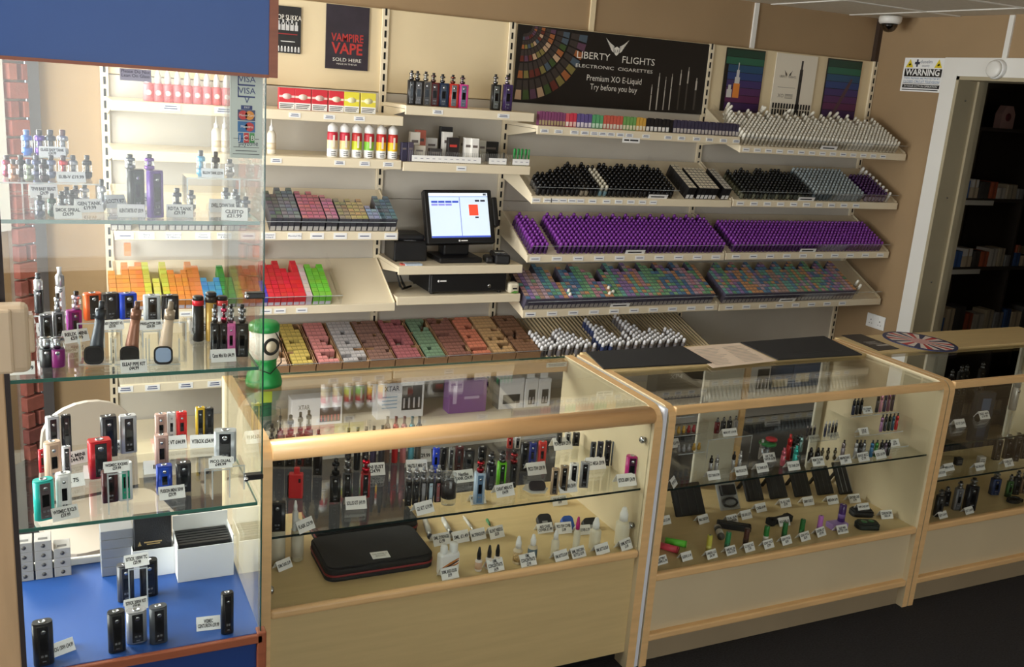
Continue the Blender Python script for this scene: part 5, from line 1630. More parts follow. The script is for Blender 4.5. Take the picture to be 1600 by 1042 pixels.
for px, yb, lab, txt, rz in ((70, 309, 'hanging under the wide riser at the left', 'TFV8 BABY BEAST\n£24.99', 0.15), (107, 342, 'at the front of the top shelf before the black tanks', 'SMOK SPIRAL\n£24.99', 0.05), (142, 332, 'right of the black tanks, half turned', 'GEN TANK\n£19.99', 0.25),
                             (181, 325, 'turned away beside the slim clear tank', 'VELOCITY KIT', 0.4), (224, 322, 'between the splashed kit and the purple kit', 'ALIEN £59.99', 0.0), (206, 340, 'at the front below the splashed kit', 'ALIEN STARTER KIT £59.99', 0.0),
                             (281, 340, 'at the front below the matt black tank', 'RDTA TANK\n£29.99', -0.1), (333, 286, 'on the right hand riser', 'BILLOW TANK £27.99', -0.1), (349, 332, 'below the black capped tank at the right', 'UWELL CROWN TANK', -0.05), (366, 345, 'foremost by the right glass edge', 'CLEITO\n£21.99', -0.2)):
    if px == 333:
        p = onY(px, 277, 2.11)
        tent((p.x, 2.112, zr + 0.0006), lab, txt, 0.046, 0.022, rz)
    else:
        card_px(px, yb, Z, lab, txt, 40, 20, rz, CY0 + 0.012, HI)

# ================================================================== CABINET, SECOND GLASS SHELF
Z = CZ[2] + 0.0005


def box_px(px0, px1, yb, z, Y=None):
    return at((px0 + px1) / 2, yb, z, LO, HI)


tank_r = riser(at(75, 478, Z, LO, HI), 0.11, 0.05, 0.028, 'low clear riser at the back left of the second shelf')
p = at(61, 470, Z, LO, HI)
pen((p.x, p.y, Z + 0.0285), 0.09, 'black stick kit with wide silver tank on the back left riser', r=0.010, c=(40, 42, 46), c2=(200, 200, 204), tip=(70, 74, 80))
p = at(95, 476, Z, LO, HI)
pen((p.x, p.y, Z + 0.0285), 0.102, 'white stick kit with silver tank on the back left riser', r=0.010, c=(236, 236, 238), c2=(180, 180, 184), tip=(190, 190, 194))
mod_px(73, 535, 492, 20, Z, 'dark grey mod behind the junction box', None, LO, HI, body=(70, 72, 80), rz=0.2)
mod_px(93, 532, 487, 18, Z, 'grey kit with tall steel tank behind the junction box', 458, LO, HI, body=(130, 132, 138), panel=(30, 30, 34), rz=0.2, tk=dict(c=(170, 172, 178)))
mod_px(117, 528, 484, 23, Z, 'glossy magenta kit with clear tank', 455, LO, HI, body=(150, 30, 140), panel=(96, 20, 96), rz=0.3, tk=dict(c=(206, 190, 206)), tkx=0.006, rough=0.15)
for px, c, lab in ((74, (34, 34, 36), 'short black cylinder kit at the front left'), (91, (130, 36, 110), 'short plum cylinder kit at the front left')):
    p = at(px, 572, Z, LO, HI)
    t = thing('cylinder_kit', lab, 'vape kit', p)
    ob('body', MB().lathe([(0.0125, 0), (0.0135, 0.002), (0.0135, 0.034), (0.012, 0.036)], 20), rgb(c, 0.3), t)
    ob('top_ring', MB().lathe([(0.013, 0.036), (0.0135, 0.038), (0.0135, 0.055), (0.011, 0.058)], 20), TANKG, t)
    ob('coil', MB().lathe([(0.006, 0.036), (0.006, 0.054)], 12), STEEL, t)
    ob('badge', MB().lathe([(0.004, 0), (0.004, 0.001)], 12, M=Matrix.Translation((0, -0.0132, 0.03)) @ Matrix.Rotation(math.pi / 2, 4, 'X')), STEEL, t)
zr = 0.045
pr = at(172, 530, Z, LO, HI)
riser((pr.x, pr.y, Z), 0.13, 0.05, zr, 'clear riser under the orange, black and blue mods')
for px, c, pn_, lab in ((146, (226, 96, 40), (30, 28, 28), 'orange and black tall mod on the riser'), (172, (52, 50, 54), (36, 36, 40), 'charcoal tall mod between the orange and blue ones'), (200, (30, 70, 200), (40, 42, 50), 'royal blue and black tall mod on the riser')):
    p = onY(px, 505, pr.y)
    mod((p.x, pr.y, Z + zr + 0.0006), onY(px, 458, pr.y).z - Z - zr, wpx(26, p), lab, body=c, panel=pn_, rz=0.25, screen=px == 200)
pr = at(252, 530, Z, LO, HI)
riser((pr.x, pr.y, Z), 0.10, 0.05, zr, 'clear riser under the silver and black mods')
for px, c, lab in ((238, (200, 204, 206), 'silver and black mod with long screen on the riser'), (266, (30, 30, 32), 'plain black mod right of the silver one')):
    p = onY(px, 505, pr.y)
    mod((p.x, pr.y, Z + zr + 0.0006), onY(px, 461, pr.y).z - Z - zr, wpx(25, p), lab, body=c, panel=(26, 28, 30), rz=0.0)
for px, yt, c, ring, lab in ((310, 462, (30, 30, 32), (214, 34, 50), 'black tube kit with red ring at the back'), (330, 456, (190, 150, 70), (40, 36, 30), 'gold tube kit with black top at the back'), (347, 462, (170, 170, 174), (200, 60, 60), 'steel tube kit with red ring behind the four kits')):
    p = at(px, 532, Z, LO, HI)
    h_ = onY(px, yt, p.y).z - Z
    t = thing('tube_kit', lab, 'vape kit', p)
    ob('tube', MB().lathe([(0.0105, 0), (0.012, 0.002), (0.012, h_ * 0.8)], 20), rgb(c, 0.3, 0.2), t)
    ob('ring', MB().lathe([(0.0125, h_ * 0.8), (0.0125, h_ * 0.9), (0.0115, h_ * 0.91)], 20), rgb(ring, 0.3), t)
    ob('top', MB().lathe([(0.0115, h_ * 0.905), (0.0115, h_ * 0.98), (0.009, h_)], 20), BLACK, t)
# pipe kits in angled holders
for px, c, dial, lab in ((152, (52, 60, 70), (30, 30, 34), 'dark slate pipe kit leaning in a clear holder'), (207, (150, 104, 84), (24, 24, 26), 'copper pipe kit leaning in a clear holder'), (259, (214, 190, 164), (150, 170, 200), 'beige pipe kit leaning in a clear holder')):
    p = at(px - 2, 566, Z, LO, HI)
    t = thing('pipe_kit', lab, 'vape kit', p, -0.1)
    b = MB().tube([(0, 0, 0.008), (0.003, 0.002, 0.04), (0.008, 0.004, 0.075), (0.010, 0.005, 0.09)], [0.015, 0.0125, 0.0095, 0.009], 18)
    ob('stem', b, rgb(c, 0.35, 0.3 if 'copper' in lab else 0.0), t)
    ob('collar', MB().tube([(0.010, 0.005, 0.089), (0.0125, 0.006, 0.108)], [0.0105, 0.0100], 18), rgb(tuple(int(v * 0.86) for v in c), 0.3, 0.4), t)
    ob('drip_tip', MB().tube([(0.0125, 0.006, 0.107), (0.0145, 0.007, 0.124)], [0.006, 0.0052], 14), rgb(tuple(int(v * 0.7) for v in c), 0.35), t)
    dl = ob('dial', MB().prism(rr(0.036, 0.036, 0.011, 4), 0, 0.007, 0, 0, True, M=Matrix.Translation((-0.002, -0.018, 0.019)) @ Matrix.Rotation(math.radians(62), 4, 'X')), BLACK, t)
    ob('dial_screen', MB().prism(rr(0.029, 0.029, 0.009, 4), 0.007, 0.0078, M=Matrix.Translation((-0.002, -0.018, 0.019)) @ Matrix.Rotation(math.radians(62), 4, 'X')), rgb(dial, 0.1), dl)
    ob('holder', MB().box(-0.03, 0.03, -0.02, 0.03, 0, 0.003).box(-0.03, -0.027, 0.0, 0.03, 0.003, 0.05).box(0.027, 0.03, 0.0, 0.03, 0.003, 0.05), ACRYL, t)
    ob('holder_edge', MB().box(-0.03, 0.03, -0.0206, -0.02, 0, 0.003).box(-0.03, -0.027, -0.0006, 0.0, 0.003, 0.05).box(0.027, 0.03, -0.0006, 0.0, 0.003, 0.05), AEDGE, t)
for px, c, pn_, lab in ((336, (30, 30, 32), (24, 24, 26), 'black slim kit, leftmost of four in a row'), (350, (34, 30, 32), (26, 24, 26), 'black slim kit with red tank ring, second of four'), (361, (220, 110, 170), (206, 100, 160), 'pink slim kit among the black ones'), (378, (36, 34, 32), (44, 40, 34), 'black patterned slim kit nearest the glass edge')):
    mod_px(px, 556, 504, 15 if px < 370 else 20, Z, lab, 475, LO, HI, body=c, panel=pn_, rz=-0.15, tk=dict(c=(150, 152, 156) if px != 350 else (190, 60, 90)), d_=0.022)
for px, yb, lab, txt, rz in ((36, 478, 'at the far back left of the second shelf, turned', 'SUBVOD KIT', 0.5), (83, 470, 'below the white stick kit', 'PICO KIT £34.99', 0.1), (80, 524, 'lying over the grey mod behind the junction box', 'PICO £34.99', 0.1), (122, 535, 'tilted in front of the magenta kit', 'REUX MINI\n£59.99', 0.35),
                             (176, 520, 'in front of the charcoal tall mod', 'NOISY CRICKET V2\n£59.99', 0.05), (236, 522, 'in front of the silver mod', 'PREDATOR 228\n£59.99', 0.05), (318, 522, 'in front of the black tube kit', 'SMOK\nMARSHAL', 0.0), (210, 583, 'at the front before the copper pipe kit', 'ELEAF PIPE KIT\n£44.99', 0.0), (350, 566, 'in front of the four slim kits', 'Carat Mini Kit £44.99', 0.0), (34, 586, 'at the front left below the junction box', 'KIT £39.99', 0.0)):
    zz = Z
    if px in (176, 236):
        p = at(px, 530, Z, LO, HI)
        tent_up(px, 516, p.y - 0.062, Z, lab, txt, 0.046, 0.022, rz)
    else:
        card_px(px, yb, zz, lab, txt, 38, 19, rz, CY0 + 0.012, HI)

# ================================================================== CABINET, THIRD GLASS SHELF
Z = CZ[1] + 0.0005
for a in ((84, 712, 650, 20, 'silver mod at the back left of the third shelf', (190, 192, 198), (30, 32, 36), 'box'), (105, 708, 648, 15, 'black mod beside the silver one at the back left', (40, 40, 44), (30, 30, 32), 'box'),
          (171, 712, 649, 25, 'black fronted tall mod before the white chair', (48, 48, 54), (22, 22, 24), 'box'), (201, 706, 648, 26, 'silver mod with black front before the white chair', (196, 198, 204), (24, 24, 28), 'box'),
          (252, 692, 646, 19, 'rose gold mod, left of three slim ones', (206, 170, 158), (176, 140, 130), 'box'), (268, 689, 644, 13, 'white slim mod between rose gold and red', (238, 238, 238), (226, 226, 228), 'box'), (284, 688, 643, 17, 'red slim mod, right of three slim ones', (222, 40, 44), (206, 34, 40), 'box'),
          (313, 689, 636, 15, 'yellow and black striped mod', (214, 176, 40), (24, 24, 24), 'box'), (327, 688, 637, 14, 'black mod beside the yellow striped one', (34, 34, 36), (26, 26, 28), 'box'),
          (84, 752, 689, 27, 'champagne mod above the turquoise one', (214, 184, 160), (190, 160, 140), 'oval'), (105, 740, 697, 14, 'small steel mod behind the champagne one', (190, 192, 196), (40, 42, 46), 'oval'),
          (66, 738, 702, 10, 'red edged mod peeping out behind the champagne one', (206, 40, 54), (150, 30, 40), 'oval'),
          (157, 744, 686, 36, 'tall mod with red sides and black front in a silver frame', (190, 34, 44), (28, 28, 32), 'box'), (172, 783, 735, 25, 'dark red mod in front of the red sided one', (70, 24, 28), (44, 18, 20), 'box'),
          (196, 780, 722, 24, 'white mod with sea green face', (236, 236, 234), (40, 150, 120), 'oval'), (253, 735, 679, 22, 'rose gold mod standing lower before the three slim ones', (196, 160, 150), (150, 120, 112), 'box'),
          (257, 770, 726, 25, 'blue metallic mod at the front', (30, 66, 170), (36, 80, 196), 'box'), (287, 767, 722, 24, 'black mod right of the blue one', (40, 40, 44), (30, 30, 34), 'box'),
          (70, 810, 748, 32, 'turquoise mod at the front left', (40, 190, 180), (96, 84, 88), 'oval'), (101, 802, 738, 24, 'white mod beside the turquoise one', (238, 238, 236), (230, 230, 230), 'oval')):
    px, yb, yt, wp, lab, c, pn_, st = a
    mod_px(px, yb, yt, wp, Z, lab, None, LO, HI, body=c, panel=pn_, style=st, rz=0.3 if px < 100 else (0.15 if px < 220 else 0.0), metal=0.25 if 'silver' in lab or 'metallic' in lab else 0.0, rough=0.3)
zr = 0.058
pr = at(350, 765, Z, LO, HI)
riser((pr.x, pr.y + 0.02, Z), 0.085, 0.06, zr, 'clear riser at the right of the third shelf')
p = onY(352, 697, pr.y + 0.025)
mod((p.x, p.y, Z + zr + 0.0006), 0.07, 0.046, 'big silver and black mod on the clear riser', body=(190, 194, 198), panel=(30, 32, 36), rz=-0.2, metal=0.3)
for px, yb, lab, txt, rz in ((122, 725, 'behind the champagne mod, tilted', 'RX MINI\n£44.99', 0.35), (189, 708, 'below the silver mod before the chair', 'KOOPOR 200W KIT\n£49.99', 0.05), (183, 738, 'across the top of the dark red mod', 'WISMEC RX200S\n£59.99', 0.05), (150, 748, 'half hidden below the red sided mod', 'VT75\n£64.99', -0.2),
                             (272, 702, 'below the white slim mod', 'EVIC VT £44.99', 0.0), (318, 700, 'below the yellow striped mod', 'VTBOX £54.99', -0.1), (349, 712, 'on the clear riser below the big silver mod', 'CUBOID 150W £49.99', -0.05), (345, 732, 'fixed on the front of the clear riser', 'PICO DUAL\n£49.99', -0.1),
                             (270, 780, 'before the blue metallic mod', 'FUSION MINI 50W\n£29.99', 0.05), (104, 812, 'before the turquoise and white mods', 'WISMEC RX2/3\n£59.99', 0.25), (113, 762, 'peeping out behind the white mod', 'RX 75', 0.2), (246, 740, 'half hidden behind the rose gold mod', 'IPV', 0.0)):
    if px in (183, 349, 345):
        p = at(px, {183: 790, 349: 765, 345: 765}[px], Z, LO, HI)
        p = onY(px, yb, p.y - {183: 0.022, 349: 0.0, 345: 0.03}[px])
        if px == 349:
            tent((p.x, p.y, Z + zr + 0.0006), lab, txt, 0.045, 0.02, rz)
        else:
            tent_up(px, yb, p.y - 0.012, Z, lab, txt, 0.048, 0.023, rz)
    else:
        card_px(px, yb, Z, lab, txt, 39, 19, rz, CY0 + 0.012, HI)

# ================================================================== CABINET, BLUE FLOOR
Z = CZ[0] + 0.0005
LO = CY0 + 0.02
GREYC = rgb((166, 162, 158), 0.6)
STK = [(37, 915, 0), (37, 895, 1), (37, 872, 2), (63, 910, 0), (63, 895, 1), (63, 880, 2), (95, 905, 0), (95, 890, 1)]
bw = 0.036
p0 = at(40, 905, Z, LO, HI)
for i in range(3):
    for lev in range((4, 4, 3)[i]):
        for k in range(1 if lev < 3 else 1):
            t = thing('coil_box', 'small grey carton in the stack on the blue cabinet floor', 'carton', (p0.x + i * (bw + 0.004), p0.y + 0.01, Z + lev * 0.0243), 0.12 * 0, group='grey cartons on the blue floor')
            ob('carton', cached('cbx', lambda: MB().rbox(-0.018, 0.018, -0.02, 0.03, 0, 0.024, 0.0008, 1).mesh('c')), GREYC, t)
            ob('logo', cached('cbl', lambda: MB().lathe([(0.005, 0), (0.005, 0.0005)], 14, M=Matrix.Translation((0, -0.02, 0.012)) @ Matrix.Rotation(math.pi / 2, 4, 'X')).mesh('l')), rgb((90, 86, 84)), t)
            ob('top_print', cached('cbt', lambda: MB().box(-0.01, 0.01, -0.01, 0.0, 0.024, 0.0245).mesh('l')), rgb((84, 80, 78)), t)


def case_px(px0, px1, yt, yb, dep, c, lab, cat='box', name='carton', rz=0.0):
    p = at((px0 + px1) / 2, yb, Z, LO, HI - 0.06)
    w_ = wpx(px1 - px0, p)
    h_ = top_z((px0 + px1) / 2, yt, p) - Z
    t = thing(name, lab, cat, p, rz)
    return t, w_, h_


t, w_, h_ = case_px(161, 208, 828, 893, 0, None, 'stack of silver grey flat boxes on the blue floor', name='silver_box')
for k in range(5):
    ob('layer', MB().rbox(-w_ / 2, w_ / 2, 0, 0.06, k * h_ / 5 + 0.0004, (k + 1) * h_ / 5, 0.001, 1), rgb((150, 152, 156), 0.35, 0.3), t)
t, w_, h_ = case_px(210, 272, 858, 900, 0, None, 'white open carton holding a black folder on the blue floor', name='open_carton')
ob('front_wall', MB().box(-w_ / 2, w_ / 2, 0, 0.002, 0, h_), CARD, t)
ob('side_wall', MB().box(-w_ / 2, -w_ / 2 + 0.002, 0.002, 0.07, 0, h_), CARD, t)
ob('side_wall', MB().box(w_ / 2 - 0.002, w_ / 2, 0.002, 0.07, 0, h_), CARD, t)
ob('back_wall', MB().box(-w_ / 2, w_ / 2, 0.07, 0.072, 0, h_), CARD, t)
ob('bottom', MB().box(-w_ / 2, w_ / 2, 0.002, 0.07, 0, 0.002), CARD, t)
fo = thing('black_folder', 'black folder with gold emblem standing in the white carton', 'folder', t.location + Vector((0, 0.012, 0.003)), 0)
ob('cover', MB().rbox(-w_ / 2 + 0.005, w_ / 2 - 0.005, 0, 0.03, 0, h_ + 0.075, 0.002, 1), mat('black_leatherette', (26, 25, 26), 0.5, bump=0.3, bscale=300), fo)
ob('emblem', MB().box(-0.02, 0.02, -0.0006, 0, h_ + 0.010, h_ + 0.013).box(-0.014, 0.016, -0.0006, 0, h_ + 0.005, h_ + 0.0075).poly([(-0.034, -0.0006, h_ + 0.004), (-0.026, -0.0006, h_ + 0.004), (-0.03, -0.0006, h_ + 0.016)]), rgb((176, 150, 100)), fo)
t, w_, h_ = case_px(280, 364, 853, 904, 0, None, 'white open carton full of black sleeves on the blue floor', name='open_carton')
for nm, a in (('front_wall', (-w_ / 2, w_ / 2, 0, 0.002, 0, h_)), ('side_wall', (-w_ / 2, -w_ / 2 + 0.002, 0.002, 0.09, 0, h_ + 0.01)), ('side_wall', (w_ / 2 - 0.002, w_ / 2, 0.002, 0.09, 0, h_ + 0.02)), ('back_wall', (-w_ / 2, w_ / 2, 0.09, 0.092, 0, h_ + 0.045)), ('bottom', (-w_ / 2, w_ / 2, 0.002, 0.09, 0, 0.002))):
    ob(nm, MB().box(*a), CARD, t)
for k in range(6):
    tag(ob('black_sleeve', MB().rbox(-w_ / 2 + 0.005, w_ / 2 - 0.005, 0, 0.011, 0, h_ + 0.004, 0.001, 1), BLACK, None, t.location + Vector((0, 0.008 + k * 0.0135, 0.0025))), 'black sleeve filed in the larger white carton', 'sleeve', 'black sleeves')
for px, yb, yt, wp, lab, c, pn_, st in ((197, 937, 881, 27, 'gun grey oval mod at the back of the pair on the blue floor', (84, 84, 88), (44, 44, 48), 'oval'), (233, 929, 874, 29, 'matt black mod at the back of the pair on the blue floor', (28, 28, 30), (26, 26, 28), 'oval'),
                                        (183, 1016, 954, 28, 'matt black rounded mod, left of three on the blue floor', (30, 30, 32), (28, 28, 30), 'oval'), (214, 1001, 952, 33, 'brushed steel mod with black face, centre of three', (160, 160, 164), (28, 30, 34), 'oval'), (248, 1002, 946, 29, 'grey topped black mod, right of three', (70, 74, 80), (30, 30, 34), 'oval'),
                                        (355, 988, 925, 21, 'narrow glossy black mod by the right glass', (22, 22, 24), (24, 24, 26), 'oval'), (69, 1036, 970, 32, 'matt black mod alone at the front left of the blue floor', (36, 35, 36), (30, 30, 32), 'oval')):
    mod_px(px, yb, yt, wp, Z, lab, None, LO, HI, body=c, panel=pn_, style=st, rz=0.1, metal=0.4 if 'steel' in lab or 'gun' in lab else 0.0)
for px, yb, lab, txt, rz in ((215, 884, 'between the two mods at the back of the blue floor', 'ISTICK 100W TC\n£29.99', 0.1), (214, 952, 'above the three mods on the blue floor', 'ISTICK 200W KIT\n£39.99', 0.1), (326, 985, 'flat beside the glossy black mod', 'WISMEC\nCENTURION £39.99', -0.1), (101, 1022, 'leaning by the matt black mod at the front left', 'HCIG 150W £34.99', 0.4)):
    p = at(px, {215: 935, 214: 1004}.get(px, yb), Z, LO, HI)
    if px in (215, 214):
        tent_up(px, yb + 2, p.y - {215: 0.03, 214: -0.05}[px], Z, lab, txt, wpx(35, p), wpx(20, p), rz)
    else:
        card_px(px, yb, Z, lab, txt, 36, 19, rz, LO, HI)

# stickers on the cabinet glass
stk = thing('payment_sticker', 'pale sticker with card payment marks on the cabinet glass', 'sticker', (0, CY0 - 0.0012, 0))
xa, xb = onY(359, 180, CY0).x, onY(410, 180, CY0).x
za, zb_ = onY(385, 247, CY0).z, onY(385, 112, CY0).z
stk.location = ((xa + xb) / 2, CY0 - 0.0014, za)
ws, hs = xb - xa, zb_ - za
ob('sheet', MB().box(-ws / 2, ws / 2, 0, 0.0008, 0, hs), mat('pale_green_sheet', (206, 220, 214), 0.5), stk)
q = MB()
for k, (c0, c1_) in enumerate(((3, 0), (3, 0), (3, 0), (1, 2), (4, 1), (5, 6))):
    zc_ = hs * (0.90 - k * 0.133)
    if k < 2:
        rect(q, -0.015, 0.016, zc_ - 0.010, zc_ - 0.007, 0)
        rect(q, -0.016, -0.014, zc_ - 0.010, zc_ + 0.010, 0)
    elif k == 2:
        rect(q, -0.010, 0.011, zc_ - 0.011, zc_ - 0.003, 0)
    elif k == 5:
        for j, cc in enumerate((4, 1, 6)):
            rect(q, -0.015 + j * 0.0105, -0.0055 + j * 0.0105, zc_ - 0.009, zc_ + 0.010, cc)
    else:
        rect(q, -0.016, 0.0165, zc_ - 0.010, zc_ + 0.010, 4 if k == 4 else 7)
for k, (ca, cb_) in ((3, (1, 2)), (4, (4, 1))):
    zc_ = hs * (0.90 - k * 0.133)
    for sx, cc in ((-0.006, ca), (0.006, cb_)):
        q.add([(sx + 0.0085 * math.cos(a * math.pi / 8), -0.0003, zc_ + 0.0085 * math.sin(a * math.pi / 8)) for a in range(16)], [list(range(16))], cc)
rect(q, -0.024, 0.024, 0.036, 0.037, 3)
rect(q, -0.024, 0.024, 0.020, 0.021, 3)
rect(q, -0.02, 0.02, 0.013, 0.0145, 3)
rect(q, -0.025, 0.025, 0.007, 0.0082, 3)
ob('payment_marks', q, [rgb((40, 60, 120)), rgb((200, 50, 50)), rgb((230, 150, 50)), rgb((90, 100, 100)), rgb((40, 110, 170)), rgb((60, 60, 60)), rgb((70, 150, 80)), rgb((60, 70, 110))], stk, (0, -0.0003, 0))
for k, (tx, sz, c) in enumerate((('VISA', 0.016, (40, 60, 120)), ('VISA', 0.016, (40, 60, 120)), ('V', 0.016, (40, 60, 120)), ('MasterCard', 0.006, (240, 240, 236)), ('Maestro', 0.007, (240, 240, 236)), ('J C B', 0.014, (240, 240, 236)))):
    lettering(tx, sz, rgb(c), stk, (0.001, -0.0008, hs * (0.90 - k * 0.133) + (0.002 if k < 2 else (0.006 if k == 2 else 0))))
lettering('PAY', 0.006, CARD, stk, (0.001, -0.0008, hs * (0.90 - 2 * 0.133) - 0.007))
lettering('payzone', 0.014, rgb((60, 70, 90)), stk, (0.004, -0.0008, 0.028), fit=0.036)
pl = thing('glass_notice', 'small lilac notice lettered in dark blue on the upper cabinet glass', 'notice', (0, 0, 0))
xa, xb = onY(187, 112, CY0).x, onY(236, 112, CY0).x
pl.location = ((xa + xb) / 2, CY0 - 0.0014, onY(211, 123, CY0).z - 0.004)
ob('sheet', MB().box(-(xb - xa) / 2, (xb - xa) / 2, 0, 0.0008, 0, 0.021), rgb((206, 206, 230)), pl)
lettering('Please Do Not\nLean On Glass', 0.008, rgb((40, 44, 100)), pl, (0, -0.0003, 0.0125), fit=0.048, line=0.9)

# collecting tin, chair behind the cabinet
tn = thing('collecting_tin', 'green and white charity collecting tin on the counter corner behind the cabinet glass', 'collecting tin', (0, 0, 0))
p = onZ(412, 600, 0.8915)
tn.location = (p.x, min(p.y, CB - 0.05), 0.8915)
GRN = mat('green_tin_plastic', (30, 140, 66), 0.35)
ob('base', MB().lathe([(0.052, 0), (0.053, 0.01), (0.047, 0.035), (0.036, 0.05), (0.036, 0.075), (0.04, 0.085)], 24), GRN, tn)
ob('drum', MB().lathe([(0.042, 0.085), (0.042, 0.165)], 24), rgb((230, 224, 206)), tn)
ob('lid', MB().lathe([(0.043, 0.165), (0.044, 0.168), (0.044, 0.182), (0.038, 0.19)], 24), GRN, tn)
ob('emblem_ring', MB().lathe([(0.026, 0), (0.026, 0.001), (0.017, 0.001), (0.017, 0)], 24, M=Matrix.Translation((0.012, -0.0405, 0.125)) @ Matrix.Rotation(0.3, 4, 'Z') @ Matrix.Rotation(math.pi / 2, 4, 'X')), rgb((40, 40, 38)), tn)
ob('emblem_face', MB().lathe([(0.0165, 0), (0.0165, 0.0018)], 24, M=Matrix.Translation((0.012, -0.0405, 0.125)) @ Matrix.Rotation(0.3, 4, 'Z') @ Matrix.Rotation(math.pi / 2, 4, 'X')), rgb((214, 204, 176)), tn)
ob('cord', MB().tube([(0.02, -0.036, 0.175), (0.046, -0.02, 0.13), (0.046, -0.02, 0.07), (0.01, -0.045, 0.045), (-0.03, -0.035, 0.06)], 0.0018, 6), BLACK, tn)

ch = thing('chair', 'cream plastic chair with rounded back behind the tall cabinet', 'chair', (onY(138, 650, 3.05).x, 3.05, 0), 0.25)
CHM = mat('cream_chair_plastic', (170, 160, 148), 0.5)
zt = onY(138, 628, 3.05).z
bpts = []
for k in range(13):
    a = math.pi * k / 12
    bpts.append((0.135 * math.cos(a), zt - 0.10 + 0.10 * math.sin(a)))
bpts = [(0.15, 0.46)] + bpts + [(-0.15, 0.46)]
ob('backrest', MB().prism(bpts, 0, 0.02, M=Matrix(((1, 0, 0, 0), (0, 0, 1, 0), (0, 1, 0, 0), (0, 0, 0, 1)))), CHM, ch)
ob('seat', MB().prism(rr(0.36, 0.36, 0.06, 4), 0.42, 0.445, M=Matrix.Translation((0, -0.17, 0))), CHM, ch)
for sx in (-0.15, 0.15):
    for sy in (-0.32, -0.03):
        ob('leg', MB().tube([(sx, sy, 0.425), (sx * 1.1, sy * 1.05 , 0)], 0.011, 8), STEEL, ch)

# ================================================================== NEAREST COUNTER, GLASS SHELF
Z = ZG1 + 0.0005
LO, HI = CF + 0.05, CB - 0.09
BACK = CB - 0.08
# back row: kits whose tanks show over the round rail
for px, yt, ytk, c, lab, wp in ((424, 690, 662, (46, 44, 46), 'black kit with tank, first at the left end of the counter', 15), (437, 680, 650, (40, 40, 42), 'black kit with tank, second from the left end of the counter', 16), (453, 680, 648, (44, 42, 44), 'black kit with tank, third from the left end of the counter', 16),
                                (468, 678, 644, (110, 40, 44), 'black and red kit with tank, fourth from the left end of the counter', 14), (481, 672, 641, (38, 38, 40), 'tall black kit with tank, fifth from the left end of the counter', 14)):
    mod_px(px, 728, yt, wp, Z, lab, ytk, LO, BACK, body=c, panel=(28, 28, 30), rz=-0.3, tk=dict(c=(110, 110, 114)))
mod_px(496, 741, 702, 15, Z, 'black kit with slim steel tank standing alone on the counter shelf', 671, LO, HI, body=(34, 34, 36), rz=-0.4, tk=dict(c=(150, 150, 154), r=0.008))
for px, c, lab in ((543, (60, 58, 60), 'first'), (557, (40, 40, 42), 'second'), (570, (52, 50, 54), 'third'), (582, (70, 60, 84), 'fourth'), (595, (64, 60, 66), 'fifth')):
    pen_px(px, 733, 667 - (px - 570) * 0.08, Z, 'dark capped pen in the row of five over the round rail, %s from the left' % lab, wp=10, lo=LO, hi=BACK, c=c, tip=(20, 20, 22), c2=c)
for px, c, lab in ((603, (120, 96, 84), 'bronze'), (616, (196, 34, 40), 'red'), (629, (206, 130, 134), 'rose pink'), (641, (96, 170, 190), 'light blue'), (652, (96, 92, 88), 'grey')):
    pen_px(px, 722, 651, Z, '%s pen in the coloured row over the round rail' % lab, wp=10, lo=LO, hi=BACK + 0.02, c=c, tip=tuple(int(v * 0.6) for v in c), c2=c)
# middle and front rows
t = thing('vape_mod', 'red lighter shaped mod at the left of the counter shelf', 'vape mod', at(462, 777, Z, LO, HI), -0.35)
ob('body', MB().rbox(-0.020, 0.020, -0.011, 0.011, 0, 0.075, 0.004, 2), rgb((206, 44, 48), 0.35), t)
ob('side_plate', MB().rbox(-0.0225, -0.0205, -0.010, 0.010, 0.004, 0.070, 0.0008, 1), BLACK, t)
ob('mouthpiece', MB().rbox(-0.006, 0.010, -0.006, 0.006, 0.074, 0.092, 0.003, 2), rgb((206, 44, 48), 0.35), t)
ob('window', MB().box(0.008, 0.014, -0.0118, -0.011, 0.05, 0.062), BLACK, t)
for px, yb, yt, ytk, wp, c, tc, lab in ((523, 783, 742, 716, 18, (30, 30, 32), (50, 50, 52), 'black kit with black tank in the front of the counter shelf'), (542, 776, 738, 713, 16, (76, 78, 82), (140, 142, 146), 'grey kit with steel tank in the front of the counter shelf'),
                                        (570, 776, 738, 713, 16, (150, 30, 36), (206, 40, 60), 'red and black kit with red tank in the front of the counter shelf')):
    mod_px(px, yb, yt, wp, Z, lab, ytk, LO, HI, body=c, panel=(28, 28, 30), rz=-0.2, tk=dict(c=tc, r=0.011))
mod_px(433, 829, 784, 27, Z, 'wide black flask kit at the front left corner', None, LO, HI, body=(26, 26, 28), panel=(24, 24, 26), rz=-0.2, screen=False, d_=0.016)
bottle(at(461, 832, Z, LO, HI), 0.085, 0.008, 'slim frosted bottle beside the wide black flask kit', body=mat('frosted_plastic', (206, 206, 200), 0.35), name='refill_bottle')
for k, px in enumerate((637, 648.5, 660, 671.5, 683)):
    mod_px(px, 790 - k * 1.5, 752, 11, Z, 'slim black kit with clear tank, %s in the row of five' % ('leftmost', 'second', 'third', 'fourth', 'rightmost')[k], 731 - k, LO, HI, body=(34, 32, 34), panel=((30, 30, 32), (30, 30, 32), (150, 150, 156), (180, 200, 214), (150, 90, 90))[k], rz=-0.1, tk=dict(c=(180, 180, 186), tip=(150, 152, 156), r=0.0085), screen=False)
t = thing('glass_jar', 'clear glass jar with black label on the counter shelf', 'jar', at(700, 786, Z, LO, HI))
ob('jar', MB().lathe([(0.021, 0), (0.022, 0.003), (0.022, 0.075), (0.018, 0.08)], 22), TANKG, t)
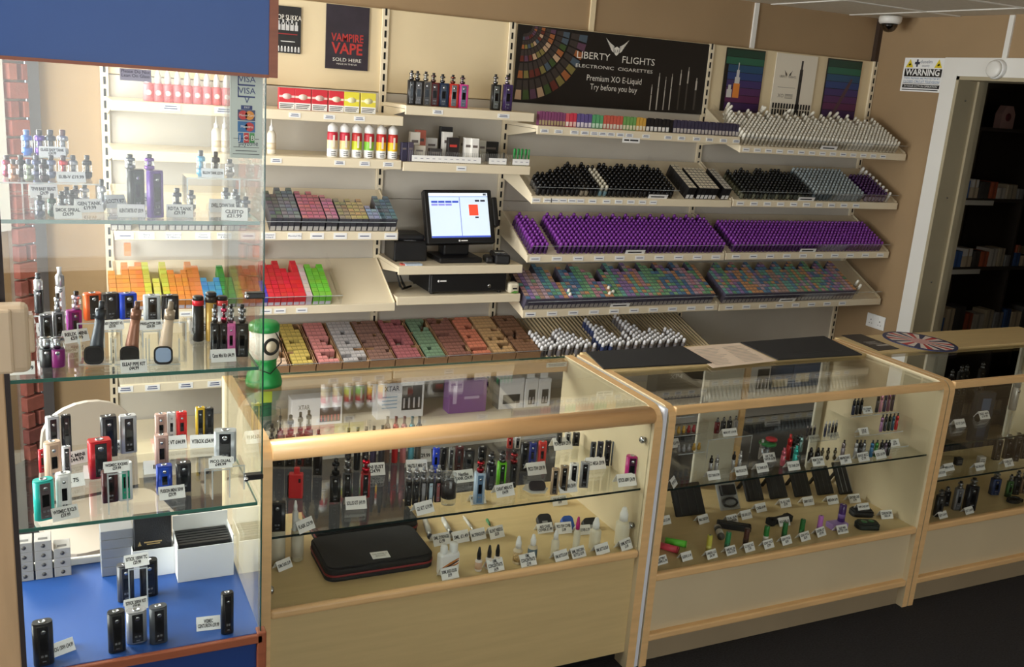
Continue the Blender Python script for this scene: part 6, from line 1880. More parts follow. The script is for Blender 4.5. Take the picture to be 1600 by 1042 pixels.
ob('label', MB().lathe([(0.0215, 0.02), (0.0215, 0.06)], 22), rgb((44, 36, 34)), t)
ob('lid', MB().lathe([(0.019, 0.08), (0.02, 0.082), (0.02, 0.092), (0.017, 0.094)], 22), TANKG, t)
for px, yb, yt, ytk, wp, c, pn_, tc, lab in ((747, 786, 738, 716, 18, (170, 190, 210), (90, 120, 150), (170, 40, 50), 'kit with white and blue swirl wrap in the counter'), (765, 764, 726, 706, 15, (26, 30, 44), (24, 24, 28), (110, 112, 118), 'black kit with blue edge left of the green one'),
                                             (782, 760, 722, 704, 15, (110, 206, 40), (30, 60, 24), (120, 120, 124), 'lime green kit in the counter'), (800, 760, 724, 704, 12, (28, 28, 30), (24, 24, 26), (150, 50, 54), 'narrow black kit right of the green one')):
    mod_px(px, yb, yt, wp, Z, lab, ytk, LO, HI, body=c, panel=pn_, rz=-0.2, tk=dict(c=tc, r=0.0105), d_=0.022)
for px, yb, yt, wp, c, pn_, lab in ((680, 738, 700, 12, (36, 66, 200), (40, 70, 200), 'blue rounded mod under the round rail'), (692, 734, 700, 10, (30, 30, 32), (26, 26, 28), 'black slim mod beside the blue rounded one'), (704, 738, 700, 10, (130, 130, 126), (40, 40, 42), 'grey slim mod beside the black slim one'),
                                    (716, 735, 698, 14, (90, 34, 36), (70, 26, 28), 'maroon mod under the round rail'), (731, 742, 702, 18, (30, 28, 28), (60, 58, 58), 'black etched mod beside the maroon one'), (752, 728, 698, 14, (34, 32, 32), (28, 28, 28), 'black mod behind the swirl wrapped kit'),
                                    (796, 700, 683, 10, (176, 50, 44), (150, 40, 40), 'small red mod right under the rail'), (808, 700, 683, 10, (206, 206, 206), (60, 60, 64), 'small white mod right under the rail'), (818, 735, 692, 14, (24, 24, 26), (22, 22, 24), 'black rounded mod left of the blue one'),
                                    (830, 729, 692, 13, (40, 54, 130), (36, 50, 120), 'dark blue mod between black and red'), (845, 729, 690, 14, (206, 60, 54), (190, 54, 50), 'red mod right of the dark blue one'),
                                    (872, 700, 676, 10, (70, 66, 60), (50, 48, 46), 'dark taupe mod behind the pale card'), (886, 698, 676, 11, (206, 204, 196), (30, 30, 32), 'ivory mod with black face at the back'), (899, 696, 676, 12, (60, 58, 56), (30, 30, 32), 'dark bronze mod at the back of the counter'),
                                    (865, 772, 732, 13, (176, 150, 120), (60, 56, 52), 'sand coloured mod, first of the row of four by the long card'), (879, 768, 728, 14, (150, 130, 104), (40, 38, 36), 'bronze mod, second of the row of four'), (894, 763, 724, 15, (230, 228, 222), (34, 34, 36), 'white mod, third of the row of four'), (911, 761, 722, 15, (150, 150, 152), (44, 44, 46), 'grey mod, last of the row of four'),
                                    (924, 729, 691, 9, (60, 60, 66), (24, 24, 26), 'slim steel edged mod, first of four by the end panel'), (935, 728, 690, 10, (40, 40, 60), (24, 24, 30), 'slim navy mod, second of four by the end panel'), (947, 727, 689, 10, (34, 34, 36), (24, 24, 26), 'slim black mod, third of four by the end panel'), (958, 727, 690, 10, (90, 100, 108), (50, 56, 60), 'slim slate mod, last of four by the end panel'),
                                    (984, 752, 712, 21, (170, 30, 110), (60, 20, 50), 'magenta mod nearest the end panel')):
    mod_px(px, yb, yt, wp, Z, lab, None, LO, BACK + 0.03, body=c, panel=pn_, rz=-0.35, style='oval' if 'rounded' in lab or 'magenta' in lab else 'box')
t = thing('display_device', 'round glossy black device lying on a clear base in the counter', 'device', at(836, 768, Z, LO, HI), -0.2)
ob('clear_base', MB().prism([(0.04 * math.cos(a * math.pi / 3), 0.04 * math.sin(a * math.pi / 3)) for a in range(6)], 0, 0.010), ACRYL, t)
ob('base_edge', MB().prism([(0.0405 * math.cos(a * math.pi / 3), 0.0405 * math.sin(a * math.pi / 3)) for a in range(6)], 0.009, 0.0105), AEDGE, t)
ob('device', MB().prism(rr(0.05, 0.032, 0.012, 4), 0, 0.012, 0, 0, True, M=Matrix.Translation((0.004, 0, 0.014)) @ Matrix.Rotation(0.6, 4, 'X')), rgb((40, 36, 40), 0.1), t)
for px, yb, lab, txt, rz in ((557, 796, 'between the grey and red kits at the shelf front', 'SOLUS KIT £49.99', -0.1), (586, 743, 'behind the red and black kit', 'MINI IJUST\n£24.99', -0.1), (658, 722, 'pale one under the middle of the round rail', 'KIT £29.99', -0.2), (652, 738, 'behind the five slim kits', 'NAUTILUS MINI £27', -0.15), (666, 803, 'in front of the five slim kits', 'GS KIT £19.99', 0.25),
                             (481, 834, 'tilted by the slim frosted bottle', 'FLASK £29.99', 0.5), (726, 754, 'below the black etched mod', 'Nautilus\nTANK £24.99', 0.0), (791, 776, 'in front of the lime green kit', 'CARAT MINI KIT\n£44.99', 0.1), (840, 742, 'below the red and dark blue mods', 'PICO 75W £39.99', 0.0), (889, 770, 'long one below the white mod', 'CUBOID MINI £34.99', 0.0),
                             (933, 734, 'below the four slim mods by the end panel', 'PICO MEGA £39.99', -0.05), (981, 760, 'below the magenta mod', 'ISTICK 60W £34.99', -0.05), (881, 703, 'below the ivory mod at the back', 'POWER 80W £39.99', 0.0), (887, 622, 'high one by the two dark mods on the far shelf', 'IJOY RDTA BOX\n£44.99', 0.0)):
    if px == 887:
        continue
    card_px(px, yb, Z, lab, txt, 33 if px != 889 else 32, 18, rz, LO - 0.015, BACK + 0.03)

# ================================================================== NEAREST COUNTER, FLOOR OF THE DISPLAY
Z = ZC1 + 0.0005
HI = CB - 0.05
LO = CF + 0.03
# black zipped case with red piping
CASE = mat('black_case_fabric', (28, 27, 27), 0.8, var=0.15, vscale=90, bump=0.3, bscale=400)
for cpx, lab in ((((506, 915), (674, 885), (646, 836), (487, 856)), 'black zipped carry case with red piping, front one on the counter floor'), (((486, 852), (646, 832), (628, 784), (476, 800)), 'black zipped carry case half hidden behind the front one')):
    corners = [onZ(x_, y_, Z) for x_, y_ in cpx]
    cc = sum(corners, Vector()) / 4
    ax_ = ((corners[1] - corners[0]) + (corners[2] - corners[3])) / 2
    ay_ = ((corners[3] - corners[0]) + (corners[2] - corners[1])) / 2
    wc, dc_ = ax_.length, ay_.length - 0.006
    t = thing('carry_case', lab, 'case', (cc.x, min(cc.y, CB - 0.03 - dc_ / 2), Z), 0.0)
    ob('lower_shell', MB().prism(rr(wc, dc_, 0.03, 5), 0, 0.014, 0, 0, True), CASE, t)
    ob('red_piping', MB().prism(rr(wc + 0.004, dc_ + 0.004, 0.032, 5), 0.014, 0.020, 0, 0, True), rgb((130, 30, 34), 0.5), t)
    ob('upper_shell', MB().prism(rr(wc, dc_, 0.03, 5), 0.020, 0.036, 0, 0, True).prism(rr(wc - 0.012, dc_ - 0.012, 0.026, 5), 0.036, 0.041, 0, 0, True), CASE, t)
p = onZ(594, 867, Z + 0.0415)
o = thing('flat_price_card', 'white price label lying flat on the black carry case', 'price card', (p.x, p.y, Z + 0.0416), -0.05)
ob('card', MB().box(-0.026, 0.026, -0.02, 0.02, 0, 0.0005), CARD, o)
lettering('COIL MASTER V2\nBAG £14.99', 0.011, INK, o, (0, 0, 0.0009), (0, 0, 0), fit=0.044)
# syringes
for px, yb, yt, dx, lab, r in ((672, 838, 812, -8, 'large clear syringe nearest the carry case', 0.009), (704, 833, 810, -12, 'large clear syringe second from the carry case', 0.008), (740, 829, 808, -15, 'thin clear syringe third from the carry case', 0.005)):
    a, b_ = onZ(px, yb, Z + r), onZ(px + dx, yt, Z + r)
    b_.y = min(b_.y, CB - 0.05)
    t = thing('syringe', lab, 'syringe', a)
    b_ = b_ - a
    ob('barrel', MB().tube([b_ * 0.25, b_ * 0.95], r, 14), mat('clear_barrel', (206, 204, 196), 0.2), t)
    ob('plunger', MB().tube([b_ * 0.0, b_ * 0.27], r * 0.45, 10), rgb((230, 230, 226)), t)
    ob('thumb_rest', MB().tube([b_ * -0.03, b_ * 0.03], r * 1.02, 14), rgb((60, 60, 62)), t)
    ob('nozzle', MB().tube([b_ * 0.95, b_ * 1.1], r * 0.3, 8), rgb((230, 230, 226)), t)
a = onZ(769, 827, Z + 0.004)
t = thing('blunt_needle', 'green hubbed blunt needle lying right of the syringes', 'needle', a)
d_ = onZ(761, 812, Z + 0.004) - a
ob('hub', MB().tube([d_ * 0.45, d_ * 1.0], [0.003, 0.005], 12), rgb((60, 130, 80)), t)
ob('shaft', MB().tube([d_ * -0.2, d_ * 0.47], 0.0012, 8), STEEL, t)
# twin bottles of base liquid
p = at(699, 895, Z, LO, HI)
t = thing('twin_bottle', 'white twin necked base liquid bottle with orange swirl label', 'bottle', p, 0.1)
wv = wpx(35, p)
ob('body', MB().rbox(-wv / 2, wv / 2, -0.014, 0.014, 0, 0.068, 0.008, 2), WHITE, t)
ob('cap', MB().lathe([(0.010, 0.066), (0.011, 0.068), (0.011, 0.084), (0.008, 0.092)], 16, c=(-wv * 0.24, 0)), WHITE, t)
ob('cap', MB().lathe([(0.012, 0.066), (0.0125, 0.068), (0.0125, 0.09), (0.011, 0.094)], 16, c=(wv * 0.24, 0)), WHITE, t)
sw = MB()
for k, (ca, z0_) in enumerate(((0, 0.024), (1, 0.032), (0, 0.038))):
    flatpoly(sw, [(-wv * 0.4, z0_ - 0.012), (wv * 0.1, z0_ - 0.002), (wv * 0.42, z0_ + 0.008), (wv * 0.42, z0_ + 0.012), (0, z0_ + 0.003), (-wv * 0.4, z0_ - 0.009)], ca)
ob('label_swirl', sw, [rgb((206, 130, 60)), rgb((90, 60, 40))], t, (0, -0.0145, 0))
lettering('DIY', 0.012, INK, t, (wv * 0.2, -0.0147, 0.022))
lettering('BASE 100 VG', 0.008, INK, t, (0, -0.0147, 0.010), fit=wv * 0.75)
for px, yb, yt, lab in ((747, 891, 855, 'small black capped dropper, leftmost of three'), (763, 888, 852, 'small black capped dropper, middle of three'), (776, 885, 851, 'small black capped dropper, right of three')):
    p = at(px, yb, Z, LO, HI)
    bottle(p, top_z(px, yt, p) - Z, wpx(5.5, p), lab, body=rgb((226, 216, 206)), cap=BLACK, lab=rgb((206, 170, 140)), capf=0.5, name='dropper_bottle')
for px, yb, yt, c, lab in ((808, 879, 838, (190, 160, 110), 'small bottle with golden printed label and white cap'), (831, 873, 835, (90, 110, 120), 'small bottle with grey blue printed label and white cap')):
    p = at(px, yb, Z, LO, HI)
    bottle(p, top_z(px, yt, p) - Z, wpx(7.5, p), lab, body=rgb((206, 190, 160)), lab=mat('mottled_label_%d' % px, c, 0.5, var=0.6, vscale=220), capf=0.42, name='dropper_bottle')
FROST = mat('frosted_clear_bottle', (216, 208, 184), 0.3)
for px, yb, yt, wp, cap, lab in ((866, 868, 828, 13, WHITE, 'smallest empty frosted bottle with white tip'), (899, 862, 808, 11, rgb((190, 30, 120)), 'slim empty frosted bottle with magenta tip'), (928, 856, 809, 18, WHITE, 'medium empty frosted bottle with white tip'), (970, 850, 793, 22, WHITE, 'largest empty frosted bottle with white tip')):
    p = at(px, yb, Z, LO, HI)
    bottle(p, top_z(px, yt, p) - Z, wpx(wp / 2, p), lab, body=FROST, cap=cap, capf=0.34, name='empty_bottle')
for px, yb, c, lab, w_ in ((849, 818, (34, 34, 36), 'black rubber mod cover with white seam', 0.046), (885, 821, (46, 86, 170), 'blue rubber mod cover', 0.038), (921, 824, (36, 36, 38), 'black rubber mod cover with grey window', 0.052)):
    p = at(px, yb, Z, LO, HI)
    t = thing('rubber_cover', lab, 'mod cover', p, -0.1)
    ob('cover', MB().prism(rr(w_, 0.05, 0.012, 4), 0, 0.022, 0, 0, True, M=Matrix.Rotation(0.7, 4, 'X')), rgb(c, 0.6), t)
    ob('window', MB().box(-w_ * 0.25, w_ * 0.15, -0.012, 0.0, 0.0221, 0.0226, M=Matrix.Rotation(0.7, 4, 'X')), rgb((150, 150, 150)) if 'blue' not in lab else rgb((30, 50, 110)), t)
for px, yb, r, h_, lab in ((433, 880, 0.022, 0.19, 'large clear mixing bottle at the left end of the counter floor'), (464, 874, 0.018, 0.13, 'smaller clear printed bottle beside the large mixing bottle')):
    bottle(at(px, yb, Z, LO, HI), h_, r, lab, body=mat('translucent_bottle', (176, 168, 144), 0.2), lab=rgb((196, 190, 172)), capf=0.2, name='mixing_bottle')
for px, yb, lab, txt, rz, wp, hp in ((692, 852, 'below the first large syringe', '5ML SYRINGE\n£1.99', 0.1, 30, 17), (722, 848, 'below the second large syringe', '3ML £1.49', 0.1, 28, 17), (749, 844, 'below the thin syringe', '1ML SYRINGE £0.99', 0.15, 27, 16), (778, 841, 'below the blunt needle', 'BLUNT NEEDLE\n£0.39', 0.15, 27, 17), (704, 912, 'at the front before the twin necked bottle', '500ML BASE LIQUID\n£9.99', 0.1, 30, 17),
                                     (776, 896, 'before the three black capped droppers', '10ML\nCONCENTRATE\n£4.99', 0.1, 29, 18), (827, 888, 'before the two printed droppers', '10ML\nCONCENTRATE\n£5.99', 0.1, 29, 18), (879, 878, 'before the smallest frosted bottle', '10ML BOTTLE £0.49', 0.2, 27, 15), (906, 873, 'before the magenta tipped bottle', '30ML UNICORN\nBOTTLE £0.99', 0.2, 28, 16), (943, 868, 'before the medium frosted bottle', '30ML BOTTLE £0.69', 0.2, 28, 15),
                                     (981, 860, 'before the largest frosted bottle', '100ML BOTTLE\n£1.49', 0.3, 26, 16), (853, 833, 'below the black rubber cover with white seam', 'AIO CASE\nCOVER £1.99', 0.0, 27, 14), (882, 834, 'below the blue rubber cover', 'PICO 75W COVER\n£1.99', -0.1, 27, 16), (912, 836, 'below the black rubber cover with grey window', '60W COVER £1.99', -0.1, 26, 14), (447, 890, 'tilted at the left end of the counter floor', '250ML FLASK £5.99', 0.45, 27, 15),
                                     (748, 788, 'under the glass shelf at the middle back', 'RDA MASTER\n£9.99', 0.0, 26, 14), (876, 790, 'under the glass shelf toward the end panel', 'CHROME CLEANER\n£4.99', 0.0, 26, 14)):
    card_px(px, yb, Z, lab, txt, wp, hp, rz, LO - 0.008, HI)

# two dark mods on the far shelf edge by the end panel
for px, yt, lab in ((880, 622, 'small brown mod standing on the base shelf, left of two'), (898, 620, 'small black mod standing on the base shelf, right of two')):
    p = onY(px, 642, 4.19)
    mod((p.x, 4.19, ZBS + 0.0005), 0.075, 0.036, lab, body=(70, 56, 48) if px == 880 else (36, 36, 36), rz=-0.3)

# ================================================================== MIDDLE COUNTER, GLASS SHELF
Z = ZG2 + 0.0005
LO, HI = CF + 0.03, CB - 0.09
pr = at(1125, 742, Z, LO, HI)
pr.y = 2.50
pr = Vector((onY(1126, 700, 2.5).x, 2.5, Z))
zr = onY(1126, 684, 2.46).z - Z
riser(pr, 0.19, 0.09, zr, 'large clear riser under four small bottles in the middle counter')
for px, c, lab in ((1119, (110, 30, 34), 'dark red'), (1128.5, (40, 40, 40), 'charcoal'), (1138, (22, 22, 24), 'black'), (1147, (150, 146, 140), 'silver sided')):
    p = onY(px, 676, 2.50)
    mod((p.x, 2.5, Z + zr + 0.0006), 0.042, 0.017, '%s mini kit on the large clear riser' % lab, body=c, panel=tuple(int(v * 0.8) for v in c), rz=-0.2, tk=dict(h=0.016, r=0.005), screen=False)
p = onY(1142, 684, 2.46)
tent((p.x, 2.462, Z + zr + 0.0006), 'on the large clear riser', 'MINI KIT £19.99', 0.062, 0.028, 0.0)
for px, yb, yt, c, lab in ((1109, 738, 712, (30, 30, 32), 'slim black topped tank, first before the large riser'), (1118, 738, 711, (170, 170, 172), 'slim steel tank, second before the large riser'), (1144, 735, 706, (28, 28, 30), 'slim tall black tank, third before the large riser'), (1154, 734, 705, (190, 190, 192), 'slim tall steel tank, fourth before the large riser')):
    pen_px(px, yb, yt, Z, lab, wp=6, lo=LO, hi=HI, c=(180, 180, 182), c2=c, tip=c)
# acrylic stand of mouthpieces by the end panel
t = thing('mouthpiece_stand', 'clear stepped stand of small amber and red mouthpieces by the end panel', 'display stand', (onY(1066, 690, 2.5).x, 2.5, Z))
for k in range(3):
    ob('step', MB().box(-0.055, 0.055, -0.06 + k * 0.04, -0.02 + k * 0.04, 0.05 * k + 0.03, 0.05 * k + 0.033), ACRYL, t)
    ob('step_edge', MB().box(-0.055, 0.055, -0.0606 + k * 0.04, -0.06 + k * 0.04, 0.05 * k + 0.03, 0.05 * k + 0.033), AEDGE, t)
for s_ in (-0.055, 0.052):
    ob('cheek', MB().box(s_, s_ + 0.003, -0.06, 0.06, 0, 0.14), ACRYL, t)
for k in range(15):
    r_, cidx = divmod(k, 5)
    c = ((150, 150, 154), (190, 150, 60), (150, 40, 44))[(r_ + (cidx > 2)) % 3]
    o = ob('mouthpiece', cached('mpc', lambda: MB().lathe([(0.006, 0), (0.0065, 0.012), (0.004, 0.016), (0.0042, 0.024)], 12).mesh('m')), rgb(c, 0.3), None, t.location + Vector((-0.042 + cidx * 0.021, -0.04 + r_ * 0.04, 0.0335 + 0.05 * r_)))
    tag(o, ('steel grey', 'amber', 'dark red')[((150, 150, 154), (190, 150, 60), (150, 40, 44)).index(c)] + ' small mouthpiece on the clear stepped stand by the end panel', 'mouthpiece', 'mouthpieces on the stepped stand')
for px, yb, lab, txt, rz in ((1117, 750, 'before the first two slim tanks of the middle counter', 'EGO TANK £7.99', 0.0), (1160, 743, 'before the tall slim tanks of the middle counter', 'NAUTILUS £7.99', 0.05), (1056, 760, 'askew at the left end of the middle counter shelf', 'DRIP TIPS £2.99', 0.7), (1193, 738, 'before the green lidded tank', 'T2 TANK £6.99', 0.05), (1204, 722, 'higher one right of the green lidded tank', 'AIR TUBE\nVAPOR £6.99', 0.0),
                             (1242, 735, 'before the turquoise kit', 'T3D TANK £7.99', 0.0), (1280, 728, 'before the two round black bottles', 'PRISM T20 TANK\n£19.99', 0.0), (1323, 725, 'before the pale pens of the middle counter', 'MINI PROTANK 3\n£9.99', 0.05), (1351, 721, 'before the steel pens of the middle counter', 'EVOD BCC\n£7.99', 0.05), (1378, 717, 'before the blue and green pens', 'CE5 £4.99', 0.1), (1054, 700, 'yellowish one on the stepped stand side', 'TIPS £2.99', 0.1)):
    card_px(px, yb, Z, lab, txt, 24, 13, rz, LO - 0.012, HI)
t = thing('lidded_tank', 'clear tank with green and red round lids', 'vape tank', at(1196, 716, Z, LO, HI))
ob('stem', MB().lathe([(0.012, 0), (0.013, 0.004), (0.013, 0.05)], 16), TANKG, t)
ob('green_lid', MB().lathe([(0.03, 0.052), (0.031, 0.058), (0.026, 0.062)], 22), rgb((40, 120, 60), 0.3), t)
ob('red_lid', MB().lathe([(0.02, 0.0), (0.02, 0.006), (0.015, 0.009)], 22, M=Matrix.Translation((0.014, 0, 0.066))), rgb((190, 50, 60), 0.3), t)
for px, yb, yt, c, tip, lab in ((1188, 717, 687, (170, 170, 172), (190, 190, 192), 'slim clear tank left of the lidded one'), (1197, 716, 690, (150, 150, 152), (170, 170, 174), 'slim clear tank under the red lid'),
                                (1222, 727, 700, (214, 110, 130), (200, 100, 120), 'pink stubby pen in the middle counter'), (1230, 718, 679, (196, 40, 44), (206, 50, 50), 'red tall pen behind the pink one'), (1236, 715, 682, (30, 30, 32), (24, 24, 26), 'black tall pen between the red and turquoise ones'),
                                (1241, 726, 697, (60, 180, 170), (64, 190, 180), 'turquoise stubby pen in the middle counter'), (1243, 706, 680, (40, 40, 42), (24, 24, 26), 'black pen behind the turquoise one'), (1249, 705, 679, (150, 190, 190), (60, 60, 64), 'pale teal pen behind the turquoise one')):
    pen_px(px, yb, yt, Z, lab, wp=8, lo=LO, hi=HI, c=c, tip=tip, c2=c)
# clear stands with pens at the right end
zs = onY(1264, 688, 2.56).z - Z
riser((onY(1282, 690, 2.56).x, 2.575, Z), 0.13, 0.06, zs, 'clear riser of dark pens right of the turquoise pen')
for k, px in enumerate((1259, 1264.5, 1270)):
    p = onY(px, 688, 2.575)
    pen((p.x, 2.575, Z + zs + 0.0005), 0.052, 'maroon topped dark pen on the clear riser, %s of three' % ('left', 'middle', 'right')[k], r=0.0052, c=(44, 30, 32), c2=(60, 56, 56), tip=(150, 140, 140))
for k, px in enumerate((1287, 1292.5, 1298, 1303)):
    p = onY(px, 687, 2.575)
    pen((p.x, 2.575, Z + zs + 0.0005), 0.062, '%s pen with steel tip on the clear riser, %s of four' % (('navy', 'steel', 'dark brown', 'black')[k], ('first', 'second', 'third', 'last')[k]), r=0.005, c=((36, 40, 70), (150, 150, 154), (60, 44, 40), (34, 32, 34))[k], c2=(150, 150, 154), tip=(206, 206, 210))
for px, lab, txt in ((1272, 'on the clear riser below the maroon pens', 'EVOD £6.99'), (1302, 'on the clear riser below the steel tipped pens', 'EGO C £9.99')):
    p = onY(px, 692, 2.55)
    tent((p.x, 2.546, Z + zs + 0.0006), lab, txt, 0.05, 0.024, 0)
for k, px in enumerate((1265, 1276)):
    p = at(px, 720, Z, LO, HI)
    bottle(p, 0.05, 0.0095, 'black round shouldered refill bottle, %s of two' % ('left', 'right')[k], body=rgb((28, 26, 28), 0.3), cap=rgb((24, 22, 22)), name='refill_bottle')
for k, px in enumerate((1283, 1292, 1303)):
    tank_px(px, 718, 700, Z, 'small clear tank beside the black refill bottles, %s of three' % ('first', 'second', 'third')[k], LO, HI, wp=6, c=(120, 110, 90))
# tiered stand by the right end panel
X0, YS = 2.722, 2.40
TZ = (0.0, 0.045, 0.108)
t = thing('tiered_stand', 'clear three tier stand of pens at the right end of the middle counter', 'display stand', (X0, YS, Z))
for k in range(3):
    ob('tier', MB().box(-0.12, 0.12, -0.05 + k * 0.035, -0.015 + k * 0.035, TZ[k], TZ[k] + 0.003), ACRYL, t)
    ob('tier_edge', MB().box(-0.12, 0.12, -0.0506 + k * 0.035, -0.05 + k * 0.035, TZ[k], TZ[k] + 0.003), AEDGE, t)
for s_ in (-0.12, 0.117):
    ob('cheek', MB().box(s_, s_ + 0.003, -0.05, 0.055, 0, 0.108), ACRYL, t)
pc = [(36, 36, 40), (206, 140, 160), (40, 44, 80), (120, 70, 96), (60, 44, 60)]
pn2 = ['graphite', 'pale pink', 'navy', 'mulberry', 'aubergine']
for k in range(5):
    pen((X0 + 0.022 + k * 0.019, YS + 0.037, Z + TZ[2] + 0.0035), 0.08, '%s pen on the top tier by the end panel' % pn2[k], r=0.0062, c=pc[k], c2=pc[k], tip=(206, 206, 210))
pc2 = [(150, 110, 150), (60, 60, 64), (44, 56, 44), (60, 90, 110), (196, 50, 50)]
pn3 = ['lilac', 'gunmetal', 'olive', 'petrol blue', 'red']
for k in range(5):
    pen((X0 + 0.022 + k * 0.019, YS + 0.002, Z + TZ[1] + 0.0035), 0.066, '%s pen on the middle tier by the end panel' % pn3[k], r=0.0062, c=pc2[k], c2=pc2[k], tip=(40, 40, 42))
for k in range(3):
    pen((X0 - 0.095 + k * 0.018, YS + 0.037, Z + TZ[2] + 0.0035), 0.064, '%s slim pen at the left of the top tier' % ('blue black', 'dark slate', 'jet black')[k], r=0.006, c=((30, 36, 60), (44, 46, 50), (22, 22, 24))[k], c2=(40, 40, 44), tip=(20, 20, 22))
for dx, dy, dz, lab, txt in ((-0.07, -0.012, TZ[1], 'below the three slim pens of the top tier', 'CE4 B\n£7.99'), (-0.022, 0.032, TZ[2], 'beside the three slim pens at the very top', 'CE TANK\n£7.99'), (0.06, -0.046, TZ[0], 'on the lowest tier by the end panel', 'CE4\n£3.99')):
    tent((X0 + dx, YS + dy, Z + dz + 0.0035), lab, txt, 0.046, 0.027, 0)
for k, (px, c, n_) in enumerate(((1315, (150, 140, 146), 'pearl'), (1335, (170, 170, 172), 'bright steel'), (1341, (60, 60, 62), 'smoke'), (1347, (150, 150, 152), 'satin steel'), (1360, (60, 110, 150), 'sea blue'), (1367, (70, 140, 70), 'grass green'), (1375, (60, 56, 60), 'soot'), (1381, (110, 96, 110), 'mauve grey'), (1386, (50, 48, 50), 'ink black'))):
    pen_px(px, 716 - k * 0.6, 688, Z, '%s short pen standing before the tiered stand' % n_, wp=6, lo=LO, hi=2.335, c=c, c2=c, tip=(44, 44, 46))

# ================================================================== MIDDLE COUNTER, FLOOR OF THE DISPLAY
Z = ZC2 + 0.0005
LO, HI = CF + 0.03, CB - 0.05
WAL = mat('black_leather_wallet', (28, 27, 26), 0.55, var=0.2, vscale=50, bump=0.2, bscale=200)
for k, (px, yb, yt, wp) in enumerate(((1030, 806, 770, 16), (1081, 806, 768, 54), (1182, 783, 745, 32), (1219, 779, 742, 33), (1257, 776, 741, 32), (1292, 773, 740, 31), (1326, 772, 734, 31))):
    p = at(px, yb, Z, LO, HI - 0.05)
    w_ = wpx(wp, p)
    h_ = max(0.09, (top_z(px, yt, p) - Z) * 1.25)
    t = thing('leather_case', 'black leather case leaning back, %s from the left end of the middle counter' % ('first', 'wide second', 'third', 'fourth', 'fifth', 'sixth', 'seventh')[k], 'case', p, -0.05)
    M = Matrix.Rotation(-0.6, 4, 'X')
    ob('cover', MB().rbox(-w_ / 2, w_ / 2, 0, 0.012, 0.002, h_, 0.003, 1, M=M), WAL, t)
    q = MB()
    for j in range(3):
        q.box(-w_ * 0.32 + j * w_ * 0.28, -w_ * 0.3 + j * w_ * 0.28, -0.0012, 0, h_ * 0.08, h_ * 0.9, M=M)
    ob('elastic_bands', q, rgb((60, 58, 56)) if k != 6 else rgb((150, 150, 150)), t)
    ob('strut', MB().box(-w_ * 0.1, w_ * 0.1, 0.0, 0.006, 0, h_ * 0.72, M=Matrix.Translation((0, h_ * 0.92, 0)) @ Matrix.Rotation(0.55, 4, 'X')), WAL, t)
p = at(1143, 797, Z, LO, HI - 0.05)
t = thing('blister_pack', 'clear blister pack of a black charger and lead', 'blister pack', p, -0.05)
M = Matrix.Rotation(-0.6, 4, 'X')
ob('backing', MB().rbox(-0.045, 0.045, 0.004, 0.006, 0.002, 0.105, 0.001, 1, M=M), rgb((170, 170, 166)), t)
ob('charger', MB().rbox(-0.032, 0.032, -0.012, 0.004, 0.055, 0.095, 0.004, 2, M=M), BLACK, t)
ob('lead', MB().tube([(0.03 * math.cos(a), -0.006, 0.028 + 0.016 * math.sin(a)) for a in [k * 0.5 for k in range(14)]], 0.004, 8, M=M), BLACK, t)
ob('blister', MB().rbox(-0.040, 0.040, -0.016, 0.004, 0.006, 0.10, 0.006, 2, M=M), ACRYL, t)
# batteries
for px, yb, yt, c, lab, wr in ((1106, 864, 833, (216, 210, 90), 'pale yellow battery cell nearest the neon sleeves', (226, 222, 120)), (1135, 859, 829, (50, 140, 90), 'sea green battery cell between yellow and brown', (40, 120, 80)), (1164, 853, 824, (84, 50, 44), 'brown battery cell left of the white labelled one', (60, 36, 32)), (1195, 849, 821, (50, 130, 60), 'green battery cell with white label', (230, 230, 226)), (1224, 843, 815, (40, 110, 54), 'green battery cell right of the white labelled one', (36, 100, 50)), (1251, 838, 810, (44, 116, 56), 'green battery cell nearest the pink one', (40, 106, 52)), (1279, 832, 805, (196, 120, 206), 'pink battery cell beside the lilac box', (180, 110, 190))):
    p = at(px, yb, Z, LO, HI)
    t = thing('battery_cell', lab, 'battery', p)
    h_ = 0.066
    ob('wrap', MB().lathe([(0.0088, 0), (0.0093, 0.001), (0.0093, h_ - 0.001), (0.0088, h_)], 18), rgb(c, 0.3), t)
    ob('printed_band', MB().lathe([(0.0095, 0.012), (0.0095, 0.03)], 18), rgb(wr, 0.35), t)
    ob('terminal', MB().lathe([(0.004, h_), (0.004, h_ + 0.001)], 12), STEEL, t)
p = at(1307, 824, Z, LO, HI)
t = thing('battery_box', 'lilac plastic battery box with a slot', 'box', p, -0.05)
ob('box', MB().rbox(-0.036, 0.036, -0.02, 0.02, 0, 0.022, 0.003, 2), rgb((170, 140, 206)), t)
ob('slot', MB().box(-0.02, 0.02, -0.0206, -0.0196, 0.009, 0.012), rgb((90, 60, 130)), t)
p2 = Vector((p.x + 0.018, p.y + 0.002, Z + 0.0226))
t = thing('battery_cell', 'deep purple battery cell standing on the lilac box', 'battery', p2)
ob('wrap', MB().lathe([(0.0125, 0), (0.013, 0.001), (0.013, 0.064), (0.012, 0.065)], 18), rgb((70, 36, 110), 0.3), t)
ob('printed_band', MB().lathe([(0.0132, 0.014), (0.0132, 0.03)], 18), rgb((130, 100, 170)), t)
ob('terminal', MB().lathe([(0.005, 0.065), (0.005, 0.0662)], 12), STEEL, t)
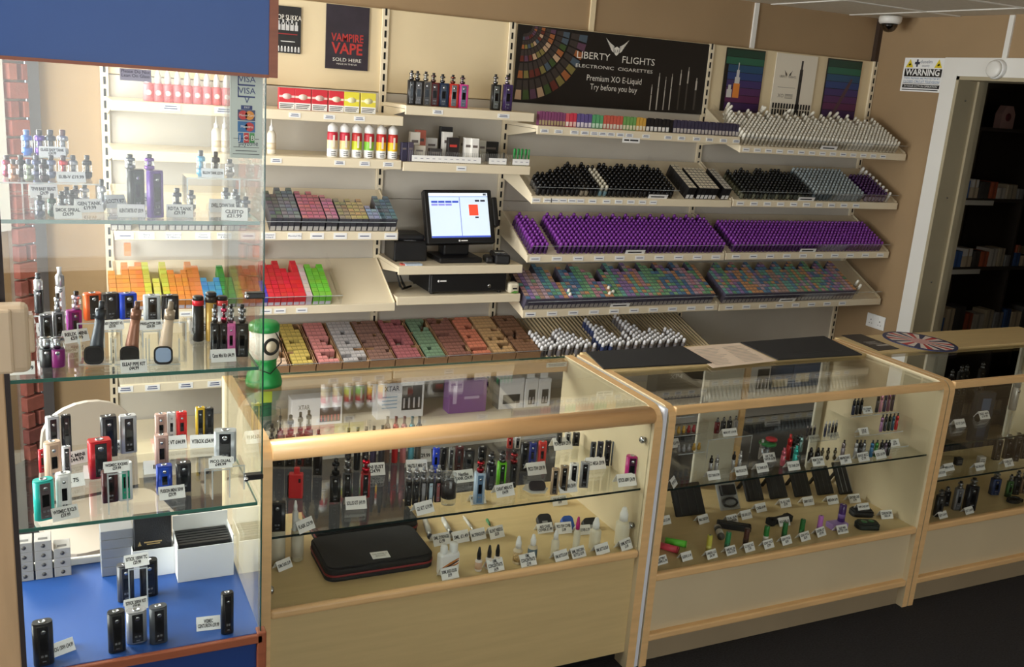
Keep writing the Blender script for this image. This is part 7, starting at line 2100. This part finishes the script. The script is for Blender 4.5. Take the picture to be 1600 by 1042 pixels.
for px, yb, c, lab in ((1345, 812, (34, 34, 34), 'black padded pouch, rear of two'), (1354, 832, (36, 44, 38), 'black pouch with green skull pattern, front of two')):
    p = at(px, yb - 8, Z, LO, HI)
    t = thing('padded_pouch', lab, 'pouch', p, -0.35)
    ob('pouch', MB().prism(rr(0.085, 0.05, 0.015, 4), 0, 0.018, 0, 0, True).prism(rr(0.075, 0.04, 0.012, 4), 0.018, 0.024, 0, 0, True), rgb(c, 0.7), t)
    if 'green' in lab:
        ob('green_pattern', MB().lathe([(0.012, 0.0242), (0.012, 0.0248)], 14, c=(-0.014, 0)).lathe([(0.011, 0.0242), (0.011, 0.0248)], 14, c=(0.016, 0.004)), rgb((50, 110, 60)), t)
    else:
        ob('zip', MB().box(-0.04, 0.04, -0.0256, -0.0246, 0.008, 0.011), DSTEEL, t)
p = at(1217, 816, Z, LO, HI)
t = thing('battery_holder', 'black bow tie shaped holder', 'holder', p, 0.1)
ob('holder', MB().prism([(-0.055, -0.014), (-0.04, -0.016), (-0.02, -0.008), (0.02, -0.008), (0.04, -0.016), (0.055, -0.014), (0.055, 0.014), (0.04, 0.016), (0.02, 0.008), (-0.02, 0.008), (-0.04, 0.016), (-0.055, 0.014)], 0, 0.022), BLACKM, t)
ob('clips', MB().box(-0.05, -0.044, -0.01, 0.01, 0.022, 0.026).box(0.044, 0.05, -0.01, 0.01, 0.022, 0.026), BLACKM, t)
p = at(1146, 826, Z, LO, HI)
t = thing('battery_holder', 'black long box shaped holder lying behind the batteries', 'holder', p, -0.62)
ob('holder', MB().rbox(-0.06, 0.06, -0.016, 0.016, 0, 0.022, 0.003, 1), BLACKM, t)
ob('channel', MB().box(-0.05, 0.05, -0.008, 0.008, 0.022, 0.0226), rgb((44, 44, 44)), t)
p = at(1123, 836, Z, LO, HI)
t = thing('round_device', 'white and grey cylindrical device lying beside the long holder', 'device', p, 1.1)
ob('tube', MB().tube([(-0.035, 0, 0.013), (0.035, 0, 0.013)], 0.013, 18), rgb((196, 192, 184)), t)
ob('end_ring', MB().tube([(-0.038, 0, 0.013), (-0.033, 0, 0.013)], 0.0132, 18), rgb((90, 88, 84)), t)
ob('dark_patch', MB().tube([(0.0, 0, 0.0135), (0.02, 0, 0.0135)], 0.0131, 18), rgb((60, 58, 56)), t)
for px, yb, c, lab, rz in ((1043, 860, (230, 80, 100), 'neon pink silicone battery sleeve', -0.9), (1055, 852, (110, 220, 70), 'neon green silicone battery sleeve', -0.7)):
    p = at(px, yb, Z, LO, HI)
    t = thing('battery_sleeve', lab, 'battery sleeve', p, rz)
    ob('sleeve', MB().tube([(-0.035, 0, 0.0115), (0.035, 0, 0.0115)], 0.0115, 16), rgb(c, 0.4), t)
    ob('lip', MB().tube([(0.033, 0, 0.0115), (0.037, 0, 0.0115)], 0.0122, 16), rgb(tuple(int(v * 0.85) for v in c), 0.4), t)
for px, yb, lab, txt, rz in ((1041, 820, 'by the first leather case of the middle counter', 'CASE £3.99', 0.1), (1101, 818, 'below the wide leather case', 'SMALL CASE £5.99', 0.15), (1146, 818, 'on the long black holder', 'DUAL £4.99\nCHARGER', 0.1), (1168, 811, 'right of the long black holder', 'USB LEAD £2.99', 0.1), (1191, 800, 'below the third leather case', 'CASE £4.99', 0.1), (1229, 793, 'below the fourth leather case', 'XL ALL CASE\n£9.99', 0.05), (1265, 790, 'below the fifth leather case', 'CARRY CASE £7', 0.05), (1303, 788, 'below the sixth leather case', 'MEDIUM £6.99', 0.0), (1337, 786, 'below the seventh leather case', 'LEATHER CASE\n£7.99', -0.05),
                             (1387, 811, 'alone by the right end panel on the floor', 'CLEARO BATTERY\nCASE £1.99', -0.15), (1036, 882, 'at the front below the pink sleeve', 'BATTERY\nSLEEVE £1.99', 0.15), (1075, 876, 'at the front below the green sleeve', 'SLEEVE £1.49', 0.15), (1114, 873, 'below the pale yellow battery', '18650 LG\n£6.99', 0.15), (1144, 867, 'below the sea green battery', 'SAMSUNG 25R\nDUAL £12.99', 0.15), (1173, 862, 'below the brown battery', 'LG CHOC HG2\n£7.99', 0.15), (1203, 857, 'below the white labelled green battery', 'SONY VTC4\n£7.99', 0.15),
                             (1231, 851, 'below the second green battery', 'SONY VTC5A\n£8.99', 0.15), (1260, 845, 'below the green battery nearest the pink one', 'SONY VTC6\n£8.99', 0.15), (1285, 838, 'below the pink battery', '20700 £7\n£9.99', 0.2), (1318, 834, 'below the lilac battery box', '26650 4400\nBATTERY £9.99', 0.0), (1227, 822, 'below the bow tie holder', 'HOLDER £2', 0.0), (1346, 804, 'on the black padded pouches', 'VAPE CASE £4.99', -0.05)):
    zz = Z
    if px == 1346:
        p = at(1345, 804, Z, LO, HI)
        tent((p.x, p.y - 0.012, Z + 0.0245), lab, txt, 0.055, 0.026, rz)
    else:
        card_px(px, yb, zz, lab, txt, 22, 12.5, rz, LO - 0.008, HI)

# ================================================================== THE COUNTER BY THE DOORWAY
LO, HI = CF + 0.03, CB - 0.09
Z = 0.64 + 0.0005
for px, yt, c, lab in ((1483, 578, (34, 34, 34), 'black bottle shaped kit, first behind the end panel'), (1496, 571, (40, 40, 40), 'black bottle shaped kit, second behind the end panel'), (1504, 570, (36, 36, 38), 'black bottle shaped kit, third behind the end panel'), (1528, 566, (34, 32, 34), 'taller dark kit standing alone under the top glass')):
    p = onY(px, 610, 2.72)
    mod((p.x, 2.72, Z), max(0.06, onY(px, yt, 2.72).z - Z - 0.03), 0.026, lab, body=c, tk=dict(h=0.03, r=0.008), rz=-0.3)
p = at(1501, 628, Z, LO, HI)
for px, yb, lab, txt in ((1502, 668, 'on the upper shelf of the doorway counter beside the end panel', 'AIO KIT £24.99'), (1540, 655, 'on the upper shelf of the doorway counter further right', 'EGO AIO\n£19.99')):
    card_px(px, yb, Z, lab, txt, 23, 12, 0.0, LO - 0.01, HI)
t = thing('boxed_kit', 'tall dark boxed kit on the upper shelf of the doorway counter', 'boxed kit', at(1533, 650, Z, LO, HI), -0.2)
ob('box', MB().rbox(-0.04, 0.04, -0.015, 0.015, 0, 0.105, 0.002, 1), rgb((44, 46, 52)), t)
ob('print', MB().box(-0.02, 0.02, -0.0156, -0.015, 0.03, 0.08), rgb((80, 96, 120)), t)
pen_px(1581, 640, 580, Z, 'pale frosted bottle pen at the right edge of the doorway counter', wp=12, lo=LO, hi=HI, c=(176, 170, 160), c2=(190, 190, 186), tip=(206, 200, 190))
Z = 0.50 + 0.0005
for k, (px, yb, yt) in enumerate(((1555, 718, 688), (1571, 716, 686), (1584, 720, 684), (1597, 716, 680))):
    mod_px(px, yb, yt, 13, Z, 'dark bottle shaped kit in the doorway counter, %s of four' % ('first', 'second', 'third', 'fourth')[k], yt - 7, LO, HI, body=(46, 40, 38), panel=(36, 32, 32), rz=-0.3)
for px, yb, lab, txt in ((1472, 745, 'lowest by the end panel of the doorway counter', 'EVOD KIT £19.99'), (1485, 736, 'second by the end panel of the doorway counter', 'PEN £14.99'), (1533, 735, 'beside the small white box in the doorway counter', 'EGO ONE £24.99'), (1578, 729, 'before the four dark bottle kits', 'COLIBRI £24.99\n£27.99')):
    card_px(px, yb, Z, lab, txt, 22, 11, 0.05, LO - 0.01, HI)
for px, yb, c, lab in ((1496, 726, (40, 40, 42), 'small black boxed device by the end panel'), (1532, 724, (206, 200, 190), 'small white striped box in the doorway counter')):
    t = thing('small_box', lab, 'box', at(px, yb, Z, LO, HI), -0.2)
    ob('box', MB().rbox(-0.014, 0.014, -0.01, 0.01, 0, 0.03, 0.001, 1), rgb(c), t)
    ob('print', MB().box(-0.009, 0.009, -0.0106, -0.01, 0.01, 0.014).box(-0.009, 0.009, -0.0106, -0.01, 0.018, 0.021), rgb((120, 116, 110)), t)
Z = 0.325 + 0.0005
for px, yb, yt, ytk, wp, c, pn_, lab in ((1464, 806, 775, 766, 14, (30, 30, 30), (60, 60, 60), 'black kit with pale label at the front left of the doorway counter'), (1476, 790, 768, 761, 12, (28, 28, 30), (26, 26, 28), 'black kit behind the pale labelled one'), (1493, 796, 764, 753, 14, (120, 120, 124), (90, 90, 94), 'grey metal kit in the doorway counter'),
                                         (1513, 796, 760, 748, 20, (28, 32, 42), (26, 26, 30), 'black kit with blue ring in the doorway counter'), (1552, 772, 748, 738, 16, (40, 56, 96), (34, 46, 80), 'dark blue kit in the doorway counter'), (1574, 776, 752, 742, 10, (70, 110, 60), (50, 90, 44), 'green kit in the doorway counter'), (1585, 772, 746, 736, 12, (30, 30, 30), (26, 26, 26), 'black kit right of the green one'), (1596, 770, 748, 738, 12, (120, 96, 70), (90, 70, 50), 'bronze kit at the right edge of the picture')):
    mod_px(px, yb, yt, wp, Z, lab, ytk, LO, HI, body=c, panel=pn_, rz=-0.3)
for px, yb, lab, txt in ((1475, 810, 'at the front of the doorway counter below the black kit', 'IJUST 2 £24.99'), (1516, 803, 'at the front of the doorway counter below the blue ringed kit', 'IJUST S £29.99')):
    card_px(px, yb, Z, lab, txt, 21, 10, 0.1, LO - 0.008, HI)
t = thing('charging_lead', 'coiled black charging lead at the right of the doorway counter', 'cable', at(1583, 786, Z, LO, HI))
ob('coil', MB().tube([(0.03 * math.cos(k * 0.6), 0.02 * math.sin(k * 0.6), 0.006 + 0.0006 * k) for k in range(24)], 0.004, 8), BLACK, t)
ob('plug', MB().rbox(0.02, 0.05, -0.008, 0.008, 0, 0.014, 0.002, 1), BLACK, t)

# ================================================================== ON TOP OF THE COUNTERS
ZT = CT + 0.0004
RUB = mat('black_foam_mat', (30, 30, 31), 0.85, var=0.1, vscale=80, bump=0.2, bscale=300)


def quad_mat(name, label, cat, pts, m, h_=0.004, r=0.0):
    ps = [onZ(x, y, ZT) for x, y in pts]
    c = sum(ps, Vector()) / 4
    t = thing(name, label, cat, (c.x, c.y, ZT))
    ob('mat' if cat == 'mat' else 'sheet', MB().prism([((p - c).x, (p - c).y) for p in ps], 0, h_), m, t)
    return t, c, ps


t, c, ps = quad_mat('counter_mat', 'black foam mat at the left of the middle counter top', 'mat', ((943, 577), (1112, 568), (1066, 542), (916, 551)), RUB)
ob('stitched_edge', MB().box(-0.12, 0.14, -0.1, -0.098, 0.004, 0.0046), rgb((44, 44, 46)), t)
t, c, ps = quad_mat('counter_mat', 'black foam mat at the right of the middle counter top', 'mat', ((1216, 563), (1347, 555), (1287, 526), (1157, 536)), RUB)
ob('stitched_edge', MB().box(-0.12, 0.14, -0.07, -0.068, 0.004, 0.0046), rgb((44, 44, 46)), t)
t, c, ps = quad_mat('paper_sheet', 'large printed paper sheet between the two black mats', 'paper', ((1114, 575), (1213, 564), (1155, 536), (1069, 543)), mat('cream_paper', (226, 206, 186), 0.7), 0.0012)
q = MB()
ux, uy = (ps[1] - ps[0]), (ps[3] - ps[0])
for r_ in range(12):
    for cl in range(2):
        for a, b_ in ((0.08 + cl * 0.45, 0.08 + cl * 0.45 + random.uniform(0.2, 0.38)),):
            v0 = 0.1 + r_ * 0.065
            P = [ps[0] + ux * a + uy * v0, ps[0] + ux * b_ + uy * v0, ps[0] + ux * b_ + uy * (v0 + 0.014), ps[0] + ux * a + uy * (v0 + 0.014)]
            q.add([((p - c).x, (p - c).y, 0.0015) for p in P], [(0, 1, 2, 3)])
ob('print', q, rgb((150, 140, 134)), t)
t, c, ps = quad_mat('flyer', 'black flyer with pale print on the doorway counter', 'flyer', ((1372, 548), (1405, 545), (1345, 522), (1314, 524)), rgb((34, 30, 30), 0.4), 0.001)
ob('print', MB().box(-0.03, 0.04, -0.03, -0.026, 0.001, 0.0014).box(-0.03, 0.03, -0.015, -0.012, 0.001, 0.0014).box(-0.03, 0.035, 0.0, 0.003, 0.001, 0.0014).box(-0.01, 0.05, -0.06, -0.045, 0.001, 0.0014), rgb((180, 176, 170)), t)
p = onZ(1437, 534, ZT)
t = thing('round_mat', 'round red, white and blue starburst mat on the doorway counter', 'mat', (p.x, p.y, ZT), 0.1)
RA = wpx(50, p)
RB = 0.155
q = MB()
N = 32
for k in range(N):
    a0, a1 = 2 * math.pi * k / N, 2 * math.pi * (k + 1) / N
    for r0, r1, mi in ((0.32, 0.9, (0, 1, 2, 1)[k % 4]), (0.9, 1.0, 2), (0.0, 0.32, 3)):
        pts = [(RA * r0 * math.cos(a0), RB * r0 * math.sin(a0)), (RA * r1 * math.cos(a0), RB * r1 * math.sin(a0)), (RA * r1 * math.cos(a1), RB * r1 * math.sin(a1)), (RA * r0 * math.cos(a1), RB * r0 * math.sin(a1))]
        if r0 == 0:
            pts = pts[1:]
        q.add([(x, y, 0.003) for x, y in pts], [list(range(len(pts)))], mi)
ob('starburst', q, [rgb((190, 50, 50)), rgb((224, 214, 206)), rgb((40, 48, 90)), rgb((210, 160, 160))], t, (0, 0, 0.0002))
ob('mat', MB().prism([(RA * math.cos(2 * math.pi * k / N), RB * math.sin(2 * math.pi * k / N)) for k in range(N)], 0, 0.003), rgb((40, 48, 90)), t)
# ticket on the rear rail of the nearest counter
p = onY(870, 569, CB - 0.031)
o = thing('rail_notice', 'white printed strip stuck on the rear rail of the nearest counter', 'notice', (p.x, CB - 0.031, 0.862))
ob('strip', MB().box(-0.04, 0.04, 0, 0.0008, 0, 0.016), CARD, o)
ob('print', MB().box(-0.034, 0.034, -0.0004, 0, 0.009, 0.011).box(-0.03, 0.03, -0.0004, 0, 0.004, 0.006), rgb((90, 90, 90)), o)

# ================================================================== STOCK ROOM SHELVES
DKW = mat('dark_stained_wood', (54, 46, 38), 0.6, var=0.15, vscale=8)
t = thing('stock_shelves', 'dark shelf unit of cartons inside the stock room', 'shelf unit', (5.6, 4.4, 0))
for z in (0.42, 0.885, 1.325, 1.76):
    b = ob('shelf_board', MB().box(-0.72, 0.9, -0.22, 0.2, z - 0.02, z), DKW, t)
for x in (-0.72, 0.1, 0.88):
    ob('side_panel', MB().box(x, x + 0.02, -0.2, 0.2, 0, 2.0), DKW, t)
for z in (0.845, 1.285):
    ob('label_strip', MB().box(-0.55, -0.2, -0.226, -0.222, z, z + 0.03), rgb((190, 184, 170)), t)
cs = [(196, 184, 160), (150, 150, 150), (60, 90, 140), (190, 170, 140), (70, 66, 62), (176, 90, 60), (206, 200, 190)]
n_ = 0
adj = ['tan', 'grey', 'blue', 'buff', 'charcoal', 'rust', 'ivory']
for z, hmax, shelfn in ((0.42, 0.2, 'lowest'), (0.885, 0.12, 'second'), (1.325, 0.12, 'third')):
    x = 4.93
    while x < 6.1:
        w_ = random.uniform(0.06, 0.11)
        h_ = random.uniform(0.5, 1.0) * hmax
        k = n_ % 7
        o = thing('stock_carton', '%s small carton on the %s stock room shelf' % (adj[k], shelfn), 'carton', (x + w_ / 2, 4.20, z + 0.0005), random.uniform(-0.1, 0.1), group='cartons in the stock room')
        ob('box', MB().rbox(-w_ / 2 + 0.004, w_ / 2 - 0.004, 0, 0.11, 0, h_, 0.002, 1), rgb(cs[k], 0.6), o)
        ob('tape', MB().box(-0.008, 0.008, -0.0008, 0, 0, h_), rgb(tuple(int(v * 0.8) for v in cs[k]), 0.4), o)
        if n_ % 2 and h_ < hmax * 0.75 and z > 0.5:
            o2 = thing('stock_carton', '%s small carton stacked on another on the %s stock room shelf' % (adj[(k + 3) % 7], shelfn), 'carton', (x + w_ / 2, 4.20, z + h_ + 0.001), random.uniform(-0.2, 0.2), group='cartons in the stock room')
            ob('box', MB().rbox(-w_ / 2 + 0.01, w_ / 2 - 0.006, 0, 0.09, 0, 0.05, 0.002, 1), rgb(cs[(k + 3) % 7], 0.6), o2)
            ob('tape', MB().box(-0.006, 0.006, -0.0008, 0, 0, 0.05), rgb((150, 130, 100), 0.4), o2)
        x += w_ + 0.004
        n_ += 1
p = onY(1578, 193, 4.24)
t = thing('rounded_carton', 'pinkish carton with a rounded top on the highest stock room shelf', 'carton', (p.x, 4.26, 1.7605))
ob('card', MB().prism([(-0.06, 0), (0.06, 0), (0.06, 0.09), (0.03, 0.14), (-0.03, 0.14), (-0.06, 0.09)], 0, 0.05, M=Matrix(((1, 0, 0, 0), (0, 0, 1, 0), (0, 1, 0, 0), (0, 0, 0, 1)))), rgb((190, 150, 140)), t)
ob('round_mark', MB().lathe([(0.025, 0), (0.025, 0.001)], 18, M=Matrix.Translation((0, -0.0002, 0.07)) @ Matrix.Rotation(math.pi / 2, 4, 'X')), rgb((130, 60, 60)), t)
